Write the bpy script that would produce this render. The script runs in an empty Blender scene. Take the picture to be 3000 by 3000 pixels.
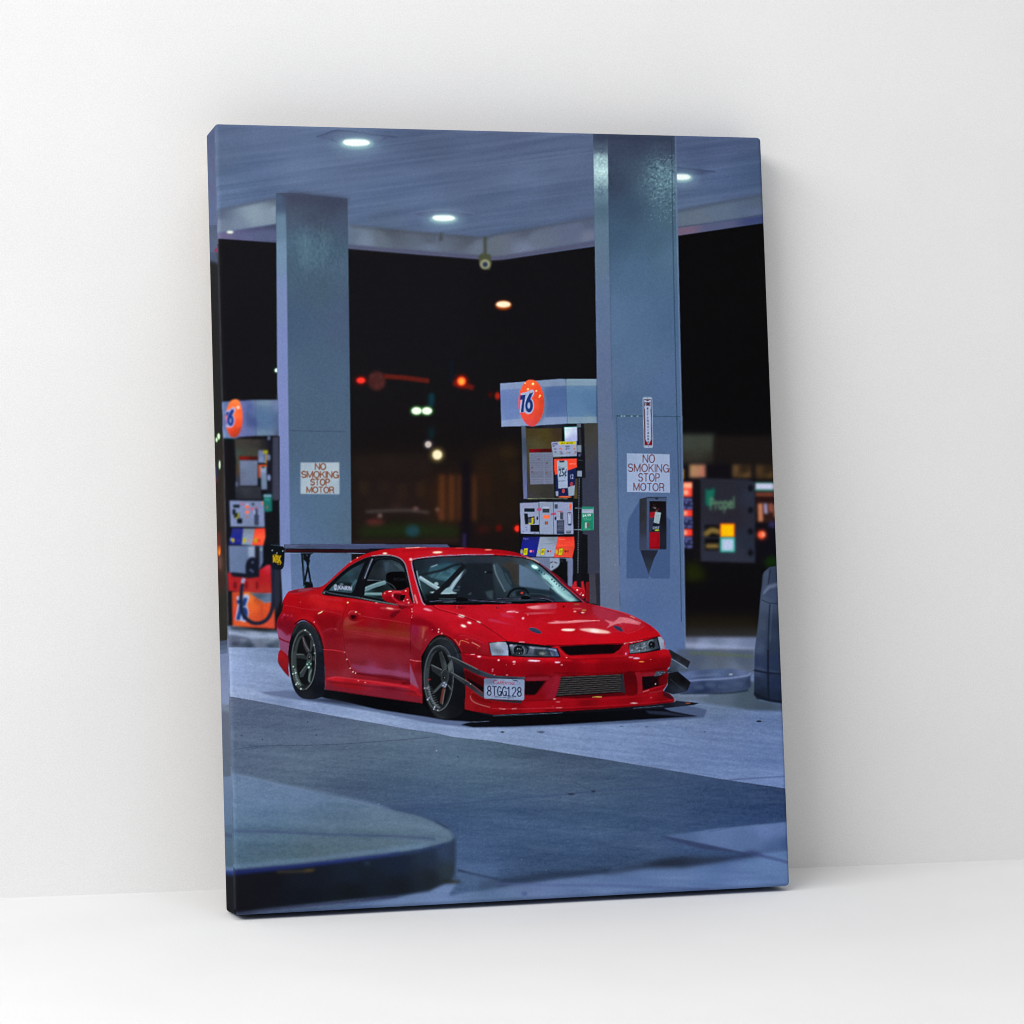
import bpy
import math
import numpy as np
from mathutils import Matrix, Vector

# ================================================================= camera, light, exposure
scene = bpy.context.scene
cd = bpy.data.cameras.new('camera')
cam = bpy.data.objects.new('camera', cd)
scene.collection.objects.link(cam)
scene.camera = cam
cd.sensor_width = 36.0
cd.lens = 98.44
cd.clip_start, cd.clip_end = 0.05, 60.0
yaw, pitch, roll = -0.20707, -0.04268, 0.00149
Rz, Rx, Ry = Matrix.Rotation(yaw, 3, 'Z'), Matrix.Rotation(pitch, 3, 'X'), Matrix.Rotation(roll, 3, 'Y')
R = Rz @ Rx @ Ry
right, fwd, up = R.col[0], R.col[1], R.col[2]
M = Matrix.Identity(4)
for i in range(3):
    M[i][0], M[i][1], M[i][2] = right[i], up[i], -fwd[i]
M.translation = Vector((-0.2257, -2.15062, 0.40183))
cam.matrix_world = M

world = bpy.data.worlds.new('World')
scene.world = world
world.use_nodes = True
world.node_tree.nodes['Background'].inputs['Color'].default_value = (1.0, 1.0, 1.0, 1)
world.node_tree.nodes['Background'].inputs['Strength'].default_value = 0.275


def softbox(name, loc, aim, sx, sy, power):
    ld = bpy.data.lights.new(name, 'AREA')
    ld.shape = 'RECTANGLE'
    ld.size, ld.size_y = sx, sy
    ld.energy = power
    lo = bpy.data.objects.new(name, ld)
    scene.collection.objects.link(lo)
    lo.location = loc
    lo.rotation_euler = (Vector(aim) - Vector(loc)).to_track_quat('-Z', 'Y').to_euler()
    return lo


softbox('key_light', (-2.1, -1.75, 2.15), (0.0, 0.0, 0.3), 2.9, 1.2, 87.0)
softbox('fill_light', (0.05, -1.6, 3.1), (0.0, -0.1, 0.1), 2.0, 1.6, 34.0)

vs = scene.view_settings
vs.view_transform = 'Standard'
vs.look = 'None'
vs.exposure = 0.0
vs.gamma = 1.0
vs.use_curve_mapping = False
scene.cycles.use_denoising = True
scene.cycles.filter_width = 1.05


# ================================================================= materials
def mat(name):
    m = bpy.data.materials.new(name)
    m.use_nodes = True
    nt = m.node_tree
    return m, nt, nt.nodes['Principled BSDF']


def painted_plaster(name, col, bump):
    m, nt, b = mat(name)
    tc = nt.nodes.new('ShaderNodeTexCoord')
    n1 = nt.nodes.new('ShaderNodeTexNoise')
    n1.inputs['Scale'].default_value = 900.0
    n1.inputs['Detail'].default_value = 3.0
    n2 = nt.nodes.new('ShaderNodeTexNoise')
    n2.inputs['Scale'].default_value = 7.0
    n2.inputs['Detail'].default_value = 4.0
    for n in (n1, n2):
        nt.links.new(tc.outputs['Object'], n.inputs['Vector'])
    add = nt.nodes.new('ShaderNodeMath')
    add.operation = 'MULTIPLY_ADD'
    add.inputs[1].default_value = 0.35
    nt.links.new(n2.outputs['Fac'], add.inputs[0])
    nt.links.new(n1.outputs['Fac'], add.inputs[2])
    ramp = nt.nodes.new('ShaderNodeMapRange')
    ramp.inputs['From Min'].default_value, ramp.inputs['From Max'].default_value = 0.3, 1.05
    ramp.inputs['To Min'].default_value, ramp.inputs['To Max'].default_value = 0.90, 1.08
    nt.links.new(add.outputs[0], ramp.inputs['Value'])
    mul = nt.nodes.new('ShaderNodeVectorMath')
    mul.operation = 'SCALE'
    mul.inputs[0].default_value = col
    nt.links.new(ramp.outputs[0], mul.inputs['Scale'])
    nt.links.new(mul.outputs[0], b.inputs['Base Color'])
    b.inputs['Roughness'].default_value = 0.92
    b.inputs['Specular IOR Level'].default_value = 0.12
    bp = nt.nodes.new('ShaderNodeBump')
    bp.inputs['Strength'].default_value = bump
    bp.inputs['Distance'].default_value = 0.0006
    nt.links.new(n1.outputs['Fac'], bp.inputs['Height'])
    nt.links.new(bp.outputs[0], b.inputs['Normal'])
    return m


def slab(name, lo, hi, m):
    v = [(x, y, z) for z in (lo[2], hi[2]) for y in (lo[1], hi[1]) for x in (lo[0], hi[0])]
    f = [(0, 2, 3, 1), (4, 5, 7, 6), (0, 1, 5, 4), (1, 3, 7, 5), (3, 2, 6, 7), (2, 0, 4, 6)]
    me = bpy.data.meshes.new(name)
    me.from_pydata(v, [], f)
    me.materials.append(m)
    o = bpy.data.objects.new(name, me)
    scene.collection.objects.link(o)
    return o


# ================================================================= the setting
WALL_Y = 0.1013
floor = slab('floor', (-3.2, -4.2, -0.05), (3.8, WALL_Y, 0.0), painted_plaster('white_floor_paint', (0.79, 0.79, 0.79), 0.10))
floor['kind'] = 'structure'
wall = slab('wall', (-3.2, WALL_Y, -0.05), (3.8, WALL_Y + 0.12, 3.2), painted_plaster('white_wall_paint', (0.80, 0.80, 0.80), 0.14))
wall['kind'] = 'structure'

# ================================================================= the canvas
# ---------------------------------------------------------------- the printed picture
# The canvas is one flat photographic print, so its picture is ink: it is drawn here shape by
# shape (polygons, strokes, ellipses, lettering) into a pigment array, which then becomes the
# colour attribute of the canvas mesh.
PX0, PY0, PS = 590.0, 350.0, 0.6                 # picture frame and resolution of the pigment array
PWD, PHT = int(1752 * PS), int(2362 * PS)
INK = np.zeros((PHT, PWD, 3), np.float32)
PARTS = ['printed_night_sky']
LAB = np.zeros((PHT, PWD), np.int16)
TILES = dict(N=(0, 0, 1.0), T1=(560, 330, 900), T2=(1400, 330, 900), T3=(560, 1130, 900), T4=(1400, 1130, 900),
             T5=(560, 1900, 900), T6=(1500, 1900, 900), A=(780, 1580, 450), B=(1180, 1580, 450), C=(1600, 1680, 450),
             D=(1200, 1780, 450), P=(1460, 1100, 300), Q=(1480, 1380, 300), R=(640, 1160, 300), S=(640, 1450, 400),
             V=(1780, 1140, 300), W=(1780, 1400, 300))
CUR = 'N'


def tile(n):
    global CUR
    CUR = n


def scl(t=None):                                  # sheet units -> pigment pixels
    t = t or CUR
    return PS if t == 'N' else TILES[t][2] / 1932.0 * PS


def conv(p, t):
    x0, y0, s = TILES[t]
    k = 1.0 if t == 'N' else s / 1932.0
    return ((x0 + p[0] * k - PX0) * PS, (y0 + p[1] * k - PY0) * PS)


def pts_of(pts):
    t, out, cor = CUR, [], []
    for e in pts:
        if isinstance(e, str):
            t = e
        else:
            out.append(conv(e, t))
            cor.append(len(e) > 2)
    return np.array(out, float), cor


def curve(P, cor, closed=True, n=8):
    N = len(P)
    out = []
    rng = range(N) if closed else range(N - 1)
    for i in rng:
        p1, p2 = P[i], P[(i + 1) % N]
        p0 = P[i - 1] if (closed or i > 0) else p1
        p3 = P[(i + 2) % N] if (closed or i + 2 < N) else p2
        d = np.hypot(*(p2 - p1)) + 1e-9
        m1 = np.zeros(2) if cor[i] else (p2 - p0) * 0.5
        m2 = np.zeros(2) if cor[(i + 1) % N] else (p3 - p1) * 0.5
        for m in (m1, m2):
            l = np.hypot(*m)
            if l > d * 1.2:
                m *= d * 1.2 / l
        if cor[i] and cor[(i + 1) % N]:
            out.append(p1)
            continue
        if cor[i]:
            m1 = (p2 - p1) - m2 * 0.5
        if cor[(i + 1) % N]:
            m2 = (p2 - p1) - m1 * 0.5
        for k in range(n):
            u = k / n
            a, b = 2 * u**3 - 3 * u**2 + 1, u**3 - 2 * u**2 + u
            c, e = -2 * u**3 + 3 * u**2, u**3 - u**2
            out.append(a * p1 + b * m1 + c * p2 + e * m2)
    if not closed:
        out.append(P[-1])
    return np.array(out)


def hx(c):
    if isinstance(c, str):
        return np.array([int(c[i:i + 2], 16) for i in (0, 2, 4)], np.float32)
    return np.asarray(c, np.float32)


def G(*pts, p=1.6):                               # a blend of colours given at points
    xy, col, t = [], [], CUR
    for e in pts:
        if isinstance(e, str):
            t = e
        else:
            xy.append(conv(e, t))
            col.append(hx(e[2]))
    return ('G', np.array(xy), np.array(col), p)


def col_at(c, y0, y1, x0, x1):
    if isinstance(c, tuple) and len(c) == 4 and c[0] == 'G':
        st = 3 if (y1 - y0) * (x1 - x0) > 40000 else 1
        yy, xx = np.mgrid[y0:y1 + st:st, x0:x1 + st:st].astype(np.float32)
        num = np.zeros(yy.shape + (3,), np.float32)
        den = np.zeros(yy.shape, np.float32)
        for (px, py), k in zip(c[1], c[2]):
            w = 1.0 / ((xx - px) ** 2 + (yy - py) ** 2 + 30.0) ** c[3]
            num += w[..., None] * k
            den += w
        out = num / den[..., None]
        if st > 1:
            r = np.arange(y1 - y0) / st
            q = np.arange(x1 - x0) / st
            r0, q0 = r.astype(int), q.astype(int)
            fr, fq = (r - r0)[:, None, None], (q - q0)[None, :, None]
            a = out[r0] * (1 - fr) + out[r0 + 1] * fr
            out = a[:, q0] * (1 - fq) + a[:, q0 + 1] * fq
        return out[:y1 - y0, :x1 - x0]
    return hx(c)


SUB = 4


def coverage(polys, pad=0):
    allp = np.concatenate(polys)
    x0 = max(0, int(np.floor(allp[:, 0].min())) - 1 - pad)
    x1 = min(PWD, int(np.ceil(allp[:, 0].max())) + 2 + pad)
    y0 = max(0, int(np.floor(allp[:, 1].min())) - 1 - pad)
    y1 = min(PHT, int(np.ceil(allp[:, 1].max())) + 2 + pad)
    if x1 <= x0 or y1 <= y0:
        return None
    h, w = y1 - y0, x1 - x0
    acc = np.zeros((h, w + 2), np.float32)
    E0 = np.concatenate(polys)
    E1 = np.concatenate([np.roll(p, -1, 0) for p in polys])
    ya, yb = (E0[:, 1] - y0) * SUB - 0.5, (E1[:, 1] - y0) * SUB - 0.5
    sgn = np.where(yb > ya, 1.0, -1.0)
    lo, hi = np.minimum(ya, yb), np.maximum(ya, yb)
    i0 = np.clip(np.ceil(lo).astype(int), 0, h * SUB)
    i1 = np.clip(np.ceil(hi).astype(int), 0, h * SUB)
    cnt = i1 - i0
    if cnt.sum() == 0:
        return None
    idx = np.repeat(np.arange(len(E0)), cnt)
    off = np.arange(cnt.sum()) - np.repeat(np.cumsum(cnt) - cnt, cnt)
    row = i0[idx] + off
    tt = (row - ya[idx]) / (yb[idx] - ya[idx])
    x = np.clip(E0[idx, 0] + tt * (E1[idx, 0] - E0[idx, 0]) - x0, 0, w)
    xi = x.astype(int)
    fr = x - xi
    v = sgn[idx] / SUB
    np.add.at(acc, (row // SUB, xi), v * (1 - fr))
    np.add.at(acc, (row // SUB, xi + 1), v * fr)
    return y0, y1, x0, x1, np.clip(np.abs(np.cumsum(acc, 1)[:, :w]), 0, 1)


def blur(a, s):
    if s < 0.3:
        return a
    r = max(1, int(np.ceil(s * 2.6)))
    k = np.exp(-0.5 * (np.arange(-r, r + 1) / s) ** 2)
    k = (k / k.sum()).astype(np.float32)
    for ax in (0, 1):
        p = [(0, 0)] * a.ndim
        p[ax] = (r, r)
        b = np.pad(a, p, mode='edge' if a.ndim == 3 else 'constant')
        o = np.zeros_like(a)
        for i, w in enumerate(k):
            o += w * (b[i:i + a.shape[0]] if ax == 0 else b[:, i:i + a.shape[1]])
        a = o
    return a


def comp(cv, c, a=1.0, part=None, clip=None, mode=None):
    if cv is None:
        return
    y0, y1, x0, x1, m = cv
    if clip is not None:
        m = m * clip[y0:y1, x0:x1]
    k = col_at(c, y0, y1, x0, x1)
    al = (m * a)[..., None]
    d = INK[y0:y1, x0:x1]
    if mode == 'add':
        d += al * k
        np.clip(d, 0, 255, out=d)
    elif mode == 'mul':
        d *= 1 - al * (1 - k / 255.0)
    else:
        d += al * (k - d)
    if part is not None:
        if part not in PARTS:
            PARTS.append(part)
        LAB[y0:y1, x0:x1][m > 0.5] = PARTS.index(part)


def polys_cov(polys, soft):
    s = soft * scl()
    cv = coverage(polys, int(s * 3) + 1 if s > 0.3 else 0)
    if cv is None or s <= 0.3:
        return cv
    return cv[:4] + (blur(cv[4], s),)


def F(pts, c, soft=0, a=1, part=None, clip=None, sm=False, mode=None):     # filled shape
    P, cor = pts_of(pts)
    if sm:
        P = curve(P, cor)
    cv = polys_cov([P], soft)
    comp(cv, c, a, part, clip, mode)
    if cv is None:
        return None
    M = np.zeros((PHT, PWD), np.float32)
    M[cv[0]:cv[1], cv[2]:cv[3]] = cv[4]
    return M


def orient(q):
    q = np.asarray(q, float)
    s = np.sum(q[:, 0] * np.roll(q[:, 1], -1) - np.roll(q[:, 0], -1) * q[:, 1])
    return q if s > 0 else q[::-1]


def L(pts, w, c, soft=0, a=1, part=None, clip=None, sm=True, closed=False, mode=None):   # stroke
    P, cor = pts_of(pts)
    n0 = len(P)
    if sm and n0 > 2:
        Q = curve(P, cor, closed)
    else:
        Q = np.vstack([P, P[:1]]) if closed else P
    if sm and n0 > 2 and closed:
        Q = np.vstack([Q, Q[:1]])
    ws = np.atleast_1d(np.array(w, float)) * scl() / 2
    W_ = np.interp(np.linspace(0, 1, len(Q)), np.linspace(0, 1, len(ws)), ws) if len(ws) > 1 else np.full(len(Q), ws[0])
    polys = []
    for i in range(len(Q) - 1):
        d = Q[i + 1] - Q[i]
        l = np.hypot(*d)
        if l < 1e-6:
            continue
        nrm = np.array([-d[1], d[0]]) / l
        polys.append(orient([Q[i] + nrm * W_[i], Q[i + 1] + nrm * W_[i + 1], Q[i + 1] - nrm * W_[i + 1], Q[i] - nrm * W_[i]]))
        if i and W_[i] > 0.7:
            an = np.linspace(0, 2 * np.pi, 10, endpoint=False)
            polys.append(orient(Q[i] + W_[i] * np.c_[np.cos(an), np.sin(an)]))
    if polys:
        comp(polys_cov(polys, soft), c, a, part, clip, mode)


def EP(x, y, rx, ry, rot=0, n=48):
    an = np.linspace(0, 2 * np.pi, n, endpoint=False)
    c, s = math.cos(math.radians(rot)), math.sin(math.radians(rot))
    return [(x + rx * math.cos(t) * c - ry * math.sin(t) * s, y + rx * math.cos(t) * s + ry * math.sin(t) * c) for t in an]


def E(x, y, rx, ry, c, soft=0, a=1, part=None, clip=None, rot=0, mode=None):
    return F(EP(x, y, rx, ry, rot), c, soft, a, part, clip, mode=mode)


def O(x, y, r, core, halo, soft=None, ry=None, part=None, clip=None):        # a lamp out of focus
    ry = ry or r
    E(x, y, r * 1.25, ry * 1.25, halo, soft=r * .35, a=.8, part=part, clip=clip)
    E(x, y, r * .85, ry * .85, core, soft=soft if soft is not None else r * .16, clip=clip)


def R4(x0, y0, x1, y1, c, **k):
    return F([(x0, y0), (x1, y0), (x1, y1), (x0, y1)], c, **k)


_GL = {}


def glyphs(txt, weight=0.0):
    key = (txt, weight)
    if key not in _GL:
        cu = bpy.data.curves.new('lettering', 'FONT')
        cu.body = txt
        cu.offset = weight
        cu.resolution_u = 4
        ob = bpy.data.objects.new('lettering', cu)
        bpy.context.scene.collection.objects.link(ob)
        bpy.context.view_layer.update()
        me = ob.evaluated_get(bpy.context.evaluated_depsgraph_get()).to_mesh()
        v = np.array([q.co[:2] for q in me.vertices])
        f = [v[list(q.vertices)] for q in me.polygons]
        bpy.data.objects.remove(ob)
        bpy.data.curves.remove(cu)
        lo, hi = v.min(0), v.max(0)
        _GL[key] = [(q - lo) / (hi - lo) for q in f]
    return _GL[key]


def TX(txt, quad, c, weight=0.0, soft=0, a=1, part=None):          # lettering fitted into a quad: top left, top right, bottom right, bottom left
    Qd, _ = pts_of(quad)
    polys = []
    for q in glyphs(txt, weight):
        u, v = q[:, :1], 1 - q[:, 1:]
        polys.append(orient((Qd[0] * (1 - u) + Qd[1] * u) * (1 - v) + (Qd[3] * (1 - u) + Qd[2] * u) * v))
    comp(polys_cov(polys, soft), c, a, part)


def arc(cx, cy, rx, ry, a0, a1, n=14):
    return [(cx + rx * math.cos(math.radians(a0 + (a1 - a0) * i / n)), cy + ry * math.sin(math.radians(a0 + (a1 - a0) * i / n))) for i in range(n + 1)]


SG = {                                            # plain sans-serif capitals drawn with one pen: width, strokes (y down)
    'N': (.72, [[(0, 1), (0, 0), (.72, 1), (.72, 0)]]),
    'O': (.82, [arc(.41, .5, .41, .5, 0, 360, 26)]),
    'S': (.64, [arc(.32, .26, .30, .26, -20, -180, 10) + arc(.32, .26, .30, .24, 180, 95, 6) + arc(.32, .74, .32, .26, -80, 160, 18)]),
    'M': (.86, [[(0, 1), (0, 0), (.43, .95), (.86, 0), (.86, 1)]]),
    'K': (.68, [[(0, 0), (0, 1)], [(.64, 0), (0, .62)], [(.24, .40), (.68, 1)]]),
    'I': (.0, [[(0, 0), (0, 1)]]),
    'G': (.8, [arc(.41, .5, .41, .5, -35, -345, 24) + [(.8, .54), (.46, .54)], [(.8, .54), (.8, 1)]]),
    'T': (.66, [[(0, 0), (.66, 0)], [(.33, 0), (.33, 1)]]),
    'P': (.62, [[(0, 1), (0, 0), (.34, 0)] + arc(.36, .27, .26, .27, -90, 90, 10) + [(0, .54)]]),
    'R': (.68, [[(0, 1), (0, 0), (.36, 0)] + arc(.38, .26, .26, .26, -90, 90, 10) + [(0, .52)], [(.4, .52), (.58, .62), (.62, .92), (.68, 1)]]),
    'F': (.56, [[(0, 1), (0, 0), (.56, 0)], [(0, .48), (.5, .48)]]),
    'E': (.58, [[(.58, 0), (0, 0), (0, 1), (.58, 1)], [(0, .48), (.54, .48)]]),
    '8': (.7, [arc(.35, .25, .28, .25, 0, 360, 20), arc(.35, .75, .35, .25, 0, 360, 20)]),
    '1': (.5, [[(.0, .2), (.25, 0), (.25, 1)], [(0, 1), (.5, 1)]]),
    '2': (.66, [arc(.33, .28, .33, .28, -170, 35, 14) + [(0, 1), (.66, 1)]]),
    ' ': (.3, []),
}


def TS(txt, quad, w, c, soft=0, a=1, part=None, gap=.2):            # pen lettering fitted into a quad
    Qd, _ = pts_of(quad)
    x, lines = 0.0, []
    for ch in txt:
        gw, st = SG[ch]
        lines += [[(x + px, py) for px, py in s_] for s_ in st]
        x += gw + gap
    tot = max(x - gap, 1e-6)
    r = w * scl() / 2
    polys = []
    for ln in lines:
        P = []
        for px, py in ln:
            u, v = px / tot, py
            P.append((Qd[0] * (1 - u) + Qd[1] * u) * (1 - v) + (Qd[3] * (1 - u) + Qd[2] * u) * v)
        for i in range(len(P) - 1):
            d = P[i + 1] - P[i]
            l = np.hypot(*d)
            if l < 1e-6:
                continue
            d = d / l
            e_ = 0.0 if i else r * .6
            f_ = 0.0 if i < len(P) - 2 else r * .6
            nn = np.array([-d[1], d[0]]) * r
            p0, p1 = P[i] - d * e_, P[i + 1] + d * f_
            polys.append(orient([p0 + nn, p1 + nn, p1 - nn, p0 - nn]))
            if i:
                an = np.linspace(0, 2 * np.pi, 8, endpoint=False)
                polys.append(orient(P[i] + r * np.c_[np.cos(an), np.sin(an)]))
    comp(polys_cov(polys, soft), c, a, part)


def vnoise(lu, lv, ang=0, seed=0):                                   # smooth streaky noise over the picture, about -1..1
    rg = np.random.default_rng(seed)
    yy, xx = np.mgrid[0:PHT, 0:PWD].astype(np.float32)
    ca, sa = math.cos(math.radians(ang)), math.sin(math.radians(ang))
    u, v = (xx * ca + yy * sa) / (lu * PS), (-xx * sa + yy * ca) / (lv * PS)
    u -= u.min()
    v -= v.min()
    g = rg.uniform(-1, 1, (int(v.max()) + 2, int(u.max()) + 2)).astype(np.float32)
    iu, iv = u.astype(int), v.astype(int)
    fu, fv = u - iu, v - iv
    fu, fv = fu * fu * (3 - 2 * fu), fv * fv * (3 - 2 * fv)
    return (g[iv, iu] * (1 - fu) + g[iv, iu + 1] * fu) * (1 - fv) + (g[iv + 1, iu] * (1 - fu) + g[iv + 1, iu + 1] * fu) * fv


def grain(mask, amp, lu, lv, ang=0, seed=0, tint=(1, 1, 1)):
    n = vnoise(lu, lv, ang, seed) * mask
    INK[...] += (n * amp)[..., None] * np.array(tint, np.float32)
    np.clip(INK, 0, 255, out=INK)


def defocus(mask, s):                                                 # what lies out of the lens's focus
    global INK
    b = blur(INK, s * PS)
    m = mask[..., None]
    INK[...] = INK * (1 - m) + b * m


def smooth_in(mask, s):                                               # evens out the blend of colours inside one shape
    q = 4
    h, w = PHT // q * q, PWD // q * q
    m = (mask > .5).astype(np.float32)
    sm_ = lambda a: a[:h, :w].reshape(h // q, q, w // q, q, -1).mean((1, 3))
    num = blur(sm_(INK * m[..., None]), s * PS / q)
    den = blur(sm_(m[..., None])[..., 0][..., None], s * PS / q)
    o = num / np.maximum(den, 1e-3)
    r, c_ = np.clip((np.arange(PHT) + .5) / q - .5, 0, h // q - 1.001), np.clip((np.arange(PWD) + .5) / q - .5, 0, w // q - 1.001)
    r0, c0 = r.astype(int), c_.astype(int)
    fr, fc = (r - r0)[:, None, None], (c_ - c0)[None, :, None]
    up_ = (o[r0] * (1 - fr) + o[r0 + 1] * fr)
    up_ = up_[:, c0] * (1 - fc) + up_[:, c0 + 1] * fc
    k = (mask * np.clip((mask - .5) * 2, 0, 1))[..., None]
    INK[...] = INK * (1 - k) + up_ * k


def tone(mask, r, g, b_):                                              # one ink balance for one printed thing
    INK[...] *= 1 + mask[..., None] * (np.array([r, g, b_], np.float32) - 1)
# ---- sky, canopy, street
R4(500, 300, 2400, 2800, G('T1', (170, 900, '1d1d21'), (400, 1500, '1b1b1f'), (1400, 1200, '1b1a1e'), 'T2', (400, 1200, '18171b'),
                           (1500, 1000, '100f11'), (1600, 1700, '0f0e10'), 'T4', (1500, 700, '121115'), 'T3', (1400, 900, '1b1616')), part='printed_night_sky')
tile('T3')
# street behind, out of focus
F([(1005, 430), (1300, 400), (1930, 420), 'T4', (280, 380), (290, 1100), 'T3', (1005, 1100)], '201a19', soft=60, a=.8)
for x_, y_, r_, k_ in ((1100, 520, 40, '2c2320'), (1250, 480, 60, '2a211d'), (1380, 560, 30, '241c1c'), (1460, 640, 46, '2b201a'), (1120, 660, 60, '1a1618'), (1300, 700, 40, '2a1f1c'), (1830, 640, 40, '2a1c16'), (1880, 760, 50, '201618')):
    E(x_, y_, r_, r_ * .8, k_, soft=18, a=.6)
R4(1000, 560, 1950, 1000, G((1010, 600, '2a2220'), (1300, 700, '2c2220'), (1640, 700, '382419'), (1300, 950, '221c17'), (1880, 900, '21181a')), soft=60, a=.8)
R4(1010, 430, 1520, 560, '2a221f', soft=22, a=.7)
for x_, y_, w_, h_, k_ in ((1060, 600, 60, 90, '34281f'), (1180, 600, 70, 70, '2f2420'), (1300, 620, 60, 110, '32251e'), (1420, 610, 50, 90, '3a2a1f'), (1500, 700, 40, 60, '2e201c'), (1110, 720, 90, 40, '2c2420'), (1260, 740, 70, 30, '382a26'), (1840, 700, 60, 120, '36231a'), (1800, 880, 40, 60, '2a1a18')):
    R4(x_, y_, x_ + w_, y_ + h_, k_, soft=12, a=.7)
for x, w in ((1580, 40), (1640, 36), (1695, 30), (1780, 40)):
    L([(x, 560), (x, 850)], w, '663c22', soft=13, a=.8)
L([(1100, 795), (1350, 785), (1500, 800)], 14, '625a58', soft=10, a=.8)
L([(1560, 780), (1580, 840)], 20, '6a3a30', soft=12, a=.7)
E(1160, 865, 60, 26, '6c3032', soft=14, a=.8)
E(1190, 820, 16, 14, '8a7070', soft=8, a=.8)
E(1415, 775, 18, 14, '7a5a58', soft=8, a=.8)
E(1550, 780, 14, 14, '806458', soft=8, a=.7)
F([(1060, 890), (1400, 860), (1700, 890), (1700, 950), (1060, 960)], '24301a', soft=22, a=.9)
E(1395, 915, 44, 36, '24525f', soft=12, a=.9)
L([(1020, 985), (1700, 975)], 20, '3a2a2a', soft=10, a=.7)
L([(1735, 470), (1728, 1010)], 62, '15121c', soft=16, a=.9)
L([(1722, 930), (1718, 1020)], 20, '3c3166', soft=8, a=.9)
E(1845, 900, 40, 20, '5a1c1c', soft=16, a=.6)
E(1850, 500, 60, 90, '33241a', soft=40, a=.6)
# street lamps
L([(1515, 50), (1512, 130)], 34, '0f4a5c', soft=9, a=.85)
E(1513, 300, 18, 40, '123640', soft=14, a=.8)
E(1420, 160, 40, 30, '5fae5a', soft=8, a=.8)
E(1485, 160, 40, 30, '5fae5a', soft=8, a=.8)
E(1420, 160, 32, 23, 'f6fff0', soft=4, part='printed_street_lamp')
E(1485, 160, 32, 23, 'f6fff0', soft=4, part='printed_street_lamp')
O(1493, 371, 24, 'c9bcb4', '5a5660')
O(1550, 436, 36, 'fff3cc', '8a7a48')
tile('T1')
# traffic signals
E(1170, 1690, 56, 62, '4c2a29', soft=10)
for x_, y_ in ((1140, 1660), (1195, 1660), (1170, 1720), (1200, 1710)):
    E(x_, y_, 14, 14, '5c3030', soft=7, a=.8)
L([(1215, 1660), (1350, 1670), (1500, 1690)], 30, '64241d', soft=6, sm=False)
O(1070, 1687, 32, 'ff4034', '801712', ry=22, part='printed_traffic_light')
L([(1640, 1560), (1640, 1700)], 26, '161f2a', soft=8)
L([(1650, 1700), (1780, 1732)], 34, '6a2119', soft=8)
O(1702, 1690, 33, 'ff5a2e', 'a01c10', part='printed_traffic_light ')
E(1702, 1692, 18, 20, 'ffb648', soft=6)
O(540, 1625, 14, 'eaf6ea', '4a8a60')
tile('T2')
E(162, 1212, 52, 30, 'b04a18', soft=7)
E(162, 1207, 46, 20, 'fff3d2', soft=5, part='printed_street_lamp ')
E(126, 1782, 18, 24, 'b02a1c', soft=7)
E(80, 1775, 14, 18, '4a1410', soft=7)
tile('T4')
F([(120, 360), (275, 350), (285, 600), (285, 900), (0, 900), (0, 450)], '2a2018', soft=40, a=.7)
for x_, y_, rx_, ry_, k_ in ((190, 420, 60, 40, '3a2c1a'), (80, 470, 40, 60, '2c2019'), (220, 560, 40, 60, '33261a'), (60, 620, 24, 80, '3a2418'), (140, 700, 30, 60, '2a1d16'), (20, 560, 20, 90, '36221a'), (230, 760, 36, 40, '2a2018')):
    E(x_, y_, rx_, ry_, k_, soft=18, a=.6)
E(135, 895, 22, 22, '5a1713', soft=8)
O(252, 898, 22, 'ff3a28', '901810')
# right of the pillar: shops, price board
R4(1275, 300, 1490, 500, G((1300, 340, '454c45'), (1450, 330, '444a42'), (1300, 470, '3d3a34'), (1480, 480, '35322c')), soft=14)
R4(1490, 310, 1900, 500, '221d1c', soft=14)
R4(1275, 490, 1900, 1110, '16141a', soft=20)
R4(1330, 492, 1432, 575, G((1350, 520, 'b08a66'), (1425, 545, 'b87a68')), soft=9)
R4(1282, 520, 1296, 585, 'e09a20', soft=6)
R4(1600, 490, 1720, 575, G((1610, 510, '6b5238'), (1670, 520, '33291e'), (1690, 565, '685032')), soft=10)
R4(1745, 490, 1900, 580, G((1760, 520, '54412a'), (1820, 520, '33291e'), (1850, 565, '5a4728')), soft=12)
R4(1740, 604, 1900, 660, '2b8a74', soft=6)
R4(1745, 608, 1900, 648, 'd3d8f8', soft=5, part='printed_shop_front')
R4(1745, 664, 1900, 694, '7a4234', soft=7)
R4(1745, 700, 1900, 725, '32191a', soft=6)
R4(1745, 725, 1900, 860, '38231f', soft=12)
for x, y0, y1, w, k in ((1775, 735, 850, 30, 'c58262'), (1808, 735, 800, 22, 'aaa2c8'), (1840, 735, 790, 26, '9a5a4c'), (1872, 740, 820, 26, 'c08068')):
    L([(x, y0), (x + 4, y1)], w, k, soft=6)
R4(1745, 865, 1920, 1100, '15141c', soft=9)
E(1860, 868, 34, 20, '3c3c74', soft=10)
O(1785, 932, 28, 'ff6c44', '9a3020')
E(1795, 930, 10, 14, 'ffb090', soft=5)
R4(1288, 604, 1352, 696, 'ff5040', soft=5, part='printed_price_board')
R4(1290, 606, 1350, 640, 'ffb894', soft=6)
E(1308, 668, 18, 16, 'ffc8a8', soft=7)
for y in (775, 897):
    R4(1291, y, 1354, y + 46, 'ff4438', soft=4, part='printed_price_board')
    E(1304, y + 23, 14, 18, 'ffb898', soft=7)
for y in (704, 822, 948):
    R4(1291, y, 1354, y + 70, '2a3258', soft=5, part='printed_price_board')
    for dx, dy in ((8, 8), (30, 8), (50, 10), (8, 58), (36, 62), (54, 60), (56, 34), (20, 26)):
        E(1291 + dx, y + dy, 9, 8, '7d84dc', soft=4)
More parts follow.
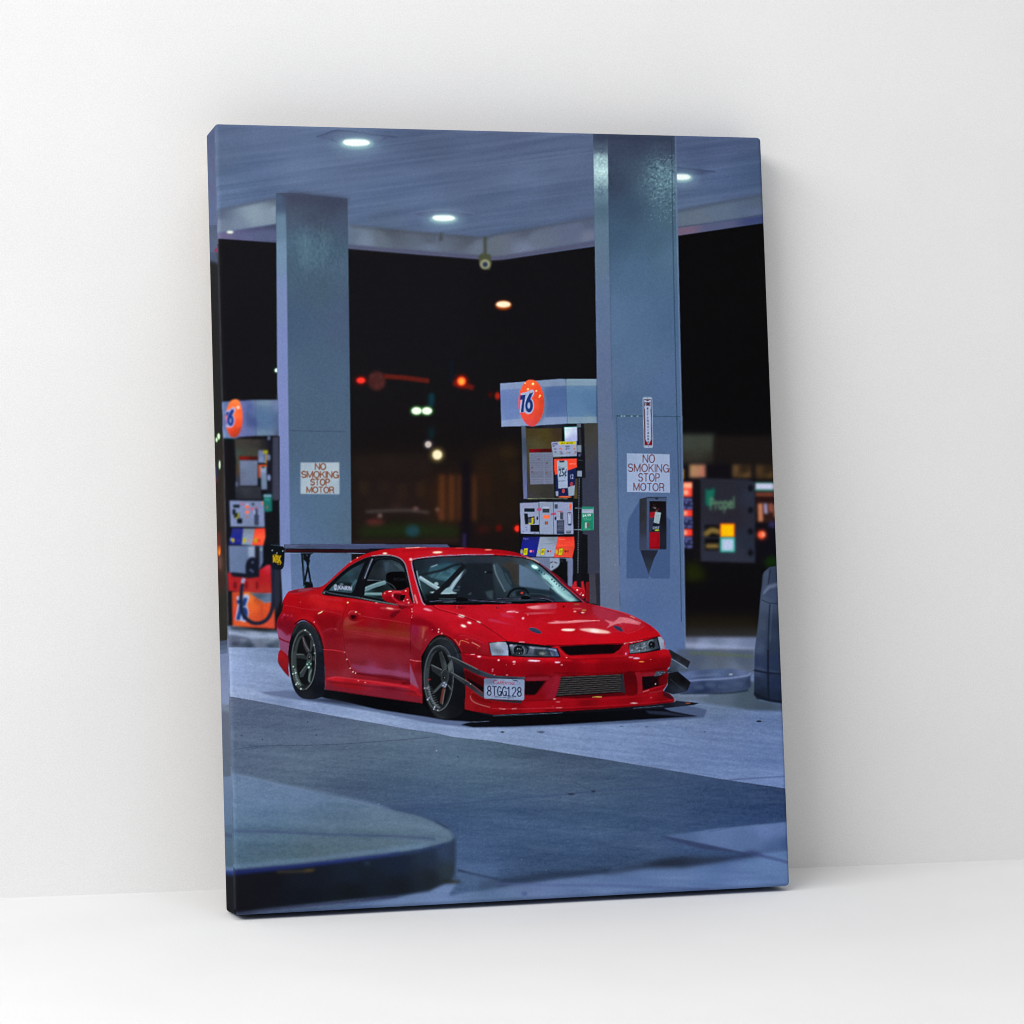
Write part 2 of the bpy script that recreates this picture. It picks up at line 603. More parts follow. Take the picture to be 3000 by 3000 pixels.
F([(1395, 575), (1690, 585), (1742, 600), (1745, 1110), (1400, 1100)], G((1420, 620, '30313c'), (1600, 640, '30323e'), (1720, 700, '343a4c'), (1600, 800, '312f3a'), (1450, 1060, '363a4a'), (1640, 1060, '383c4c'), (1710, 1000, '2f3648')), soft=5, part='printed_roadside_sign')
R4(1352, 600, 1398, 1100, '19171c', soft=6)
for y in (640, 778, 912, 1046):
    E(1715, y, 16, 20, '15151b', soft=6)
F([(1432, 640), (1452, 655), (1488, 636), (1490, 680), (1460, 760), (1432, 745)], '12806a', soft=6)
TX('Propel', [(1458, 700), (1614, 690), (1612, 792), (1462, 806)], '6fa07c', weight=.015, soft=6)
R4(1428, 872, 1520, 948, '0f0e12', soft=6)
R4(1428, 958, 1520, 1030, '0f0e12', soft=6)
L([(1434, 930), (1470, 905), (1516, 915)], 34, '8a7440', soft=8)
L([(1434, 1004), (1516, 1004)], 30, '8a7444', soft=8)
R4(1524, 862, 1616, 950, 'ff5a20', soft=5)
R4(1530, 868, 1610, 944, 'ffc80a', soft=5)
R4(1524, 950, 1618, 1042, '27cdb4', soft=5)
R4(1534, 960, 1608, 1032, 'cbdcff', soft=6)
F([(1305, 1110), (1380, 1110), (1440, 1190), (1400, 1230), (1310, 1240)], '27300c', soft=24, a=.9)
E(1860, 1105, 60, 36, '17380f', soft=16, a=.9)
R4(1290, 1240, 1780, 1430, '121014', soft=20)
R4(1290, 1440, 1780, 1540, '262016', soft=30, a=.9)
R4(1290, 1520, 1800, 1600, '3c3c3e', soft=24, a=.8)

tile('T4')
bgm = np.zeros((PHT, PWD), np.float32)
bgc = coverage([pts_of([(1282, 280), (1900, 280), (1960, 1560), (1304, 1560)])[0]], 6)
bgm[bgc[0]:bgc[1], bgc[2]:bgc[3]] = bgc[4]
defocus(bgm, 2.4)

# ---- canopy
tile('T1')
SKYLINE = ['T1', (60, 812), (165, 795), (540, 820), (990, 858), (1400, 892), (1900, 928), 'T2', (60, 932), (180, 922), (735, 842), (1258, 772), (1800, 690), (1990, 660)]
CAN = F(SKYLINE + ['T2', (1990, -80), 'T1', (40, -80)], G('T1', (170, 100, '5e6a90'), (200, 300, '606d92'), (500, 160, '64729a'), (400, 420, '5d6f9a'), (700, 330, '67779f'), (250, 500, '62749e'), (1000, 330, '647299'), (1100, 560, '62729c'), (1500, 200, '5c678c'), (1400, 520, '61719b'), (1750, 400, '5f6c92'), (1200, 700, '5f6e90'),
     'T2', (200, 150, '5c668c'), (300, 400, '66749c'), (600, 300, '626e94'), (200, 600, '5f6e96'), (600, 560, '5e6c94'), (1400, 200, '55628c'), (1700, 180, '54618a'), (1500, 400, '5b6c9a'), (1750, 330, '52658f'), (1350, 520, '5f7098')), soft=2.5, part='printed_canopy')
smooth_in(CAN, 18)
tone(CAN, 1.02, 1.07, 1.04)
grain(CAN, 4.5, 330, 13, -9, 1)
grain(CAN, 3.5, 160, 7, -7, 2)
grain(CAN, 3, 90, 30, -12, 3, (.8, .9, 1.0))
grain(CAN, 3, 420, 5, -8, 4)
tile('T1')
# left fascia
F([(60, 650), (165, 625), (540, 545), (540, 705), (165, 765), (60, 785)], G((170, 700, '7d8ca4'), (400, 640, '90a4b6'), (530, 620, '8ea2b4'), (170, 650, '62718c'), (530, 560, '6b7a8c'), (300, 740, '7f90a8')), soft=7)
L([(100, 636), (165, 622), (540, 545)], 16, '5a6478', soft=8, a=.7)
F([(165, 768), (540, 707), (540, 822), (165, 797)], G((200, 782, '746f96'), (400, 740, '5a6084'), (530, 720, '4e5672'), (520, 800, '585c82'), (350, 800, '6b6894')), soft=4)
F([(250, 775), (540, 735), (540, 815), (330, 802)], '66719a', soft=8, a=.7)
E(248, 758, 22, 9, 'e8f0e0', soft=5)
# middle fascia
F([(985, 712), (1400, 748), (1850, 790), 'T2', (50, 800), (100, 775), (740, 665), (735, 800), (170, 905), (60, 915), 'T1', (1850, 905), (990, 835)], G('T1', (1000, 780, '6e7f96'), (1100, 820, '7c8da4'), (1250, 745, '58606e'), (1200, 800, '6c7888'), (1500, 800, '5f6878'), (1500, 850, '73829a'), (1800, 850, '727f94'), (1750, 790, '5a6270'), 'T2', (100, 840, '6c7684'), (350, 800, '707c92'), (600, 730, '6a7694'), (300, 740, '5c6478'), (700, 690, '606c88'), (300, 860, '7c88a4'), (700, 780, '78829c')), soft=6)
L(['T1', (1000, 716), (1200, 738), (1230, 742), (1600, 775), (1850, 790), 'T2', (100, 772), (400, 722), (735, 662)], 14, '525a68', soft=8, a=.7)
L(['T1', (990, 848), (1500, 888), (1900, 918), 'T2', (170, 912), (735, 820)], 26, '5f5e78', soft=6, a=.8)
F([(1565, 760), (1580, 755), (1585, 810), (1560, 810)], '50545c', soft=6)
# security camera on its stem
L([(1850, 780), (1850, 905)], 20, '4c5048', soft=6)
F([(1808, 905), (1830, 885), (1885, 895), (1892, 950), (1880, 990), (1830, 985), (1812, 945)], '4e5440', soft=6, part='printed_canopy>printed_security_camera')
E(1850, 955, 32, 30, '9c9c80', soft=6)
E(1850, 957, 17, 17, '39465a', soft=5)
tile('T2')
# right fascia
F([(1240, 628), (1500, 575), (1795, 520), (1990, 480), (1990, 610), (1795, 640), (1258, 722)], G((1270, 660, '6c7c92'), (1500, 610, '6a7e98'), (1750, 560, '5e7088'), (1750, 620, '66789c'), (1400, 690, '6e7c90')), soft=7)
L([(1250, 622), (1500, 572), (1800, 515)], 16, '515a68', soft=9, a=.7)
L([(1258, 722), (1500, 690), (1800, 640)], 8, '4a5468', soft=4, a=.8)
F([(1258, 726), (1800, 645), (1990, 615), (1990, 660), (1800, 690), (1258, 772)], G((1280, 750, '7a6880'), (1500, 715, '626a90'), (1780, 665, '46548a')), soft=4)
# canopy lights
LAMP = [0]


def canopy_light(x, y, rx, ry):
    E(x, y + 4, rx * 1.9, ry * 3.4, '86aac4', soft=rx * .34, a=.55)
    E(x, y + 4, rx * 1.25, ry * 1.7, 'a8d8dc', soft=rx * .12, a=.8)
    F([(x - rx, y - ry * .2), (x - rx * .75, y - ry), (x + rx * .6, y - ry), (x + rx, y - ry * .1), (x + rx * .75, y + ry * .7), (x, y + ry), (x - rx * .75, y + ry * .7)], 'f4fffc', soft=4, sm=True, part='printed_canopy>printed_ceiling_light' + ' ' * LAMP[0])
    LAMP[0] += 1
tile('T1')
F([(790, 165), (900, 120), (1100, 128), (1300, 160), (1180, 190), (930, 190)], '5f6c92', soft=6, a=.7)
L([(790, 160), (850, 140), (900, 121), (950, 120), (1050, 130), (1130, 143), (1300, 158)], 6, '3c4664', soft=3, a=.55)
L([(880, 172), (935, 196), (1180, 188), (1230, 158)], 7, '4f5b7e', soft=3, a=.6)
canopy_light(1042, 196, 86, 21)
F([(1380, 638), (1510, 620), (1650, 618), (1790, 640), (1700, 660), (1480, 662)], '5c688e', soft=6, a=.8)
L([(1380, 636), (1510, 617), (1650, 620), (1790, 640)], 6, '7280a8', soft=3, a=.8)
canopy_light(1590, 668, 72, 18)
tile('T2')
F([(1240, 345), (1480, 370), (1380, 395), (1240, 390)], '4a5a80', soft=7, a=.8)
L([(1240, 345), (1490, 372)], 5, '3c4a70', soft=3, a=.8)
canopy_light(1280, 407, 56, 17)

# ---- pillars
PL1 = F(['T1', (538, 512), (620, 510), (700, 514), (986, 546), (1003, 1930), 'T3', (1010, 1000), (1016, 1500), (585, 1500), (560, 1000), (548, 0)],
        G('T1', (620, 560, '4f5870'), (900, 580, '474f66'), (640, 680, '54647c'), (760, 650, '4c566c'), (960, 700, '50607a'), (760, 880, '56788e'), (680, 800, '577690'), (900, 860, '4f6a80'), (620, 1000, '516c84'), (970, 950, '56728e'), (800, 1100, '51697f'), (650, 1300, '4e6888'), (950, 1300, '54698a'), (800, 1600, '536d8b'), (640, 1700, '56718f'), (980, 1700, '56708f'),
          'T3', (800, 200, '55708c'), (640, 300, '55708e'), (980, 300, '58728e'), (800, 800, '5a7a9c'), (650, 900, '5f7eaa'), (980, 900, '5b7894'), (800, 1150, '6280ae'), (700, 1250, '6a86b8')), soft=3, part='printed_pillar')
tile('T1')
smooth_in(PL1, 16)
grain(PL1, 2, 5, 5, 0, 7)
m = F([(640, 700), (900, 680), (960, 1000), (640, 1050)], '56788e', soft=60, a=0)
grain(m, 9, 5, 9, 0, 6, (.8, 1, 1))
F([(690, 760), (740, 740), (755, 960), (700, 1000)], '6f97a6', soft=24, a=.35)
F([(830, 740), (870, 745), (850, 950), (820, 960)], '6f97a6', soft=22, a=.35)
F(['T1', (538, 515), (597, 540), (604, 900), (614, 1930), 'T3', (612, 0), (625, 1000), (640, 1500), (585, 1500), (560, 1000), (546, 0), 'T1', (545, 1900)],
  G('T1', (560, 560, '53688a'), (590, 560, '4f607c'), (570, 700, '6f90ac'), (570, 900, '7b9cbc'), (575, 1150, '8398cc'), (580, 1500, '8496d4'), (585, 1850, '8797d8'), 'T3', (585, 300, '8496d6'), (595, 700, '7f92d2'), (600, 1000, '7d92ce'), (610, 1300, '86a0d8')), soft=3)
F([(600, 518), (700, 516), (984, 548), (984, 590), (610, 570)], '454b62', soft=22, a=.6)
L([(610, 508), (700, 512), (1000, 547)], 14, '4c5674', soft=9, a=.5)
tile('T3')
L([(620, 285), (700, 288), (975, 292)], 5, '47597a', soft=2.5, a=.85)
F([(690, 487), (934, 485), (936, 686), (690, 684)], G((700, 500, 'a9bccb'), (920, 500, 'b4c4d0'), (800, 600, 'b0c2d0'), (920, 670, 'a9bdcd')), soft=3.5, part='printed_pillar>printed_warning_sign')
for s_, q in (('NO', [(783, 493), (848, 493), (848, 531), (783, 531)]), ('SMOKING', [(698, 542), (928, 544), (928, 583), (698, 581)]),
              ('STOP', [(755, 591), (872, 591), (872, 630), (755, 628)]), ('MOTOR', [(730, 640), (899, 641), (900, 677), (730, 675)])):
    TS(s_, q, 7, '84543c', soft=2.2, a=.95)
# ---- forecourt behind and under everything
tile('T3')
R4(100, 1545, 600, 1960, G((200, 1700, '93a7cf'), (500, 1700, '8b9fcb'), (300, 1850, '99abdb'), (560, 1900, '92a6d6'), (200, 1900, 'a2b2de')), soft=5)
tile('T4')
F([(1290, 1575), (1930, 1575), (1930, 1980), (1290, 1980)], G((1350, 1610, '6c7690'), (1400, 1640, '9aaad2'), (1600, 1640, '94a4cc'), (1700, 1660, '7f90b8'), (1350, 1690, '76829e'), (1600, 1700, '6a768c'), (1450, 1720, '5d6a84'), (1650, 1760, '667490'), (1500, 1780, '71809c')), soft=9)
L([(1300, 1628), (1500, 1640), (1780, 1668)], 36, 'a9b8e0', soft=11, a=.8)
L([(1310, 1684), (1740, 1702)], 12, '6a8060', soft=8, a=.7)
# far left pump
def pump_left():
    tile('R')
    K = 'printed_fuel_pump'
    F([(95, 800), (1160, 770), (1160, 1990), (130, 1990)], '1b191d', soft=8, part=K)
    F(['R', (300, 830), (1150, 800), (1150, 1960), 'S', (870, 300), (870, 1900), (160, 1880), (130, 1100), (150, 0)], '191b22', soft=6, part=K)
    tile('R')
    F([(310, 820), (930, 830), (960, 1120), (760, 1160), (330, 1180)], G((400, 900, '47423e'), (700, 900, '403c3c'), (350, 1120, '44524a'), (650, 1100, '47483e'), (900, 900, '2a2a2e')), soft=10)
    F([(340, 1100), (420, 1150), (410, 1800), (330, 1800)], G((370, 1200, '4a5048'), (360, 1400, '564636'), (350, 1600, '3f4450')), soft=10)
    F([(1030, 790), (1145, 780), (1160, 1980), (1020, 1980)], '45485c', soft=8)
    F([(920, 800), (1010, 790), (1020, 1980), (930, 1980)], '20222e', soft=8)
    E(958, 810, 26, 40, '7484ac', soft=7)
    L([(352, 1640), (358, 1850)], 30, '7682b8', soft=8)
    F([(395, 1150), (745, 1160), (745, 1225), (400, 1222)], G((450, 1185, '7e1f1c'), (700, 1190, '4f1c18')), soft=7)
    F([(408, 1228), (748, 1228), (745, 1705), (415, 1708)], G((500, 1300, '8090b4'), (650, 1300, '7888a8'), (450, 1500, '747e9c'), (600, 1500, '7688a8'), (600, 1680, '7380a4')), soft=7, part=K + '>printed_notice')
    for y in range(1275, 1680, 44):
        L([(440, y), (720, y + 2)], 12, '5c6682', soft=7, a=.5)
    F([(762, 1040), (860, 1040), (935, 1120), (900, 1275), (755, 1275)], G((800, 1090, '7682a8'), (830, 1220, '8498c8')), soft=7)
    F([(855, 1035), (940, 1035), (945, 1100), (860, 1110)], 'a09a20', soft=8)
    L([(880, 1110), (875, 1240)], 26, '3f6e9a', soft=8)
    L([(912, 1110), (905, 1290)], 34, 'b08044', soft=8)
    E(958, 1175, 30, 62, '7c8cae', soft=8)
    E(960, 1555, 34, 62, '8c9cd0', soft=8)
    F([(760, 1310), (925, 1310), (925, 1350), (808, 1350), (800, 1560), (765, 1570)], 'd0552c', soft=7)
    F([(800, 1350), (915, 1350), (925, 1780), (810, 1780)], G((860, 1400, '9fb0d0'), (860, 1500, '7590b4'), (860, 1650, '7a94b0'), (870, 1750, '7a8aac')), soft=7)
    E(850, 1360, 34, 14, '18403c', soft=6)
    F([(770, 1570), (808, 1560), (812, 1770), (770, 1770)], '17222e', soft=7)
    F([(330, 1720), (800, 1725), (830, 1960), (330, 1960)], G((500, 1800, '3c4048'), (700, 1900, '343742'), (400, 1900, '30333c')), soft=9)
    # sign head
    F([(58, 125), (430, 108), (640, 88), (1130, 85), (1145, 760), (700, 770), (400, 790), (305, 825), (75, 815)],
      G((90, 200, '6880b8'), (90, 500, '5f74b0'), (100, 780, '7a92c4'), (480, 150, '6a7cc0'), (600, 200, '5a6cb4'), (520, 420, '5264a4'), (660, 500, '4a5ca0'), (600, 720, '6c7cbc'), (470, 700, '7480c0'), (720, 150, '7a94b4'), (900, 150, '7c9cb2'), (1050, 150, '7a8cb8'), (760, 400, '5f84b0'), (900, 450, '5a80ac'), (1080, 450, '5a74a4'), (800, 720, '7696b2'), (1000, 720, '7490b4'), (1120, 720, '5a6890')), soft=5, part=K + '>printed_pump_header')
    F([(700, 100), (718, 100), (730, 760), (705, 760)], '4c609e', soft=6, a=.6)
    F([(735, 195), (1060, 200), (1065, 660), (740, 660)], '5a80ae', soft=12, a=.5)
    F([(95, 810), (300, 822), (305, 850), (100, 845)], '0c2c2c', soft=6)
    E(400, 440, 130, 350, '7d80c0', soft=16, a=.6)
    F([(320, 75), (400, 110), (450, 260), (465, 440), (440, 620), (380, 760), (300, 800), (230, 770), (165, 640), (140, 480), (150, 320), (220, 130)],
      G((320, 120, 'ff8a4a'), (230, 220, 'f57a48'), (420, 300, 'f8673a'), (330, 350, 'ff7a48'), (400, 560, 'f55c34'), (430, 650, 'b04428'), (260, 680, 'd8482c'), (330, 770, 'b04430'), (200, 600, 'f06038')), soft=4, sm=True, part=K + '>printed_pump_logo')
    L([(160, 330), (220, 310), (300, 255)], 60, 'b8b8ea', soft=6)
    L([(300, 260), (225, 400), (180, 590)], 76, 'b8b8ea', soft=6)
    E(235, 480, 80, 130, 'b8b8ea', soft=6)
    F([(150, 325), (215, 320), (210, 370), (160, 395)], '1a40b4', soft=4)
    L([(200, 340), (160, 560)], 34, '7a80d8', soft=6)
    L([(275, 285), (225, 400), (205, 480)], 50, '1440b8', soft=4)
    E(237, 480, 56, 100, '1440b8', soft=4)
    E(236, 480, 17, 52, 'a8b0e8', soft=5)
    O(380, 232, 26, 'fff4ec', 'ffc098')
    # lower half
    tile('S')
    F([(160, 90), (650, 95), (660, 465), (175, 460)], G((200, 150, '8a9ccc'), (500, 130, '8494bc'), (600, 300, '8a9ace'), (250, 420, '8a9ccc'), (450, 420, '8292b8')), soft=5, part=K + '>printed_keypad_panel')
    for x0, y0, x1, y1, k in ((215, 150, 305, 190, '141c24'), (205, 215, 245, 290, '18202a'), (225, 265, 300, 340, '27302a'), (270, 345, 340, 415, '15181e'), (520, 200, 560, 430, '454e6a'), (515, 290, 575, 440, '414a68'), (480, 120, 510, 160, '40485a')):
        R4(x0, y0, x1, y1, k, soft=6)
    L([(285, 270), (280, 330), (250, 330)], 16, 'a8a02a', soft=5)
    for x, y, rx, ry, k in ((412, 183, 30, 20, 'ff6a40'), (412, 255, 30, 22, 'ff7248'), (408, 322, 16, 16, 'b0684c'), (345, 140, 26, 14, 'c85470'), (480, 212, 30, 14, 'cc5474'), (540, 190, 18, 12, 'c04a60'), (410, 145, 30, 10, 'b8c0e8'), (515, 250, 14, 40, 'aab4e0')):
        E(x, y, rx, ry, k, soft=5)
    F([(200, 485), (355, 485), (330, 715), (155, 710)], G((250, 500, '3038b0'), (250, 600, '2030c4'), (200, 700, '1c2cb8')), soft=4, part=K + '>printed_grade_button')
    F([(355, 485), (520, 485), (490, 725), (330, 715)], G((430, 500, '7f8ea0'), (420, 620, '94a6c6'), (400, 700, '93a5c8')), soft=4, part=K + '>printed_grade_button ')
    F([(520, 485), (665, 480), (672, 600), (640, 730), (475, 725), (505, 580)], G((590, 510, 'e84a38'), (590, 600, 'f86846'), (560, 700, 'f05638')), soft=4, part=K + '>printed_grade_button  ')
    for x in (212, 372, 530):
        E(x, 655, 22, 36, 'b4a81c', soft=5)
    E(182, 640, 14, 26, '9aa4d0', soft=5)
    for x, k in ((285, '7a3ac0'), (430, 'd06a50'), (583, 'a83a2c')):
        E(x, 655, 14, 14, k, soft=5)
    F([(150, 728), (640, 728), (640, 960), (580, 1070), (400, 1130), (160, 1110)], G((200, 800, '7488b4'), (350, 900, '6c84ac'), (250, 1050, '7086b2'), (600, 900, '6a7ca8')), soft=5)
    F([(425, 740), (515, 740), (515, 890), (425, 890)], G((450, 790, 'a0b2d0'), (480, 860, '98aac8')), soft=7)
    R4(525, 735, 585, 1000, '23262e', soft=7)
    E(610, 780, 20, 30, '8aa4b8', soft=6)
    F([(420, 930), (490, 895), (560, 930), (580, 1010), (570, 1160), (470, 1190), (400, 1150), (390, 1020)], '1b2030', soft=7, sm=True, part=K + '>printed_nozzle')
    for x, y in ((487, 965), (460, 1075), (490, 1095)):
        E(x, y, 16, 20, '5a6a98', soft=6)
    F([(190, 1110), (360, 1120), (430, 1150), (580, 1150), (580, 1190), (200, 1165)], '1c2130', soft=7)
    F([(640, 730), (760, 735), (775, 1010), (640, 1010)], '14181f', soft=6)
    F([(135, 1110), (185, 1120), (200, 1165), (440, 1190), (580, 1170), (585, 1070), (650, 1030), (690, 1000), (750, 1000), (765, 1400), (560, 1410), (150, 1370)],
      G((170, 1200, 'c02c34'), (300, 1250, 'b83034'), (500, 1300, 'c03a38'), (640, 1100, 'cc2430'), (690, 1030, 'e04058'), (720, 1200, 'c02a30'), (680, 1350, 'c03a34'), (600, 1200, 'b82830')), soft=5, part=K + '>printed_pump_skirt')
    for x in (240, 400, 550):
        E(x, 1290, 20, 60, '8a1c22', soft=9)
    E(240, 1290, 10, 40, '5a2024', soft=6)
    F([(195, 1385), (420, 1380), (600, 1405), (770, 1400), (800, 1650), (805, 1905), (205, 1870)],
      G((250, 1420, 'd8583a'), (420, 1420, 'e08040'), (250, 1700, 'e4543c'), (500, 1600, 'f0703a'), (600, 1700, 'e05c36'), (460, 1500, 'ee7c3c'), (700, 1600, 'ec6038'), (740, 1800, 'e85a44'), (300, 1850, 'e86a3c'), (600, 1850, 'e05a40'), (550, 1500, 'c85c34')), soft=5, part=K + '>printed_pump_skirt ')
    F([(440, 1395), (770, 1400), (760, 1530), (660, 1540), (560, 1480)], G((500, 1420, '56687c'), (600, 1420, '4f5f78'), (650, 1500, '6a80a0'), (740, 1500, '6c84a8')), soft=7)
    L([(618, 1560), (620, 1800)], 22, 'c04c34', soft=10, a=.6)
    # printed number on the skirt
    L([(270, 1500), (350, 1480)], 96, 'b0c0ea', soft=7)
    L([(330, 1520), (285, 1790)], 88, 'b0c0ea', soft=7)
    L([(400, 1450), (355, 1600), (370, 1780)], 90, 'b0c0ea', soft=7)
    E(380, 1680, 50, 110, 'b0c0ea', soft=7)
    L([(265, 1530), (330, 1520), (315, 1640), (280, 1780)], 50, '1c46a4', soft=5, sm=False)
    L([(390, 1470), (360, 1580)], 50, '1c46a4', soft=5)
    E(375, 1690, 42, 90, '1c46a4', soft=5)
    # hose
    L([(365, 1190), (345, 1260)], 50, '9cacd4', soft=6)
    L([(345, 1275), (325, 1480), (350, 1680), (430, 1790), (550, 1830), (680, 1780), (760, 1640), (780, 1400), (770, 1000)], 48, '23283e', soft=4, part=K + '>printed_pump_hose')
    L([(360, 1300), (340, 1480), (362, 1670), (440, 1770)], 10, '4a5680', soft=4, a=.7)
    F([(800, 720), (868, 700), (880, 1500), (815, 1680), (790, 1400)], '303548', soft=7, a=.9)
    F([(640, 0), (760, 0), (765, 240), (655, 255)], G((700, 60, '10857c'), (700, 200, '0f7f76')), soft=5, part=K + '>printed_price_tag')
    R4(645, 5, 755, 40, '8aa8c8', soft=5)
    L([(665, 75), (730, 78)], 12, '7ab8c0', soft=4)
    E(695, 185, 16, 34, '8a6a68', soft=5)
    E(630, 130, 12, 30, 'd07a58', soft=5)
pump_left()
# island under the far pump
tile('T3')
F([(60, 1515), (180, 1522), (260, 1515), (560, 1570), (560, 1660), (60, 1650)], G((200, 1540, '7c8cae'), (400, 1570, 'a0b0d0'), (520, 1575, '9cb0cc'), (250, 1610, '656f88'), (350, 1630, '4f5a70'), (450, 1610, '6c7890'), (540, 1630, '566478')), soft=4, part='printed_pump_island')
L([(60, 1552), (250, 1560), (400, 1582), (560, 1580)], 22, 'a4b4d4', soft=5)
L([(250, 1528), (420, 1545), (550, 1552)], 12, '2a3436', soft=4, a=.8)
for x, y, k in ((280, 1630, '454f66'), (370, 1640, '3f4a5e'), (410, 1610, '79869e'), (500, 1640, '46536a'), (470, 1610, '7c8aa0'), (330, 1605, '7a86a0')):
    E(x, y, 26, 13, k, soft=6)

def pump_right():
    K = 'printed_fuel_pump '
    F(['P', (440, 930), (1900, 890), 'Q', (1800, 1930), 'T4', (790, 1400), (560, 1420), 'Q', (1000, 1930), (230, 1930), (260, 1650), (270, 540), (350, 520)], '17171d', soft=2.5, part=K)
    tile('P')
    F([(440, 950), (520, 950), 'Q', (335, 0), (410, 0), (425, 530), (355, 530)], 'ff00ff', a=0)
    F(['P', (440, 950), (520, 950), (560, 1930), 'Q', (415, 0), (425, 530), (352, 530), (335, 0)], G('P', (480, 1000, '5c6a80'), (490, 1300, '4d5a70'), (500, 1700, '62718e'), 'Q', (375, 100, '6a76a6'), (390, 450, '7480b0')), soft=4)
    F(['P', (520, 980), (1200, 985), (1230, 1400), 'Q', (930, 100), (940, 520), (425, 525), (415, 0), 'P', (540, 1500)], G('P', (600, 1050, '4c4128'), (900, 1100, '514727'), (1100, 1050, '44382a'), (700, 1300, '565038'), (560, 1300, '4c4a38'), 'Q', (550, 350, '44423c'), (800, 400, '3d3c3a'), (460, 450, '45444a')), soft=4)
    tile('P')
    F([(530, 925), (1480, 905), (1480, 985), (540, 1000)], G((700, 960, '22242c'), (1000, 950, '2a2d3a'), (1400, 930, '1b2228')), soft=5)
    F([(1620, 900), (1900, 890), (1900, 1990), (1640, 1990)], G((1700, 1000, '44433f'), (1800, 1100, '4a4946'), (1700, 1500, '484a50'), (1850, 1700, '44485a')), soft=4)
    F(['Q', (1450, 0), (1800, 0), (1812, 1930), (1560, 1930), (1450, 1300)], G((1550, 100, '4a4d5a'), (1700, 300, '474a5c'), (1600, 800, '3c4050'), (1740, 900, '484c60'), (1700, 1500, '444a5e'), (1580, 1500, '3d4256')), soft=3)
    F(['Q', (1300, 560), (1450, 560), (1470, 1180), (1560, 1200), (1565, 1930), (1300, 1930)], '17191f', soft=4)
    E(1505, 480, 22, 30, '8a6450', soft=7, a=.8)
    tile('P')
    F([(1480, 900), (1620, 890), (1650, 1930), (1500, 1930)], '22232b', soft=4)
    F([(1485, 905), (1555, 905), (1560, 985), (1490, 985)], '6c7488', soft=4)
    R4(1200, 985, 1250, 1240, '10161c', soft=4)
    F([(1240, 968), (1495, 958), (1510, 1240), (1255, 1252)], '1ea096', soft=4)
    F([(1252, 978), (1490, 970), (1502, 1232), (1262, 1244)], G((1300, 1000, 'd8f4ff'), (1450, 1050, 'd0e0ff'), (1300, 1100, 'e8f4ff'), (1420, 1150, 'b8c4fc'), (1350, 1220, 'b4bcf8')), soft=4, part=K + '>printed_pump_screen')
    F([(1003, 1258), (1140, 1248), (1480, 1240), (1482, 1515), (1040, 1532)], G((1080, 1300, 'a9b0d8'), (1300, 1400, 'a6b2da'), (1100, 1500, '9cb0c8'), (1430, 1480, '9fb2d4')), soft=2.5, part=K + '>printed_notice')
    F([(1140, 1250), (1460, 1236), (1462, 1296), (1150, 1304)], 'c9c020', soft=3)
    TX('BUY MORE', [(1190, 1262), (1410, 1256), (1412, 1286), (1192, 1294)], '6a6420', weight=.02, soft=3)
    TX('$7', [(1022, 1275), (1082, 1272), (1086, 1352), (1030, 1356)], '343e70', weight=.01, soft=2)
    TX('99', [(1084, 1272), (1120, 1270), (1122, 1306), (1086, 1308)], '343e70', weight=.02, soft=2)
    TX('2', [(1268, 1322), (1296, 1320), (1298, 1396), (1272, 1398)], '2e3a68', weight=.01, soft=2)
    TX('99', [(1300, 1322), (1345, 1320), (1346, 1350), (1302, 1352)], '2e3a68', weight=.02, soft=3)
    for x, y, w, k in ((1075, 1385, 60, '6a7090'), (1080, 1440, 50, '6a7090'), (1175, 1375, 44, 'c0583c'), (1200, 1390, 30, 'd07048'), (1185, 1440, 60, '7a7088'), (1200, 1470, 60, '70708c'), (1320, 1375, 70, '7080a8'), (1300, 1450, 36, 'b07050'), (1345, 1450, 40, '7080a0'), (1440, 1380, 40, 'c05838'), (1445, 1340, 30, 'd09040'), (1460, 1440, 36, '903c3c'), (1450, 1470, 30, 'b86a58')):
        E(x, y, w / 2, 16, k, soft=6, a=.8)
    L([(1040, 1480), (1480, 1470)], 5, '7a86a8', soft=2)
    F([(578, 1385), (1000, 1378), (1012, 1448), (590, 1456)], G((640, 1420, '7c1322'), (950, 1415, '4c1519')), soft=3)
    TX('WARNING', [(690, 1398), (900, 1394), (902, 1432), (692, 1436)], '3a0f14', weight=.02, soft=4, a=.7)
    F(['P', (588, 1458), (1030, 1450), 'Q', (912, 240), (480, 250), (470, 0), 'P', (600, 1800)], G('P', (650, 1500, '7c879e'), (900, 1550, '808aa6'), (700, 1700, '8088a2'), (950, 1750, '808aa4'), (700, 1900, '828aa2'), 'Q', (600, 150, '838ba6'), (850, 200, '848ca8')), soft=3, part=K + '>printed_notice ')
    for y in list(range(1500, 1930, 34)):
        L([(610, y), (860, y - 4)], 10, '626a84', soft=6, a=.75)
        L([(890, y - 4), (1010, y - 6)], 10, '626a84', soft=6, a=.75)
    tile('Q')
    for y in range(20, 230, 34):
        L([(490, y), (730, y - 2)], 10, '626a84', soft=6, a=.75)
        L([(765, y - 2), (890, y - 4)], 10, '626a84', soft=6, a=.75)
    tile('P')
    for x, y, k in ((640, 1820, '7a4a4a'), (770, 1580, '6a5860'), (920, 1650, '5a5258'), (910, 1830, '7a6048'), (640, 1740, '6a4a50')):
        E(x, y, 22, 14, k, soft=7)
    L([(875, 1480), (890, 1930)], 6, '646c86', soft=3)
    L([(600, 1650), (870, 1650)], 6, '60687c', soft=3)
    # poster
    F(['P', (1030, 1555), (1490, 1545), 'Q', (1400, 500), (935, 505), (920, 0)], '151a24', soft=3)
    F(['P', (1055, 1575), (1480, 1565), 'Q', (1320, 470), (960, 470), 'P', (1080, 1900)], '1c2c66', soft=2.5, part=K + '>printed_poster')
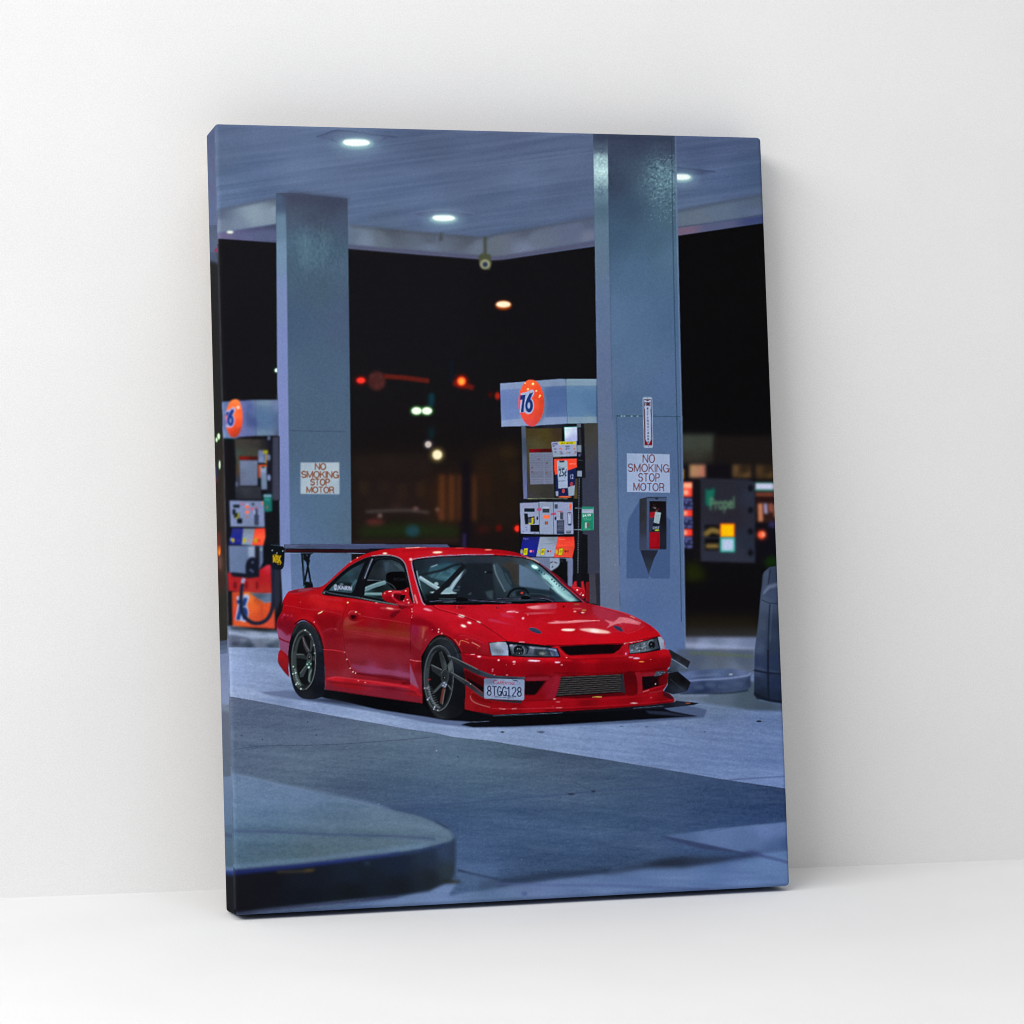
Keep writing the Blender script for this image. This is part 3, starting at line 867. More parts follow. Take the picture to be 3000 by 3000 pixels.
    F(['P', (1055, 1575), (1480, 1565), (1490, 1725), (1310, 1790), (1120, 1860), 'Q', (985, 55), (950, 70), (935, 0)], G('P', (1100, 1650, 'e8513a'), (1400, 1640, 'f05038')), soft=2.5)
    TX('earn 5x', [('P', 0, 0)][1:] or [(1345, 1640), (1470, 1636), (1472, 1676), (1347, 1680)], 'ff9c88', weight=.01, soft=3)
    F(['P', (1110, 1625), (1125, 1605), (1285, 1600), (1305, 1620), 'Q', (1182, 318), (1010, 322), (995, 0)], G('P', (1200, 1650, 'a4bacb'), (1220, 1850, 'aabfe0'), 'Q', (1080, 200, 'aabde2'), (1090, 290, 'a8bada')), soft=2.5)
    F(['P', (1150, 1605), (1255, 1602), (1245, 1635), (1160, 1638)], '2a3a4a', soft=3)
    tile('P')
    TX('Save', [(1135, 1715), (1252, 1708), (1254, 1780), (1140, 1786)], '1f3860', weight=.005, soft=1.5)
    tile('Q')
    TX('25¢', [(1012, -45), (1165, -50), (1165, 130), (1016, 142)], '1b3458', weight=.018, soft=1.5)
    TX('per gallon', [(1015, 172), (1140, 168), (1140, 198), (1017, 202)], '4a5c80', weight=.01, soft=2.5)
    F([(1010, 322), (1182, 318), (1188, 465), (1010, 468)], '182a68', soft=2.5)
    E(1103, 370, 24, 40, 'd85a44', soft=4)
    TX('76', [(1088, 350), (1118, 348), (1118, 388), (1088, 390)], '24306a', weight=.02, soft=3)
    F([(958, 380), (1005, 378), (1008, 466), (965, 468)], '9fb2d0', soft=4)
    F([(1190, 300), (1320, 265), (1320, 455), (1200, 465)], '9fb2c8', soft=4)
    TX('12', [(1230, 62), (1290, 58), (1292, 140), (1232, 146)], 'b0bce4', weight=.02, soft=2)
    E(1257, 245, 24, 40, 'd8523c', soft=4)
    TX('76', [(1240, 228), (1274, 226), (1274, 262), (1240, 264)], '24306a', weight=.02, soft=3)
    F([(1330, 140), (1385, 130), (1375, 520), (1300, 520)], G((1350, 200, '4f4638'), (1330, 480, '5a5030')), soft=5)
    E(1130, 484, 130, 12, 'e8784a', soft=4)
    # keypad block
    F([(265, 525), (1290, 515), (1440, 520), (1440, 600), (290, 605)], '1a1f27', soft=3)
    L([(420, 522), (800, 514), (1180, 518)], 10, '8f9a7c', soft=3)
    F([(283, 605), (640, 590), (650, 580), (1275, 585), (1292, 1180), (920, 1195), (305, 1178)], G((400, 640, 'a0aad2'), (780, 640, '98a8c6'), (1100, 640, '9eacd4'), (350, 900, 'a4b0d4'), (760, 1060, '9eaece'), (1200, 900, '9aa6cc'), (400, 1120, 'a6b4dc'), (1200, 1100, 'a6b2d8')), soft=2.5, part=K + '>printed_keypad_panel')
    L([(642, 590), (655, 1190)], 10, '23444c', soft=2.5)
    L([(915, 585), (920, 1190)], 10, '1d3c44', soft=2.5)
    R4(365, 700, 562, 768, '142b34', soft=3)
    R4(712, 708, 840, 782, '3a4550', soft=3)
    R4(712, 668, 835, 698, 'b4bcd8', soft=4)
    R4(935, 625, 998, 705, '4a5564', soft=4)
    F([(360, 800), (430, 795), (440, 870), (560, 850), (565, 990), (380, 1005)], '19212a', soft=4)
    R4(440, 890, 540, 985, '525c70', soft=5)
    L([(520, 880), (515, 985), (450, 985)], 24, 'b8b41c', soft=4)
    E(540, 890, 14, 14, 'e07a34', soft=4)
    F([(480, 1010), (650, 1010), (655, 1150), (480, 1145)], '1a1a20', soft=4)
    E(613, 888, 18, 36, '1f2b36', soft=4)
    F([(722, 830), (845, 828), (848, 895), (724, 898)], 'f47a4c', soft=4)
    R4(755, 950, 812, 1005, '5a4a48', soft=4)
    R4(768, 965, 800, 992, 'c86a40', soft=4)
    F([(600, 705), (690, 692), (692, 745), (604, 750)], 'b8547a', soft=5)
    F([(866, 795), (962, 780), (966, 822), (870, 830)], 'b4466e', soft=5)
    E(955, 890, 18, 36, '1b2831', soft=4)
    L([(985, 765), (1085, 760)], 18, 'c05a62', soft=4)
    R4(985, 780, 1030, 905, 'b4bddc', soft=3)
    R4(1040, 775, 1100, 910, '4a5468', soft=4)
    for y in (800, 825, 850, 880):
        L([(992, y), (1022, y)], 8, '6a7494', soft=3)
    F([(975, 925), (1118, 920), (1120, 1170), (980, 1170)], '2b3248', soft=3)
    for y in range(945, 1150, 24):
        L([(990, y), (1108, y)], 9, '8a93b8', soft=3, a=.8)
    R4(980, 1150, 1122, 1180, '1f3e70', soft=3)
    F([(1180, 775), (1250, 772), (1258, 1010), (1185, 1012)], '2f4a7a', soft=3)
    F([(1190, 790), (1243, 788), (1248, 985), (1194, 988)], 'b4bfe2', soft=3)
    E(1217, 808, 14, 20, 'b07a80', soft=4)
    L([(1200, 1018), (1250, 1018)], 16, '2a44a8', soft=4)
    E(1238, 650, 28, 44, 'ec6a4c', soft=3)
    F([(1215, 680), (1268, 690), (1245, 748)], 'ee6a4a', soft=4)
    R4(1158, 1115, 1248, 1172, '5a6880', soft=3)
    L([(1170, 1130), (1236, 1128)], 10, 'a0aed0', soft=3)
    for x, y in ((400, 1060), (350, 1140), (410, 1110), (560, 1170)):
        E(x, y, 20, 10, '6070c0', soft=5, a=.7)
    # grade buttons
    F([(290, 1188), (1440, 1190), (1440, 1250), (300, 1245)], '17181e', soft=4)
    F([(345, 1245), (662, 1240), (590, 1612), (278, 1602)], G((500, 1260, '242a8c'), (480, 1330, '1c2cc8'), (400, 1500, '1626cc'), (500, 1590, '1a2cc4')), soft=2.5, part=K + '>printed_grade_button')
    F([(662, 1240), (1000, 1240), (928, 1616), (592, 1612)], G((850, 1260, '8292a4'), (800, 1330, 'a2b2cc'), (760, 1500, 'a6b6dc'), (760, 1600, 'a4b4d6')), soft=2.5, part=K + '>printed_grade_button ')
    F([(1000, 1240), (1305, 1238), (1312, 1430), (1272, 1632), (928, 1620)], G((1200, 1260, 'd83c34'), (1200, 1330, 'f65440'), (1100, 1500, 'ff5f44'), (1150, 1600, 'f85a44')), soft=2.5, part=K + '>printed_grade_button  ')
    TX('Regular', [(350, 1255), (458, 1262), (452, 1300), (344, 1294)], '8088d0', weight=.01, soft=2.5)
    TX('Premium', [(1020, 1262), (1140, 1266), (1136, 1300), (1014, 1296)], 'f08878', weight=.01, soft=3)
    L([(710, 1370), (900, 1366)], 5, '62809c', soft=2)
    L([(710, 1370), (695, 1500)], 5, '8498b4', soft=2)
    L([(1040, 1372), (1240, 1370)], 5, 'd84a38', soft=2)
    for x, t_, k in ((390, '87', '141a50'), (715, '89', '4a4a20'), (1052, '91', '5a2a18')):
        F([(x - 30, 1460), (x + 44, 1456), (x + 30, 1580), (x - 46, 1580)], 'd2cc1a', soft=2.5)
        L([(x - 30, 1460), (x + 44, 1456), (x + 30, 1580), (x - 46, 1580), (x - 30, 1460)], 6, '3c4820', soft=2.5, sm=False)
        TX(t_, [(x - 18, 1490), (x + 24, 1488), (x + 16, 1552), (x - 26, 1552)], '6a6a18', weight=.02, soft=2.5)
    for x, k in ((318, 'a4a468'), (648, 'b4b458'), (974, 'd0a23c')):
        E(x, 1520, 24, 44, k, soft=4)
    for x, k, k2 in ((490, 'f0909c', 'c030a0'), (815, '6a3838', 'd85a50'), (1145, '8a3c30', 'c83a30')):
        E(x, 1510, 24, 22, k, soft=4)
        E(x + 45, 1512, 16, 22, k2, soft=4)
    L([(600, 1618), (1270, 1636)], 8, '1c4a48', soft=3)
    # below the buttons
    F([(480, 1625), (1275, 1640), (1280, 1960), (700, 1960)], G((600, 1700, '7c88b2'), (780, 1760, '7c8ab4'), (900, 1900, '8c9cbc')), soft=3)
    F([(845, 1640), (1010, 1640), (1040, 1800), (930, 1900), (850, 1850)], G((900, 1680, '9cacc8'), (930, 1780, 'a0b2cc')), soft=4)
    for x0, y0, x1, y1 in ((850, 1735, 905, 1705), (930, 1710, 990, 1735), (885, 1820, 910, 1790)):
        L([(x0, y0), (x1, y1)], 18, '2b3a44', soft=4)
    F([(1035, 1645), (1160, 1650), (1165, 1960), (960, 1960), (1000, 1820), (1040, 1760)], '15171c', soft=4, part=K + '>printed_nozzle')
    L([(1020, 1810), (950, 1910)], 12, '8aa0c0', soft=4)
    L([(1060, 1690), (1110, 1710)], 8, '4a4a58', soft=4)
    F([(1160, 1650), (1275, 1650), (1280, 1960), (1170, 1960)], '7f8cb6', soft=4)
    R4(1180, 1660, 1262, 1745, '8ea4b8', soft=4)
    E(1210, 1690, 14, 14, '3a8070', soft=4)
    tile('T4')
    F([(262, 1085), (600, 1085), (600, 1260), (262, 1260)], '8090b4', a=0)
    F([(566, 1090), (600, 1090), (596, 1262), (566, 1262)], '7f8cb4', soft=2.5)
    F([(260, 1084), (455, 1084), (455, 1400), (260, 1300)], G((350, 1150, '7b8ab0'), (400, 1250, '6a8098')), soft=2)
    F([(455, 1170), (566, 1100), (566, 1300), (520, 1260)], '121418', soft=3)
    F([(520, 1110), (556, 1100), (556, 1180), (490, 1175)], '14151a', soft=3)
    # hose with its spring guard
    F(['P', (1490, 980), (1600, 980), (1640, 1600), (1630, 1750), (1580, 1930), 'Q', (1450, 60), (1460, 600), (1440, 1930), 'T4', (650, 1262), (622, 1262), 'Q', (1340, 1930), (1370, 600), (1370, 0), 'P', (1500, 1700)], '1a1c24', soft=2.5, part=K + '>printed_pump_hose')
    L(['P', (1530, 1000), (1560, 1500)], 14, '3a3c46', soft=4)
    tile('P')
    R4(1492, 1312, 1565, 1440, '8c9cae', soft=5)
    E(1535, 1500, 20, 26, '5a60a8', soft=5)
    L([(1500, 1590), (1600, 1600)], 10, '4a4c58', soft=4)
    R4(1495, 1795, 1580, 1900, '90a0c8', soft=4)
    tile('Q')
    R4(1370, 0, 1448, 98, '92a2c0', soft=4)
    for i in range(62):
        E(1400 - 24 * i / 62, 140 + i * 29, 8, 8, '8c9cb0' if i < 40 else '9cb0b8', soft=2, a=.85)
    L([(1325, 692), (1450, 700)], 10, '8c9ac0', soft=3)
    L([(1260, 1105), (1440, 1100)], 10, '9cacd0', soft=3)
    L([(1235, 1040), (1250, 1100)], 5, '8090b0', soft=2)
    F([(1452, 668), (1678, 670), (1672, 1108), (1438, 1124)], G((1560, 700, '1a9c80'), (1540, 900, '0fa07a'), (1560, 1080, '109c78')), soft=2.5, part=K + '>printed_price_tag')
    L([(1672, 680), (1666, 1100)], 8, '48c0a0', soft=3)
    R4(1455, 715, 1665, 788, 'b4c0dc', soft=3)
    TX('COFFEE CLUB', [(1462, 728), (1656, 724), (1656, 748), (1462, 752)], '8494b8', weight=.01, soft=3)
    TX('$4.99', [(1462, 812), (1622, 802), (1622, 862), (1466, 866)], 'd4e8ec', weight=.025, soft=1.5)
    TX('Large Mocha Iced', [(1468, 882), (1634, 876), (1634, 898), (1470, 904)], 'a0d4cc', weight=.005, soft=2)
    TX('+ Pack of Donuts', [(1478, 906), (1622, 900), (1622, 922), (1480, 928)], 'a0d4cc', weight=.005, soft=2)
    F([(1512, 968), (1545, 962), (1545, 1072), (1512, 1074)], 'b4c4cc', soft=3)
    E(1566, 1010, 18, 44, '7a4450', soft=4)
    L([(1480, 1092), (1626, 1086)], 6, '70c8b0', soft=2)
    # red nozzle boot that shows past the car
    F(['C', (310, 170), (350, 100), (385, 95), (395, 150), (445, 150), (450, 95), (475, 95), (495, 220), (540, 100), (560, 360), (500, 360)], G((350, 150, 'e03038'), (460, 130, 'd82a34'), (520, 300, 'a81a20')), soft=2.5, a=.0)
    F(['C', (505, 110), (545, 100), (548, 360), (500, 340)], '8c1c22', soft=3)
    F(['C', (545, 0), (640, 0), (640, 380), (550, 370)], '4a4a58', soft=3)
    F(['C', (620, 0), (700, 0), (700, 410), (640, 400)], '33333e', soft=4)
    F(['C', (300, 190), (345, 130), (360, 98), (385, 95), (392, 160), (330, 200)], 'd42c38', soft=3)
    F(['C', (445, 100), (470, 92), (490, 200), (500, 260), (450, 210)], 'd02c38', soft=3)
    # sign head
    tile('P')
    F([(38, 152), (480, 118), (1130, 65), (1275, 66), (1305, 905), (700, 945), (65, 966)], G((70, 200, '7c94c4'), (300, 190, '7890bc'), (900, 130, '768cb0'), (1200, 120, '7089ac'), (80, 350, '6882c4'), (300, 500, '6480bc'), (250, 750, '6a88c4'), (1000, 350, '4c6ca4'), (1100, 600, '4e70b0'), (950, 600, '4f70aa'), (1200, 300, '4a68a0'), (100, 880, '8098cc'), (300, 900, '8499c6'), (1000, 840, '7a92c4'), (1200, 840, '7890c2')), soft=2, part=K + '>printed_pump_header')
    F([(45, 290), (400, 250), (400, 810), (60, 850)], '6480c0', soft=7, a=.5)
    F([(880, 215), (1275, 195), (1300, 775), (900, 790)], '4c6eaa', soft=6, a=.6)
    F([(1275, 66), (1880, 60), (1900, 893), (1305, 905)], G((1400, 120, '7696a8'), (1700, 120, '7598ae'), (1400, 350, '5880ac'), (1700, 400, '5078a4'), (1500, 600, '5c86b4'), (1800, 600, '4a74a6'), (1400, 830, '7498a6'), (1700, 830, '7494a4'), (1400, 740, '5e88b8')), soft=2)
    F([(1285, 190), (1880, 188), (1885, 770), (1300, 775)], '5680b0', soft=5, a=.55)
    F([(1850, 60), (1900, 60), (1900, 893), (1850, 895)], '3a5070', soft=9, a=.8)
    smooth_hd = F([(38, 152), (480, 118), (1130, 65), (1275, 66), (1880, 60), (1900, 893), (1305, 905), (700, 945), (65, 966)], '000000', a=0)
    INK[...] *= (1 + .10 * smooth_hd)[..., None]
    for band in ([(42, 160), (480, 126), (1130, 74), (1272, 74), (1278, 190), (880, 205), (400, 240), (50, 272)], [(62, 860), (400, 815), (880, 790), (1300, 775), (1304, 896), (700, 936), (66, 958)], [(1280, 74), (1860, 68), (1862, 180), (1284, 184)], [(1300, 778), (1866, 774), (1870, 884), (1306, 896)]):
        F(band, 'a8b8d4', soft=5, a=.35)
    L([(1276, 70), (1306, 905)], 6, '3f6490', soft=2)
    E(670, 560, 240, 400, '8fa0bc', soft=18, a=.55)
    F([(720, 90), (800, 180), (890, 380), (905, 620), (870, 800), (740, 930)], '7080a0', soft=14, a=.6)
    F([(620, 82), (720, 110), (800, 210), (855, 370), (868, 530), (850, 690), (790, 840), (700, 940), (630, 958), (540, 920), (450, 800), (395, 650), (382, 500), (400, 340), (460, 190), (540, 100)],
      G((620, 130, 'f06a40'), (480, 250, 'f2643c'), (420, 480, 'ef5c38'), (740, 300, 'ec5534'), (700, 550, 'ee5a38'), (840, 500, 'd04a34'), (600, 800, 'e8543c'), (820, 700, 'd44a38'), (500, 780, 'ea5a40'), (640, 920, 'd8505c'), (560, 870, 'd85460'), (720, 880, 'd04a3c')), soft=2, sm=True, part=K + '>printed_pump_logo')
    L([(430, 375), (540, 350), (640, 305), (655, 300)], 76, 'b4c2ea', soft=2.5, sm=False)
    L([(430, 400), (470, 410), (450, 700)], 82, 'b4c2ea', soft=2.5, sm=False)
    L([(640, 315), (560, 450), (530, 560)], 96, 'b4c2ea', soft=2.5)
    E(572, 570, 104, 158, 'b4c2ea', soft=2.5)
    L([(425, 440), (470, 430)], 70, 'b4c2ea', soft=2.5)
    F([(416, 374), (532, 360), (522, 430), (512, 452), (484, 692), (428, 694), (458, 456), (412, 460)], '1840a4', soft=1.5)
    L([(528, 352), (498, 560), (492, 690)], 14, 'b4c2ea', soft=1.5)
    F([(600, 325), (662, 318), (612, 440), (582, 520), (510, 560), (540, 440)], '1840a4', soft=1.5)
    E(584, 568, 74, 130, '1840a4', soft=1.5)
    E(580, 566, 24, 60, 'b0bee8', soft=2)
    for x, y, r in ((658, 158, 24), (562, 258, 20), (720, 290, 16), (790, 380, 17), (778, 405, 12), (510, 145, 12), (618, 325, 8)):
        O(x, y, r, 'fff0a0', 'f8a050')
pump_right()

# ---- right pillar
PL2 = F(['T2', (724, 120), (1243, 130), (1283, 1930), 'T4', (1283, 190), (1308, 1700), (1300, 1990), 'T4', (785, 1990), (757, 230), 'T2', (750, 1670)],
        G('T2', (850, 200, '45506a'), (1000, 200, '424d68'), (1200, 200, '46526c'), (850, 450, '42506a'), (1000, 350, '4a5d76'), (1180, 420, '6a90a4'), (1100, 400, '5a7a90'), (1200, 620, '54748c'), (950, 600, '46607c'), (870, 750, '4a6888'), (1100, 800, '507290'), (1230, 900, '5a7ea0'), (1000, 1000, '557aa0'), (1000, 1300, '5a7ea8'), (870, 1300, '6082ac'), (1200, 1300, '5478a4'), (1000, 1600, '5e80aa'), (1200, 1700, '5c7cac'), (870, 1700, '6480aa'),
          'T4', (950, 100, '587aa4'), (1200, 200, '587aa8'), (900, 500, '5f7fae'), (1240, 500, '5a78aa'), (900, 800, '6482b4'), (1250, 900, '6080b4'), (900, 1250, '6682b6'), (1200, 1250, '5e7eb4'), (1050, 1380, '5a7cb6'), (1250, 1550, '5f80bc')), soft=1.5, part='printed_pillar ')
smooth_in(PL2, 12)
grain(PL2, 2, 5, 5, 0, 8)
tile('T2')
PLF = F(['T2', (724, 120), (815, 125), (822, 700), (848, 1930), 'T4', (850, 0), (872, 700), (897, 1390), (897, 1990), (780, 1990), (757, 230), 'T2', (750, 1670), (735, 800)],
        G('T2', (770, 170, '47526c'), (770, 220, '566880'), (770, 300, 'b0d4dc'), (775, 370, 'c8ecf0'), (775, 430, 'a0c4d0'), (780, 500, '6a8aa0'), (780, 620, '5e7c94'), (785, 760, '6a87a0'), (790, 900, '6b86a2'), (800, 1200, '6a82aa'), (800, 1600, '6c80aa'), 'T4', (800, 100, '6c80a8'), (805, 500, '70819c'), (820, 800, '73849e'), (830, 1100, '7586a4'), (840, 1350, '7183a6')), soft=1.5)
grain(PLF, 2, 6, 6, 0, 10)
tile('T2')
gl = np.zeros((PHT, PWD), np.float32)
gm = F([(1060, 300), (1150, 270), (1240, 300), (1245, 560), (1180, 620), (1060, 480)], '6f98a8', soft=50, a=.25, clip=PL2)
for (mm, am) in ((gm, 26), (F([(728, 230), (818, 230), (818, 520), (735, 520)], '6f98a8', soft=24, a=0), 18)):
    grain(mm * PL2, am, 7, 6, 20, 12, (.8, 1, 1))
    grain(mm * PL2, am, 4, 4, 0, 13, (.8, 1, 1))
rg = np.random.default_rng(4)
for i in range(260):
    t_ = rg.random()
    x, y = 1010 + 230 * math.sqrt(rg.random()), 260 + 430 * rg.random()
    E(x, y, 3, 3, 'b4dce2', soft=1.5, a=.5 * rg.random(), clip=PL2)
F([(724, 120), (1243, 130), (1240, 180), (724, 165)], '3c465e', soft=16, a=.8, clip=PL2)
L([(822, 180), (828, 900), (848, 1930)], 5, '4a6080', soft=2.5, a=.5)
L([(1216, 180), (1228, 900), (1252, 1930), 'T4', (1252, 190), (1275, 1100), (1282, 1480)], 5, '2e4a68', soft=1.5, a=.8)
L(['T2', (1240, 150), (1255, 900), (1282, 1930), 'T4', (1283, 190), (1308, 1700)], 8, '7c94bc', soft=2.5, a=.7)
L(['T4', (1270, 230), (1275, 600)], 3, '2c4464', soft=1, a=.6)
L(['T4', (874, 190), (893, 1130)], 4, '3c587e', soft=1.5, a=.7)
L(['T4', (893, 1290), (897, 1390)], 4, '3c587e', soft=1.5, a=.7)
L(['T4', (872, 188), (1040, 188)], 5, '2a5058', soft=1.5)
L(['T4', (1100, 190), (1275, 192)], 4, '33566e', soft=1.5, a=.9)
for x in (905, 922, 968, 1005):
    E(0, 0, 1, 1, '000000', a=0)
    F(['T4'] + EP(x, 189, 7, 3), 'a8c8d0', soft=1.5)
# fire extinguisher sign
tile('V')
KS = 'printed_pillar >printed_extinguisher_sign'
F([(664, 165), (690, 142), (815, 142), (842, 165), (860, 1075), (840, 1102), (705, 1102), (685, 1080)], G((750, 160, 'a4b8d0'), (750, 300, 'b0c0e2'), (770, 600, 'aebee2'), (770, 1080, 'a8bad8')), soft=2, part=KS)
F([(677, 183), (830, 183), (845, 1055), (697, 1055)], '4c2428', soft=2)
F([(690, 196), (820, 196), (835, 1040), (706, 1040)], 'b0c0e4', soft=1.5)
F([(684, 187), (826, 187), (756, 222)], '6c2420', soft=2)
F([(686, 335), (708, 375), (716, 940), (702, 940)], '5a2828', soft=2)
F([(828, 330), (812, 372), (824, 930), (838, 930)], '4a2626', soft=2)
F([(697, 930), (712, 930), (772, 1040), (700, 1055)], '84161a', soft=2)
F([(840, 930), (828, 930), (772, 1040), (846, 1055)], '84161a', soft=2)
TS('FIRE', [(704, 245), (808, 245), (810, 308), (706, 308)], 12, '4a2024', soft=1.5, gap=.42)
for i, ch in enumerate('EXTINGUISHER'):
    x, y = 756 + i * 1.4, 340 + i * 57.5
    w = 5 if ch == 'I' else 14
    TX(ch, [(x - w, y), (x + w, y), (x + w, y + 40), (x - w, y + 40)], '26303e', weight=.03, soft=1.5)
E(755, 163, 8, 8, '4a6a90', soft=2)
E(773, 1080, 8, 8, '4a6a90', soft=2)
F(['V', (366, 1203), (1172, 1220), (1180, 1930), 'W', (1180, 270), (372, 258)], G('V', (450, 1300, 'a4bae0'), (700, 1260, 'abc0e2'), (1100, 1300, 'a8bce0'), (500, 1700, 'aabfe6'), (1100, 1700, 'a6bae2'), (760, 1500, 'aec2e8')), soft=2, part='printed_pillar >printed_warning_sign')
for s_, q in (('NO', [(672, 1232), (888, 1228), (887, 1378), (672, 1374)]), ('SMOKING', [(396, 1404), (1156, 1416), (1156, 1558), (396, 1546)]),
              ('STOP', [(590, 1584), (980, 1590), (978, 1732), (590, 1728)]), ('MOTOR', [(498, 1766), (1066, 1774), (1066, 1910), (498, 1902)])):
    TS(s_, q, 18, '74392c', soft=1.2, gap=.25)
# extinguisher cabinet
tile('W')
F([(600, 430), (400, 770), (370, 1000), (360, 1890), (770, 1890), (800, 1830), (830, 1890), (1180, 1890), (1190, 790), (1120, 720)], '42629a', soft=6, a=.72)
KC = 'printed_pillar >printed_extinguisher_cabinet'
F([(605, 390), (760, 352), (1115, 352), (1125, 1300), (1100, 1350), (605, 1350)], G((680, 450, '363a44'), (680, 700, '34363e'), (680, 900, '3a3e4c'), (700, 1250, '46506c'), (1000, 1330, '4a5a84'), (1110, 500, '485a80')), soft=2.5, part=KC)
F([(745, 375), (1120, 375), (1125, 430), (745, 430)], '50658a', soft=4)
L([(760, 355), (1115, 355)], 8, '2c3a50', soft=3)
F([(745, 380), (790, 400), (790, 1340), (740, 1340)], G((765, 500, '50648c'), (765, 900, '4e628e'), (765, 1300, '4c5e88')), soft=3)
F([(620, 1355), (960, 1355), (880, 1520), (780, 1815), (690, 1560)], G((700, 1400, '2b2f42'), (850, 1450, '2c3040'), (780, 1600, '343c4c'), (780, 1780, '3c465e')), soft=4)
E(930, 385, 30, 14, '232c38', soft=5)
F([(795, 430), (1105, 430), (1112, 1335), (795, 1335)], G((900, 480, '191317'), (1060, 700, '1b1a22'), (850, 800, '272a38'), (1060, 1200, '262a3a')), soft=3, part=KC)
F([(800, 640), (895, 630), (900, 740), (800, 740)], '9c1c2a', soft=3, part='printed_pillar >printed_fire_extinguisher')
F([(802, 1015), (990, 1015), (990, 1330), (802, 1330)], G((830, 1100, 'a01020'), (900, 1150, 'a81426'), (960, 1150, '8c0e1c')), soft=3, part='printed_pillar >printed_fire_extinguisher')
F([(802, 740), (860, 740), (870, 960), (990, 900), (990, 1015), (802, 1010)], '39405a', soft=4)
F([(860, 860), (990, 860), (990, 1010), (830, 1010)], '1c2232', soft=5)
F([(905, 630), (1012, 650), (975, 855), (872, 830)], 'a4bccb', soft=2.5)
for i in range(5):
    L([(915 - i * 6, 690 + i * 30), (985 - i * 6, 702 + i * 30)], 6, '7f96ac', soft=3, a=.7)
TX('DRY', [(855, 910), (985, 905), (985, 955), (855, 955)], '9cb4d8', weight=.03, soft=3)
E(935, 978, 46, 12, 'b4c02a', soft=4)
for x, y, k in ((900, 560, 'a08a8a'), (930, 610, '8a5a60'), (870, 550, '5a5a64'), (960, 580, '6a2a30'), (880, 500, '3a2428')):
    E(x, y, 20, 16, k, soft=6, a=.8)
L([(720, 560), (715, 760), (670, 880)], 10, '54402e', soft=4, a=.7)
for x, y in ((146, 1275), (146, 1635)):
    E(x, y, 8, 20, '9aa4c0', soft=5, a=.6)
# the far pump sits behind the plane of focus
dm = np.zeros((PHT, PWD), np.float32)
tile('T3')
dmc = coverage([pts_of([(60, 60), (546, 60), (560, 1000), (585, 1660), (60, 1660)])[0]], 6)
dm[dmc[0]:dmc[1], dmc[2]:dmc[3]] = blur(dmc[4], 2.0)
defocus(dm, 2.3)

# ---- near forecourt
tile('T5')
LIGHT = F(['T3', (60, 1650), (560, 1655), (600, 1700), (1400, 1900), 'T6', (1200, 60), (1720, 60), (1760, 900), (1735, 878), (1340, 822), (640, 706), (0, 606), 'T5', (1930, 590), (1874, 582), (1653, 560), (1549, 537), (1374, 512), (880, 426), (400, 335), (240, 308), (100, 220), 'T3', (60, 1900)],
          G('T3', (200, 1700, '93a6cc'), (400, 1690, '8397bf'), (530, 1700, '7e92ba'), (300, 1800, '9aade0'), (200, 1900, 'a8b8e2'), 'T5', (230, 60, 'a6b8e4'), (400, 60, '93a6d4'), (230, 250, 'a3b4dd'), (420, 180, '8e9fca'), (560, 150, '92a6d2'), (600, 260, '8093bc'), (350, 300, 'a0b0d8'), (700, 350, '98abda'), (1100, 430, '9db0dc'), (1500, 500, '95a9d6'), (1880, 560, '94a8d4'),
            'T6', (100, 540, '8ca2ce'), (300, 560, '90a6d4'), (600, 480, '879fd0'), (900, 420, '8399c8'), (600, 640, '8aa2d6'), (1000, 600, '7f98ce'), (1300, 500, '768ec4'), (1600, 470, '7089c0'), (1300, 740, '7c96d0'), (1600, 640, '7690cc'), (1700, 840, '7b97d8'), (1100, 300, '7f92b6'), (1300, 360, '7388ac')), soft=2, part='printed_forecourt')
smooth_in(LIGHT, 20)
tone(LIGHT, .99, 1.02, 1.02)
grain(LIGHT, 6, 150, 9, 4, 21)
grain(LIGHT, 5, 60, 5, 8, 22)
grain(LIGHT, 5, 9, 4, 3, 20)
grain(LIGHT, 4, 4, 3, 0, 37)
grain(LIGHT, 5, 300, 40, 5, 38)
tile('T6')
F([(1050, 200), (1520, 200), (1560, 320), (1740, 345), (1740, 390), (1500, 382), (1300, 352), (1150, 325), (1000, 330)], G((1100, 300, '72849e'), (1300, 300, '64778e'), (1500, 300, '536678'), (1600, 350, '4e6076'), (1700, 370, '566a88')), soft=7, part='printed_forecourt')
tile('T5')
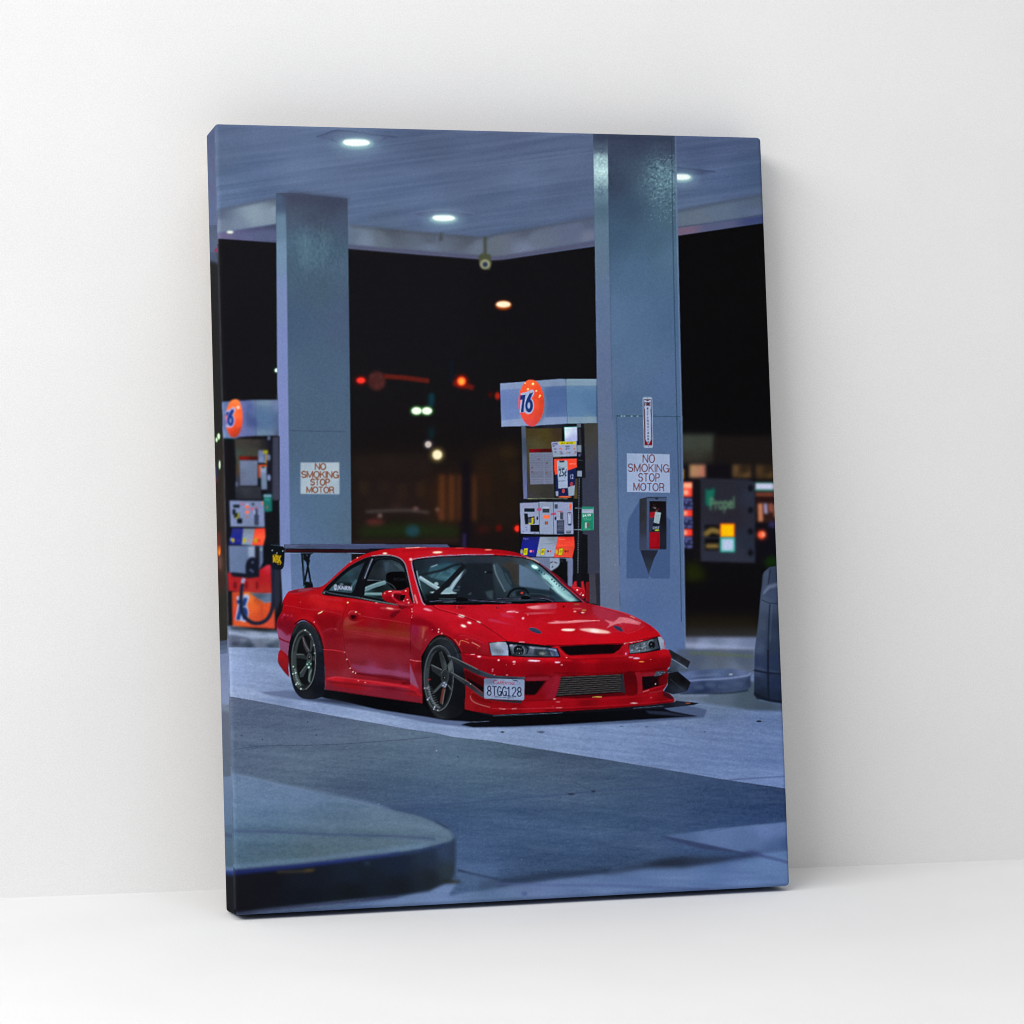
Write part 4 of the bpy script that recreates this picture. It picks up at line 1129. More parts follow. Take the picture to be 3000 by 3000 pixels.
BAND = F([(60, 200), (150, 240), (190, 278), (240, 310), (400, 336), (880, 426), (1374, 512), (1549, 537), (1653, 560), (1874, 582), (1930, 592), 'T6', (0, 606), (640, 706), (1340, 822), (1740, 880), (1990, 920), (2000, 1900), 'T5', (700, 1990), (60, 1990)],
         G('T5', (200, 320, '6d7690'), (300, 400, '64708a'), (600, 440, '667490'), (900, 520, '646f8e'), (260, 550, '66788f'), (260, 650, '6a7e94'), (300, 740, '5d6d88'), (600, 640, '5c7088'), (700, 740, '6c8494'), (900, 720, '6c8596'), (1000, 620, '5f7486'), (1300, 580, '6c7f96'), (1300, 760, '627d90'), (1700, 640, '6a8296'), (1600, 800, '5f7a94'), (900, 880, '4d5f80'), (1200, 950, '4f6688'), (1700, 900, '52708c'), (1900, 780, '607c92'),
           'T6', (100, 660, '5e7084'), (500, 730, '5a6a84'), (900, 790, '5a6e8e'), (300, 850, '5a6f88'), (1200, 830, '4c6488'), (1500, 880, '41587e'), (1700, 930, '36496c'), (600, 960, '4f6e8a'), (900, 930, '48648a'), (1300, 970, '40608c'), (1650, 1020, '40609a'), (200, 1050, '4e6d98'), (600, 1080, '4a6a94'), (1000, 1060, '4a6a98'), (1400, 1080, '46669c'), 'T5', (1500, 1020, '4c6894'), (1800, 1060, '50709a'), (1800, 1200, '4e6e9e'), (1750, 1320, '5674a4'),
           'T6', (100, 1200, '50709c'), (500, 1180, '5676a2'), (300, 1290, '4c6c98'), (700, 1260, '4e6e9e'), (1100, 1280, '4a6898'), (200, 1390, '40587c'), (700, 1380, '3a4c68')), soft=2, part='printed_forecourt')
smooth_in(BAND, 55)
tone(BAND, .96, .98, 1.01)
grain(BAND, 4, 240, 18, 2, 23)
grain(BAND, 4, 110, 6, 5, 24)
grain(BAND, 3, 50, 5, -6, 25)
grain(BAND, 4, 10, 4, 0, 26)
grain(BAND, 5, 3.5, 2.5, 0, 34)
grain(BAND, 6, 420, 60, 6, 35)
# lit wedge at the lower right and the apron along the bottom
tile('T6')
F([(960, 1178), (1300, 1128), (1740, 1085), (1990, 1060), (1990, 1500), (1600, 1310), (1300, 1248)], G((1050, 1185, '5c7cb2'), (1300, 1165, '6a8ac6'), (1600, 1130, '6f90d2'), (1700, 1110, '6a8ccc'), (1500, 1220, '6284c0'), (1650, 1270, '5474b0'), (1740, 1240, '4a6aa6')), soft=5)
F([(940, 1172), (1280, 1240), (1480, 1285), (1600, 1300), (1700, 1330), (1500, 1290), (1200, 1258), (960, 1190)], '42507e', soft=5, a=.8)
APR = F([(-400, 1560), (0, 1490), (300, 1448), (640, 1405), (900, 1365), (1120, 1360), (1330, 1330), (1560, 1290), (1760, 1265), (1990, 1240), (1990, 1990), 'T5', (200, 1990), (280, 1700), (560, 1670), (900, 1640), (1300, 1575), (1690, 1455)],
        G('T6', (100, 1520, '7288c2'), (300, 1480, '6e88c8'), (600, 1450, '6c8aca'), (900, 1420, '6a8ad0'), (1300, 1380, '6486d0'), (1600, 1330, '7094dc'), (1720, 1300, '6c90d8'), (1700, 1440, '6c8cd4'), (1400, 1480, '7290dc'), (1000, 1510, '7290d4'), (600, 1540, '7690d4'), (200, 1560, '7a90d4'),
          'T5', (600, 1660, '6478b8'), (1000, 1630, '6c84c4'), (1400, 1580, '7890cc'), (1700, 1530, '7c94d0'), (1600, 1620, '7e98da'), (1900, 1540, '6c88c2'), (1800, 1450, '5c789e')), soft=10)
smooth_in(APR, 24)
tone(APR, .98, 1.02, .97)
grain(APR, 5, 200, 16, -3, 27)
grain(APR, 5, 70, 8, 2, 28)
tile('T6')
F([(560, 1420), (760, 1370), (960, 1320), (1100, 1305), (1250, 1310), (1400, 1300), (1520, 1270), (1590, 1290), (1500, 1312), (1300, 1345), (1080, 1378), (860, 1380), (640, 1420)], G((1000, 1340, '2c3648'), (1200, 1330, '34405a'), (1500, 1290, '34446e'), (700, 1400, '3a4a68')), soft=14, a=.9)
F([(-200, 1470), (0, 1440), (300, 1400), (620, 1380), (620, 1412), (300, 1446), (0, 1490), (-200, 1520)], '33435f', soft=14, a=.75)
L([(-100, 1480), (150, 1490), (640, 1490), (1000, 1505), (1250, 1512)], 12, '6072b4', soft=6, a=.7)
L([(1480, 1275), (1600, 1306), (1760, 1345)], 16, '4a5a9c', soft=6, a=.7)
E(82, 1545, 20, 14, '5a70b4', soft=6, a=.8)
# worn and stained patches of the slab
_rs = np.random.default_rng(11)
tile('N')
for _i in range(70):
    _x, _y = _rs.uniform(700, 2300), _rs.uniform(2080, 2500)
    E(_x, _y, _rs.uniform(12, 70), _rs.uniform(2, 8), '8fa6c0' if _rs.random() < .5 else '34435c', soft=6, a=.05 + .11 * _rs.random(), clip=BAND, rot=_rs.uniform(-4, 10))
for _i in range(90):
    E(_rs.uniform(680, 2310), _rs.uniform(2060, 2560), _rs.uniform(.8, 2.2), _rs.uniform(.6, 1.4), '27324a' if _rs.random() < .75 else 'a8b8d0', soft=.6, a=.3 + .4 * _rs.random())
# joints of the slab
tile('T6')
L(['T5', (1290, 1024), (1500, 995), (1930, 955), 'T6', (100, 938), (400, 912), (560, 895), (900, 872), (1340, 825), (1740, 798)], 7, '44568a', soft=3.5, a=.6)
E(0, 0, 1, 1, '000000', a=0)
tile('T6')
E(375, 915, 24, 6, '363a58', soft=3)
E(515, 898, 14, 6, '30405a', soft=3)
L([(390, 840), (515, 895)], 5, '3c4c70', soft=3, a=.5)
L([(1240, 1150), (1400, 1118)], 5, '4a66a0', soft=3, a=.6)
tile('T5')
L([(245, 650), (430, 620), (800, 612), (1100, 595), (1500, 562)], 4, '44506c', soft=1.5, a=.8)
L([(1680, 1398), (1750, 1415), (1930, 1455)], 14, '2f3f62', soft=5, a=.85)
F([(1650, 1410), (1780, 1420), (1930, 1450), (1930, 1540), (1700, 1480)], '5c7aa4', soft=14, a=.5)
F([(1700, 1360), (1930, 1370), (1930, 1430), (1760, 1415)], '5a7cb0', soft=14, a=.6)
for x, y in ((450, 578), (788, 550), (318, 555), (735, 468), (1680, 683)):
    E(x, y, 4, 4, '232c40', soft=1)
E(1545, 645, 4, 3, 'c0cce0', soft=1)
L([(345, 645), (420, 630)], 4, '3a4864', soft=2, a=.6)
tile('T6')
E(1555, 453, 17, 5, '1c2430', soft=1.5)
E(1590, 457, 20, 2, '5a7098', soft=2)
E(185, 524, 26, 4, '4a5a80', soft=3)
E(690, 488, 14, 2, '3a4a6a', soft=1.5)
E(850, 490, 12, 2, '3a4a6a', soft=1.5)
E(1215, 520, 4, 3, '26324c', soft=1)
E(1720, 612, 4, 3, '26324c', soft=1)
tile('D')
F([(1140, 1570), (1170, 1555), (1205, 1568), (1180, 1578)], '2a2430', soft=1.5)
E(1660, 1570, 34, 8, '53658a', soft=5)

# ---- shadow under the car
tile('T5')
F([(430, 280), (600, 270), (880, 270), (1500, 330), (1930, 380), 'T6', (1000, 330), (1230, 380), (1210, 430), (700, 470), (0, 500), 'T5', (1760, 500), (1500, 470), (1180, 405), (840, 350), (640, 322), (500, 300)], G('T5', (500, 290, '6f80a8'), (800, 320, '6276a0'), (1200, 400, '667aa4'), (1700, 480, '6478a4'), 'T6', (1100, 410, '566a94')), soft=4, a=.95, part='printed_forecourt')
F([(640, 250), (860, 262), (1500, 330), (1930, 380), 'T6', (900, 350), (1000, 390), (1170, 422), (700, 452), (300, 478), (0, 492), 'T5', (1780, 497), (1700, 482), (1760, 462), (1600, 452), (1480, 432), (1180, 388), (1000, 348), (850, 318)], G('T5', (800, 290, '12141a'), (1200, 360, '0b0c10'), (1600, 440, '0f1218'), 'T6', (300, 440, '0c0d12'), (1000, 400, '0e1018')), soft=2.5, part='printed_forecourt')
F([(700, 320), (900, 322), (1100, 372), (860, 342)], '2a3244', soft=6, a=.8)
L([(1740, 466), (1880, 458)], 3, '6a7a9c', soft=1.5)
tile('C')
F([(1250, 1720), (1500, 1730), (1800, 1780), (1930, 1790), (1800, 1800), (1300, 1760)], '3a4664', soft=8, a=.7)

# ---- island beside the bin
tile('T6')
F([(1040, 0), (1530, 0), (1525, 150), (1495, 150), (1380, 130), (1200, 150), (1040, 180)], G((1150, 60, '5a6880'), (1300, 50, '636e80'), (1450, 60, '5c6a82'), (1250, 130, '66768e'), (1400, 120, '71809a'), (1100, 120, '5c6c90')), soft=8)
L([(1120, 22), (1520, 44)], 14, '62704e', soft=7, a=.7)
F([(1040, 150), (1200, 130), (1380, 122), (1480, 138), (1500, 152), (1505, 235), (1480, 256), (1350, 272), (1150, 280), (1040, 278)], G((1100, 170, '6a80b8'), (1300, 165, '6078a8'), (1450, 150, '7084b4'), (1100, 220, '3c4e7c'), (1300, 220, '3f5078'), (1450, 200, '44577c'), (1490, 200, '36456a'), (1200, 265, '2f3f66')), soft=4, part='printed_kerb_island')
L([(1060, 205), (1200, 192), (1350, 184), (1480, 165), (1500, 152)], 9, '8aa0d6', soft=4)
L([(1130, 172), (1300, 158)], 10, '7890c0', soft=6, a=.7)
E(1378, 158, 12, 5, 'b8c4d4', soft=3)
for x, y in ((1250, 225), (1330, 235), (1420, 220), (1180, 240)):
    E(x, y, 34, 14, '54688f', soft=7, a=.8)
L([(1060, 282), (1350, 276), (1490, 258)], 9, '26324a', soft=4, a=.8)
L([(1050, 292), (1240, 290)], 10, '8ea2c6', soft=5, a=.7)
# ---- grey bin
KB = 'printed_waste_bin'
F(['T4', (1800, 1165), (1835, 1135), (1895, 1128), (1930, 1125), (1960, 1930), 'T6', (1730, 340), (1710, 342), (1620, 327), (1540, 312), (1524, 285), (1520, 0), 'T4', (1738, 1930), (1742, 1660), (1765, 1480), (1780, 1300), (1792, 1190)],
  G('T4', (1830, 1160, '46536e'), (1880, 1150, '4c5a76'), (1800, 1230, '3a4660'), (1850, 1220, '2c3448'), (1800, 1350, '52627e'), (1850, 1300, '48587a'), (1790, 1500, '4a5a74'), (1850, 1500, '34425c'), (1770, 1650, '4e5e80'), (1850, 1650, '33425c'), (1760, 1800, '415276'), (1850, 1800, '304062'), 'T6', (1540, 60, '36466c'), (1650, 60, '2f4066'), (1540, 200, '2c3a56'), (1660, 200, '2a3a5e'), (1570, 290, '222d40'), (1680, 300, '25324e')), soft=2.5, part=KB)
tile('T4')
F([(1795, 1180), (1830, 1145), (1840, 1260), (1790, 1290)], '5a6a88', soft=5, a=.6)
F([(1832, 1140), (1890, 1132), (1895, 1225), (1835, 1245)], '3e4b66', soft=4)
L([(1840, 1150), (1825, 1250)], 5, '222a3c', soft=3)
F([(1790, 1290), (1830, 1245), (1895, 1225), (1898, 1260), (1835, 1275), (1800, 1310)], '6e7fa0', soft=5, a=.7)
L([(1795, 1305), (1835, 1262), (1896, 1240)], 6, '8094b8', soft=4, a=.7)
L([(1785, 1340), (1830, 1360), (1900, 1365)], 5, '26304a', soft=2, a=.9)
L([(1838, 1365), (1828, 1600), (1826, 1930)], 7, '202a3e', soft=3, a=.9)
L([(1848, 1370), (1838, 1600)], 6, '5e7094', soft=4, a=.6)
L([(1745, 1780), (1830, 1805), (1915, 1812)], 6, '27324c', soft=3, a=.9)
L([(1750, 1772), (1910, 1800)], 5, '5c7098', soft=4, a=.5)
tile('T6')
L([(1612, 0), (1612, 130), (1616, 320)], 8, '1a2336', soft=3)
L([(1520, 132), (1612, 148), (1705, 152)], 7, '1c263a', soft=3)
L([(1524, 278), (1615, 318), (1710, 330)], 12, '182030', soft=5)

# ---- foreground kerb
tile('T5')
TOP = F([(60, 700), (205, 752), (250, 792), (400, 822), (560, 860), (800, 912), (1050, 962), (1300, 1025), (1450, 1060), (1560, 1105), (1640, 1150), (1664, 1185), (1640, 1215), (1560, 1240), (1450, 1265), (1250, 1295), (1000, 1325), (700, 1358), (450, 1382), (270, 1396), (60, 1400)],
        G((230, 780, '6d84a6'), (260, 860, '7893b4'), (500, 870, '7892b4'), (700, 930, '7690b8'), (350, 980, '7a96be'), (700, 1020, '6f8cba'), (1000, 1000, '7490b4'), (450, 1050, '5f7eac'), (800, 1080, '6a88a6'), (1200, 1050, '7692b2'), (300, 1120, '6f92b2'), (600, 1110, '6488a4'), (1400, 1110, '7894ae'), (1550, 1150, '7c98b0'), (900, 1150, '64829a'), (300, 1220, '5a7e98'), (600, 1230, '5f7e8c'), (1000, 1220, '5e7888'), (1300, 1220, '64808e'), (400, 1310, '586e7e'), (800, 1280, '5c6c70'), (1100, 1270, '5c707a'), (270, 1340, '5f8098'), (1500, 1220, '5c7892')), soft=5, part='printed_kerb_island ')
smooth_in(TOP, 45)
tone(TOP, .97, .98, .99)
grain(TOP, 5, 260, 24, 2, 31)
grain(TOP, 4, 110, 12, 4, 32)
grain(TOP, 4, 10, 5, 0, 33)
grain(TOP, 4, 4, 3, 0, 36)
tile('N')
for _i in range(60):
    E(_rs.uniform(690, 1310), _rs.uniform(2290, 2500), _rs.uniform(8, 50), _rs.uniform(2, 7), '9ab2c8' if _rs.random() < .5 else '42566e', soft=6, a=.05 + .1 * _rs.random(), clip=TOP)
tile('T5')
L([(1200, 995), (1400, 1042), (1520, 1082), (1620, 1135), (1658, 1185)], 22, '4a6288', soft=9, a=.7)
L([(1540, 1090), (1620, 1135)], 10, '33466a', soft=5, a=.7)
L([(260, 790), (560, 858), (1000, 945), (1250, 1010)], 12, '86a2c8', soft=7, a=.5)
L([(235, 1140), (270, 1156), (500, 1160), (900, 1176), (1300, 1186), (1540, 1202)], 13, '4c5f8c', soft=6, a=.75)
E(730, 1240, 40, 8, '4c6070', soft=8, a=.6)
L([(230, 1378), (270, 1382), (450, 1366), (700, 1340), (950, 1310), (1200, 1280), (1380, 1255), (1500, 1238)], 26, '7ea4d0', soft=12, a=.5)
SIDE = F([(60, 1400), (215, 1392), (270, 1408), (450, 1394), (700, 1370), (1000, 1336), (1250, 1304), (1450, 1272), (1570, 1240), (1645, 1210), (1666, 1180), (1668, 1300), (1664, 1420), (1640, 1462), (1500, 1530), (1300, 1560), (1000, 1588), (700, 1622), (450, 1652), (283, 1676), (60, 1700)],
         G((230, 1480, '14151c'), (500, 1480, '12141c'), (300, 1600, '12121a'), (700, 1450, '141a26'), (700, 1580, '111620'), (1000, 1420, '182232'), (1000, 1540, '131820'), (1300, 1360, '19263c'), (1300, 1500, '161c26'), (1500, 1320, '24324a'), (1500, 1450, '1e2630'), (1600, 1280, '32466a'), (1620, 1400, '2c3a46'), (1650, 1300, '30425c')), soft=9, part='printed_kerb_island ')
INK[...] += SIDE[..., None] * np.array([9, 9, 9], np.float32)
L([(215, 1402), (270, 1418), (450, 1400), (700, 1374), (950, 1342), (1150, 1316), (1320, 1292)], (24, 24, 24, 20, 18, 10), '24389c', soft=9, a=.8)
L([(1250, 1306), (1450, 1276), (1600, 1236)], 18, '30487a', soft=9, a=.7)
L([(540, 1412), (700, 1408), (780, 1396)], 16, '4c4434', soft=8, a=.7)
E(742, 1404, 30, 8, '60502c', soft=7, a=.7)
E(1108, 1356, 22, 14, '2c4058', soft=8, a=.9)
E(1640, 1470, 60, 14, '2e3026', soft=9, a=.8)
L([(283, 1682), (600, 1642), (1000, 1600), (1300, 1566)], 8, '3a2c58', soft=5, a=.6)
# ---- the red coupe
K = 'printed_car'
tile('A')
# rear wing
F([(60, 72), (130, 82), (215, 100), (238, 120), (236, 260), (225, 350), (200, 392), (100, 392), (60, 330)], '14181e', a=0)
F([(230, 72), (600, 66), (1080, 66), (1930, 66), 'B', (580, 66), (780, 100), (760, 118), (0, 120), 'A', (1450, 140), (1250, 190), (240, 178)], '14151b', soft=1.2, part=K + '>printed_rear_wing')
F([(236, 78), (600, 68), (1080, 66), (1400, 66), 'B', (560, 66), (600, 104), (0, 108), 'A', (1600, 118), (1000, 122), (240, 118)], G('A', (300, 95, '5f6a94'), (500, 90, '4c5878'), (900, 92, '4e5a84'), (1300, 92, '505a86'), 'B', (100, 85, '4a5478'), (400, 85, '565e86')), soft=2)
L([(250, 80), (1000, 72), (1500, 70)], 8, '6e7aa8', soft=4, a=.7)
L([(240, 124), (600, 122), (1300, 126)], 8, '7080a4', soft=3, a=.7)
L([(245, 132), (1000, 134), (1400, 134)], 8, '10131c', soft=3)
F([(245, 140), (1000, 138), (1400, 142), (1300, 168), (245, 166)], G((300, 152, '40161e'), (600, 152, '341218'), (1200, 155, '30141c')), soft=4)
L([(250, 180), (600, 180), (1080, 182), (1250, 184)], 7, '94a6cc', soft=2, a=.8)
F([(440, 182), (600, 182), (565, 200), (545, 270), (520, 310), (470, 260), (440, 200)], '14181e', soft=2, part=K + '>printed_rear_wing')
L([(455, 195), (485, 600)], 28, '162428', soft=1.5, sm=False, part=K + '>printed_rear_wing')
L([(545, 260), (490, 540)], 26, '141a20', soft=1.5, sm=False, part=K + '>printed_rear_wing')
L([(520, 290), (565, 560)], 26, '141a20', soft=1.5, sm=False, part=K + '>printed_rear_wing')
F([(478, 575), (500, 540), (585, 545), (598, 620), (560, 650), (482, 640)], '11161a', soft=2, part=K + '>printed_rear_wing')
L([(470, 200), (478, 560)], 5, '5a7684', soft=2, a=.6)
L([(505, 200), (530, 215)], 6, '5a6878', soft=2)
L([(530, 545), (585, 560)], 8, '34404a', soft=3)
E(486, 598, 8, 18, '4a8a8c', soft=4, a=.7)
# end plate
tile('A')
F([(62, 72), (215, 98), (238, 116), (236, 260), (226, 350), (208, 382), (180, 394), (90, 390), (64, 340)], G((100, 150, '131a20'), (200, 150, '10171c'), (150, 350, '161c26'), (100, 350, '1b2130')), soft=1.5, part=K + '>printed_rear_wing')
L([(65, 76), (215, 101), (236, 118), (236, 250)], 5, '7084a0', soft=2, a=.6)
for x, y in ((80, 148), (213, 156), (140, 182)):
    E(x, y, 6, 7, 'b8ccd8', soft=2)
TX('MBK', [(86, 205), (196, 212), (200, 312), (90, 300)], 'b89c1c', weight=.05, soft=1.5)
TX('ST', [(140, 300), (196, 305), (198, 332), (142, 326)], 'a88c1c', weight=.03, soft=2)
E(125, 200, 30, 5, '9a8420', soft=3)

# silhouette of the body
BODY = F(['A', (290, 662, 1), (360, 642), (440, 628), (600, 614), (690, 602), (760, 560), (880, 450), (1060, 290), (1160, 232), (1280, 180), (1450, 138), (1650, 116), (1880, 104), 'B', (200, 104), (600, 106), (900, 113), (1200, 132), (1400, 160), (1500, 192), (1620, 236), (1760, 316), (1880, 404), 'C', (110, -4), (190, 60), (330, 190), (440, 300), (530, 370), (700, 412), (900, 462), (1060, 512), (1200, 580), (1320, 650), (1410, 728), (1455, 790), (1498, 870), (1508, 940), (1556, 962), (1574, 1000), (1580, 1080), (1570, 1160), (1535, 1190), (1538, 1300), (1520, 1400), (1480, 1470), (1560, 1510), (1610, 1560), (1618, 1600), (1590, 1618), (1300, 1652), (700, 1702), (0, 1742), 'D', (1400, 1328), (1090, 1352), (700, 1280, 1), (690, 1000), (640, 580), (500, 400), (380, 345), (270, 420), (200, 560), (165, 780), (170, 1210, 1), 'A', (1930, 2062), (1300, 1976), (745, 1895, 1), (740, 1600), (700, 1280), (620, 1140), (540, 1060), (470, 1030), (400, 1060), (340, 1160), (300, 1320), (285, 1500), (290, 1740, 1), (230, 1680), (160, 1580), (148, 1520), (160, 1430), (180, 1400, 1), (160, 1260), (134, 1130), (140, 1040), (165, 980), (200, 910), (210, 800), (250, 710)],
         G('A', (320, 680, 'c8141e'), (480, 640, 'a82030'), (620, 650, 'c01420'), (300, 780, 'be0e1c'), (450, 760, 'c0121e'), (560, 730, 'cc2028'), (700, 800, 'd0222c'), (820, 850, 'c01420'), (900, 780, 'cc1a26'), (240, 880, 'b80f1e'), (500, 900, 'b60e1e'), (800, 940, 'aa0c1c'), (250, 1000, 'a01428'), (400, 1000, 'b60f1e'), (530, 1010, 'c41422'), (700, 1060, '9e101e'), (830, 1060, '98101e'), (180, 1100, '90142a'), (280, 1150, '8a1428'), (180, 1200, '965078'), (260, 1230, '8a2440'), (200, 1320, '92587c'), (270, 1370, '863c58'), (200, 1500, 'a8202c'), (250, 1600, '9a1c26'), (760, 1150, '9c2030'), (850, 1230, '94182a'), (800, 1330, '8e1e2c'), (820, 1450, '961c2a'), (850, 1600, '901e2a'), (800, 1700, '962230'), (900, 1780, 'a8202c'), (800, 1870, '8a2838'), (1100, 1880, 'a01a26'),
           (900, 700, 'c81824'), (1050, 800, 'c41420'), (1300, 840, 'c8182a'), (1150, 880, 'b01020'), (1350, 900, 'b8122a'), (1600, 940, 'ac1024'), (1750, 960, 'b41428'), (1200, 1010, 'a8101e'), (1500, 1020, 'a40e20'), (1750, 1040, 'a21224'), (1050, 1130, '9a2a28'), (1350, 1110, '98202a'), (1600, 1100, '94261e'), (1750, 1130, '9c2e24'), (1100, 1230, '9c3038'), (1400, 1200, 'a03036'), (1700, 1250, '9c2e36'), (1150, 1330, '8e2430'), (1450, 1310, '8e1c2a'), (1750, 1330, '8c1826'), (1150, 1450, '8e2a3a'), (1500, 1450, '902432'), (1750, 1500, '8a2030'), (1200, 1560, '842838'), (1600, 1600, '842a3c'), (1300, 1650, '98466c'), (1650, 1690, '98486c'), (1750, 1740, '8a3a58'), (1600, 1760, '741020'),
           (1200, 280, 'c0101e'), (1000, 360, 'c41020'), (1500, 165, 'cc1422'), (1820, 180, 'd8182a'), (1850, 400, 'd4162a'), (1890, 700, 'd4182c'),
           'B', (120, 200, 'd01628'), (400, 150, 'd41a2c'), (800, 150, 'c41420'), (800, 185, 'd42030'), (1200, 165, 'c01222'), (1500, 215, 'b01020'), (1850, 390, '801424'), (150, 480, 'd8182c'), (180, 880, 'd81c30'), (60, 960, 'c01428'), (300, 900, 'd81e34'), (200, 1050, 'a41026'), (400, 1100, 'a80e22'), (450, 1000, 'cc1a2e'), (600, 950, 'd81e32'), (650, 1100, 'd2182c'), (900, 1100, 'd81a30'), (850, 1180, 'c81428'), (1050, 1250, 'cc1628'), (1000, 1350, 'b0142a'), (800, 1400, '9c1224'), (250, 1250, 'a02838'), (150, 1150, '90183a'), (180, 1350, '8a1a2c'), (60, 1200, '9c3032'), (60, 1400, '8a1e2c'), (600, 1230, 'b00f22'), (900, 1300, 'a8182a'), (1000, 1430, '98121f'),
           (500, 860, 'd81c32'), (900, 880, 'd41a2e'), (1100, 850, 'd41c2e'), (1000, 950, 'd82036'), (1300, 1000, 'dc2038'), (1200, 1150, 'd81a30'), (1450, 1150, 'dc1c32'), (1350, 1240, 'dc162a'), (1700, 1240, 'dc1428'), (1700, 1050, 'dc1a2e'), (1850, 900, 'd01626'), (1650, 950, 'cc1224'),
           'C', (200, 800, 'dc1226'), (500, 830, 'da1428'), (800, 830, 'dc1428'), (1000, 780, 'd81428'), (300, 560, 'd01426'), (100, 560, 'd41628'), (600, 640, 'd02436'), (800, 560, 'c83448'), (1250, 700, 'd01426'), (1350, 760, 'd01426'), (1100, 850, 'cc1424'), (1300, 660, 'bc1424'), (700, 470, 'c43048'), (560, 420, 'b01a28'),
           (100, 1080, 'd81222'), (600, 1090, 'cc1222'), (1200, 1030, 'd41424'), (1500, 1000, 'd01626'), (200, 1160, 'a40c1c'), (700, 1160, '980a1a'), (1300, 1130, 'a00a18'), (1530, 1080, 'a00c1a'), (300, 1240, '880816'), (1000, 1220, '8c0a18'), (1400, 1220, '7c0a16'), (1050, 1400, '7c0a14'), (1450, 1320, '780a14'), (100, 1300, '981a2c'), (60, 1450, 'a02030'), (500, 1560, '8c0c1a'), (1000, 1540, 'a00e1c'), (1400, 1450, '9c0c1a'), (300, 1620, 'b01020'), (800, 1640, 'ac0e1e'), (1300, 1560, 'ac1020'), (1560, 1560, 'b01222'), (1500, 1620, '7c0c16'), (100, 1680, 'a80e1e'),
           'D', (900, 620, 'b41024'), (1300, 640, 'd81426'), (1700, 650, 'd81226'), (800, 680, 'a01022'), (1200, 740, 'a80c1e'), (1700, 760, '9c0a1a'), (1200, 820, '8c0a1a'), (1600, 840, '8c1024'), (800, 1150, 'a01822'), (900, 1250, '98161f'), (1300, 1250, '980c18'), (1700, 1250, 'a80e1c'), (1100, 1320, '900e1a'), (1600, 1300, 'b01020'), (100, 1100, 'a0202c'), (60, 720, '861a28'), p=1.75), soft=.8, sm=True, part=K)
smooth_in(BODY, 5)
grain(BODY, 2, 30, 10, 5, 41)


def HL(x, y, rx, ry, rot=0, k='fff2ea', a=1.0, s=.35):              # the glint of a lamp on paint
    E(x, y, rx * 1.5, ry * 1.6, 'e86070', soft=max(rx, ry) * .35, a=a * .6, rot=rot, clip=BODY)
    E(x, y, rx, ry, k, soft=min(rx, ry) * s + .8, a=a, rot=rot)


def S(pts, c, soft, a=1.0, sm=True):                                 # a reflection kept inside the body
    F(pts, c, soft=soft, a=a, clip=BODY, sm=sm)


def SL(pts, w, c, soft=1.5, a=1.0):
    L(pts, w, c, soft=soft, a=a, clip=BODY)


tile('A')
# boot, rear quarter
S([(300, 664), (440, 632), (600, 616), (690, 604), (640, 640), (460, 672), (320, 690)], '7a2a3c', 5, .8)
S([(400, 640), (480, 628), (590, 622), (520, 655), (420, 665)], '9a6070', 6, .6)
SL([(300, 690), (420, 684), (520, 660), (640, 628)], 8, 'e03040', 4, .8)
SL([(560, 740), (620, 710), (700, 740), (800, 760), (960, 770)], 22, 'dc4048', 12, .6)
S([(560, 760), (640, 720), (800, 790), (940, 830), (980, 900), (760, 870), (640, 820)], 'd8262e', 16, .6)
SL([(240, 840), (320, 850), (480, 880), (700, 905), (960, 950)], 4, 'd85560', 1.5, .7)
SL([(395, 775), (430, 780), (435, 805)], 4, '801020', 1.5, .8)
SL([(430, 785), (433, 810)], 5, 'f08080', 2, .8)
SL([(190, 900), (215, 780), (255, 700), (290, 665)], 8, '8a1c30', 3, .7)
F([(196, 910), (206, 830), (220, 790), (214, 850), (204, 912)], '10141a', soft=2)
for x, y, r, k in ((230, 960, 18, 'c84870'), (275, 965, 7, 'ffc0b0'), (320, 970, 16, 'c04060'), (210, 990, 16, 'a83058'), (350, 1000, 14, 'a02848'), (240, 1000, 22, '801028')):
    E(x, y, r, r, k, soft=6, a=.7, clip=BODY)
S([(150, 1060), (300, 1030), (380, 1060), (330, 1200), (220, 1160), (150, 1110)], '7e1026', 18, .6)
S([(136, 1130), (200, 1160), (260, 1220), (310, 1200), (300, 1290), (160, 1250)], '9a5880', 10, .75)
S([(165, 1260), (290, 1310), (275, 1480), (200, 1410), (182, 1395)], '8e5478', 10, .85)
SL([(160, 1245), (220, 1280), (296, 1306)], 16, 'a01a28', 3)
SL([(162, 1255), (296, 1316)], 5, '5a0c18', 2)
S([(180, 1402), (290, 1510), (292, 1740), (230, 1680), (160, 1580), (150, 1500)], G((190, 1450, 'b42028'), (250, 1560, 'a42028'), (200, 1560, '98202c'), (270, 1680, '8c1c28')), 4)
SL([(180, 1404), (282, 1506)], 5, '6a0c18', 2)
SL([(152, 1540), (168, 1590), (240, 1690)], 8, '4a5060', 3, .8)
F([(648, 950), (660, 935), (705, 912), (720, 915), (690, 935)], 'ffe2b4', soft=2.5)
SL([(700, 905), (740, 900)], 5, 'e09070', 3, .7)
SL([(560, 890), (700, 880), (860, 920)], 16, 'd83040', 12, .5)
S([(600, 970), (700, 960), (900, 970), (950, 1050), (930, 1150), (720, 1140)], '8e0c1a', 18, .6)
SL([(935, 1000), (905, 1100), (900, 1180)], 30, 'a02a34', 10, .6)
SL([(690, 1200), (760, 1150), (850, 1130), (900, 1150)], 16, 'a83848', 8, .7)
E(875, 1136, 8, 6, 'd0603a', soft=3)
S([(700, 1160), (800, 1180), (950, 1190), (960, 1240), (740, 1230)], '84101e', 14, .5)
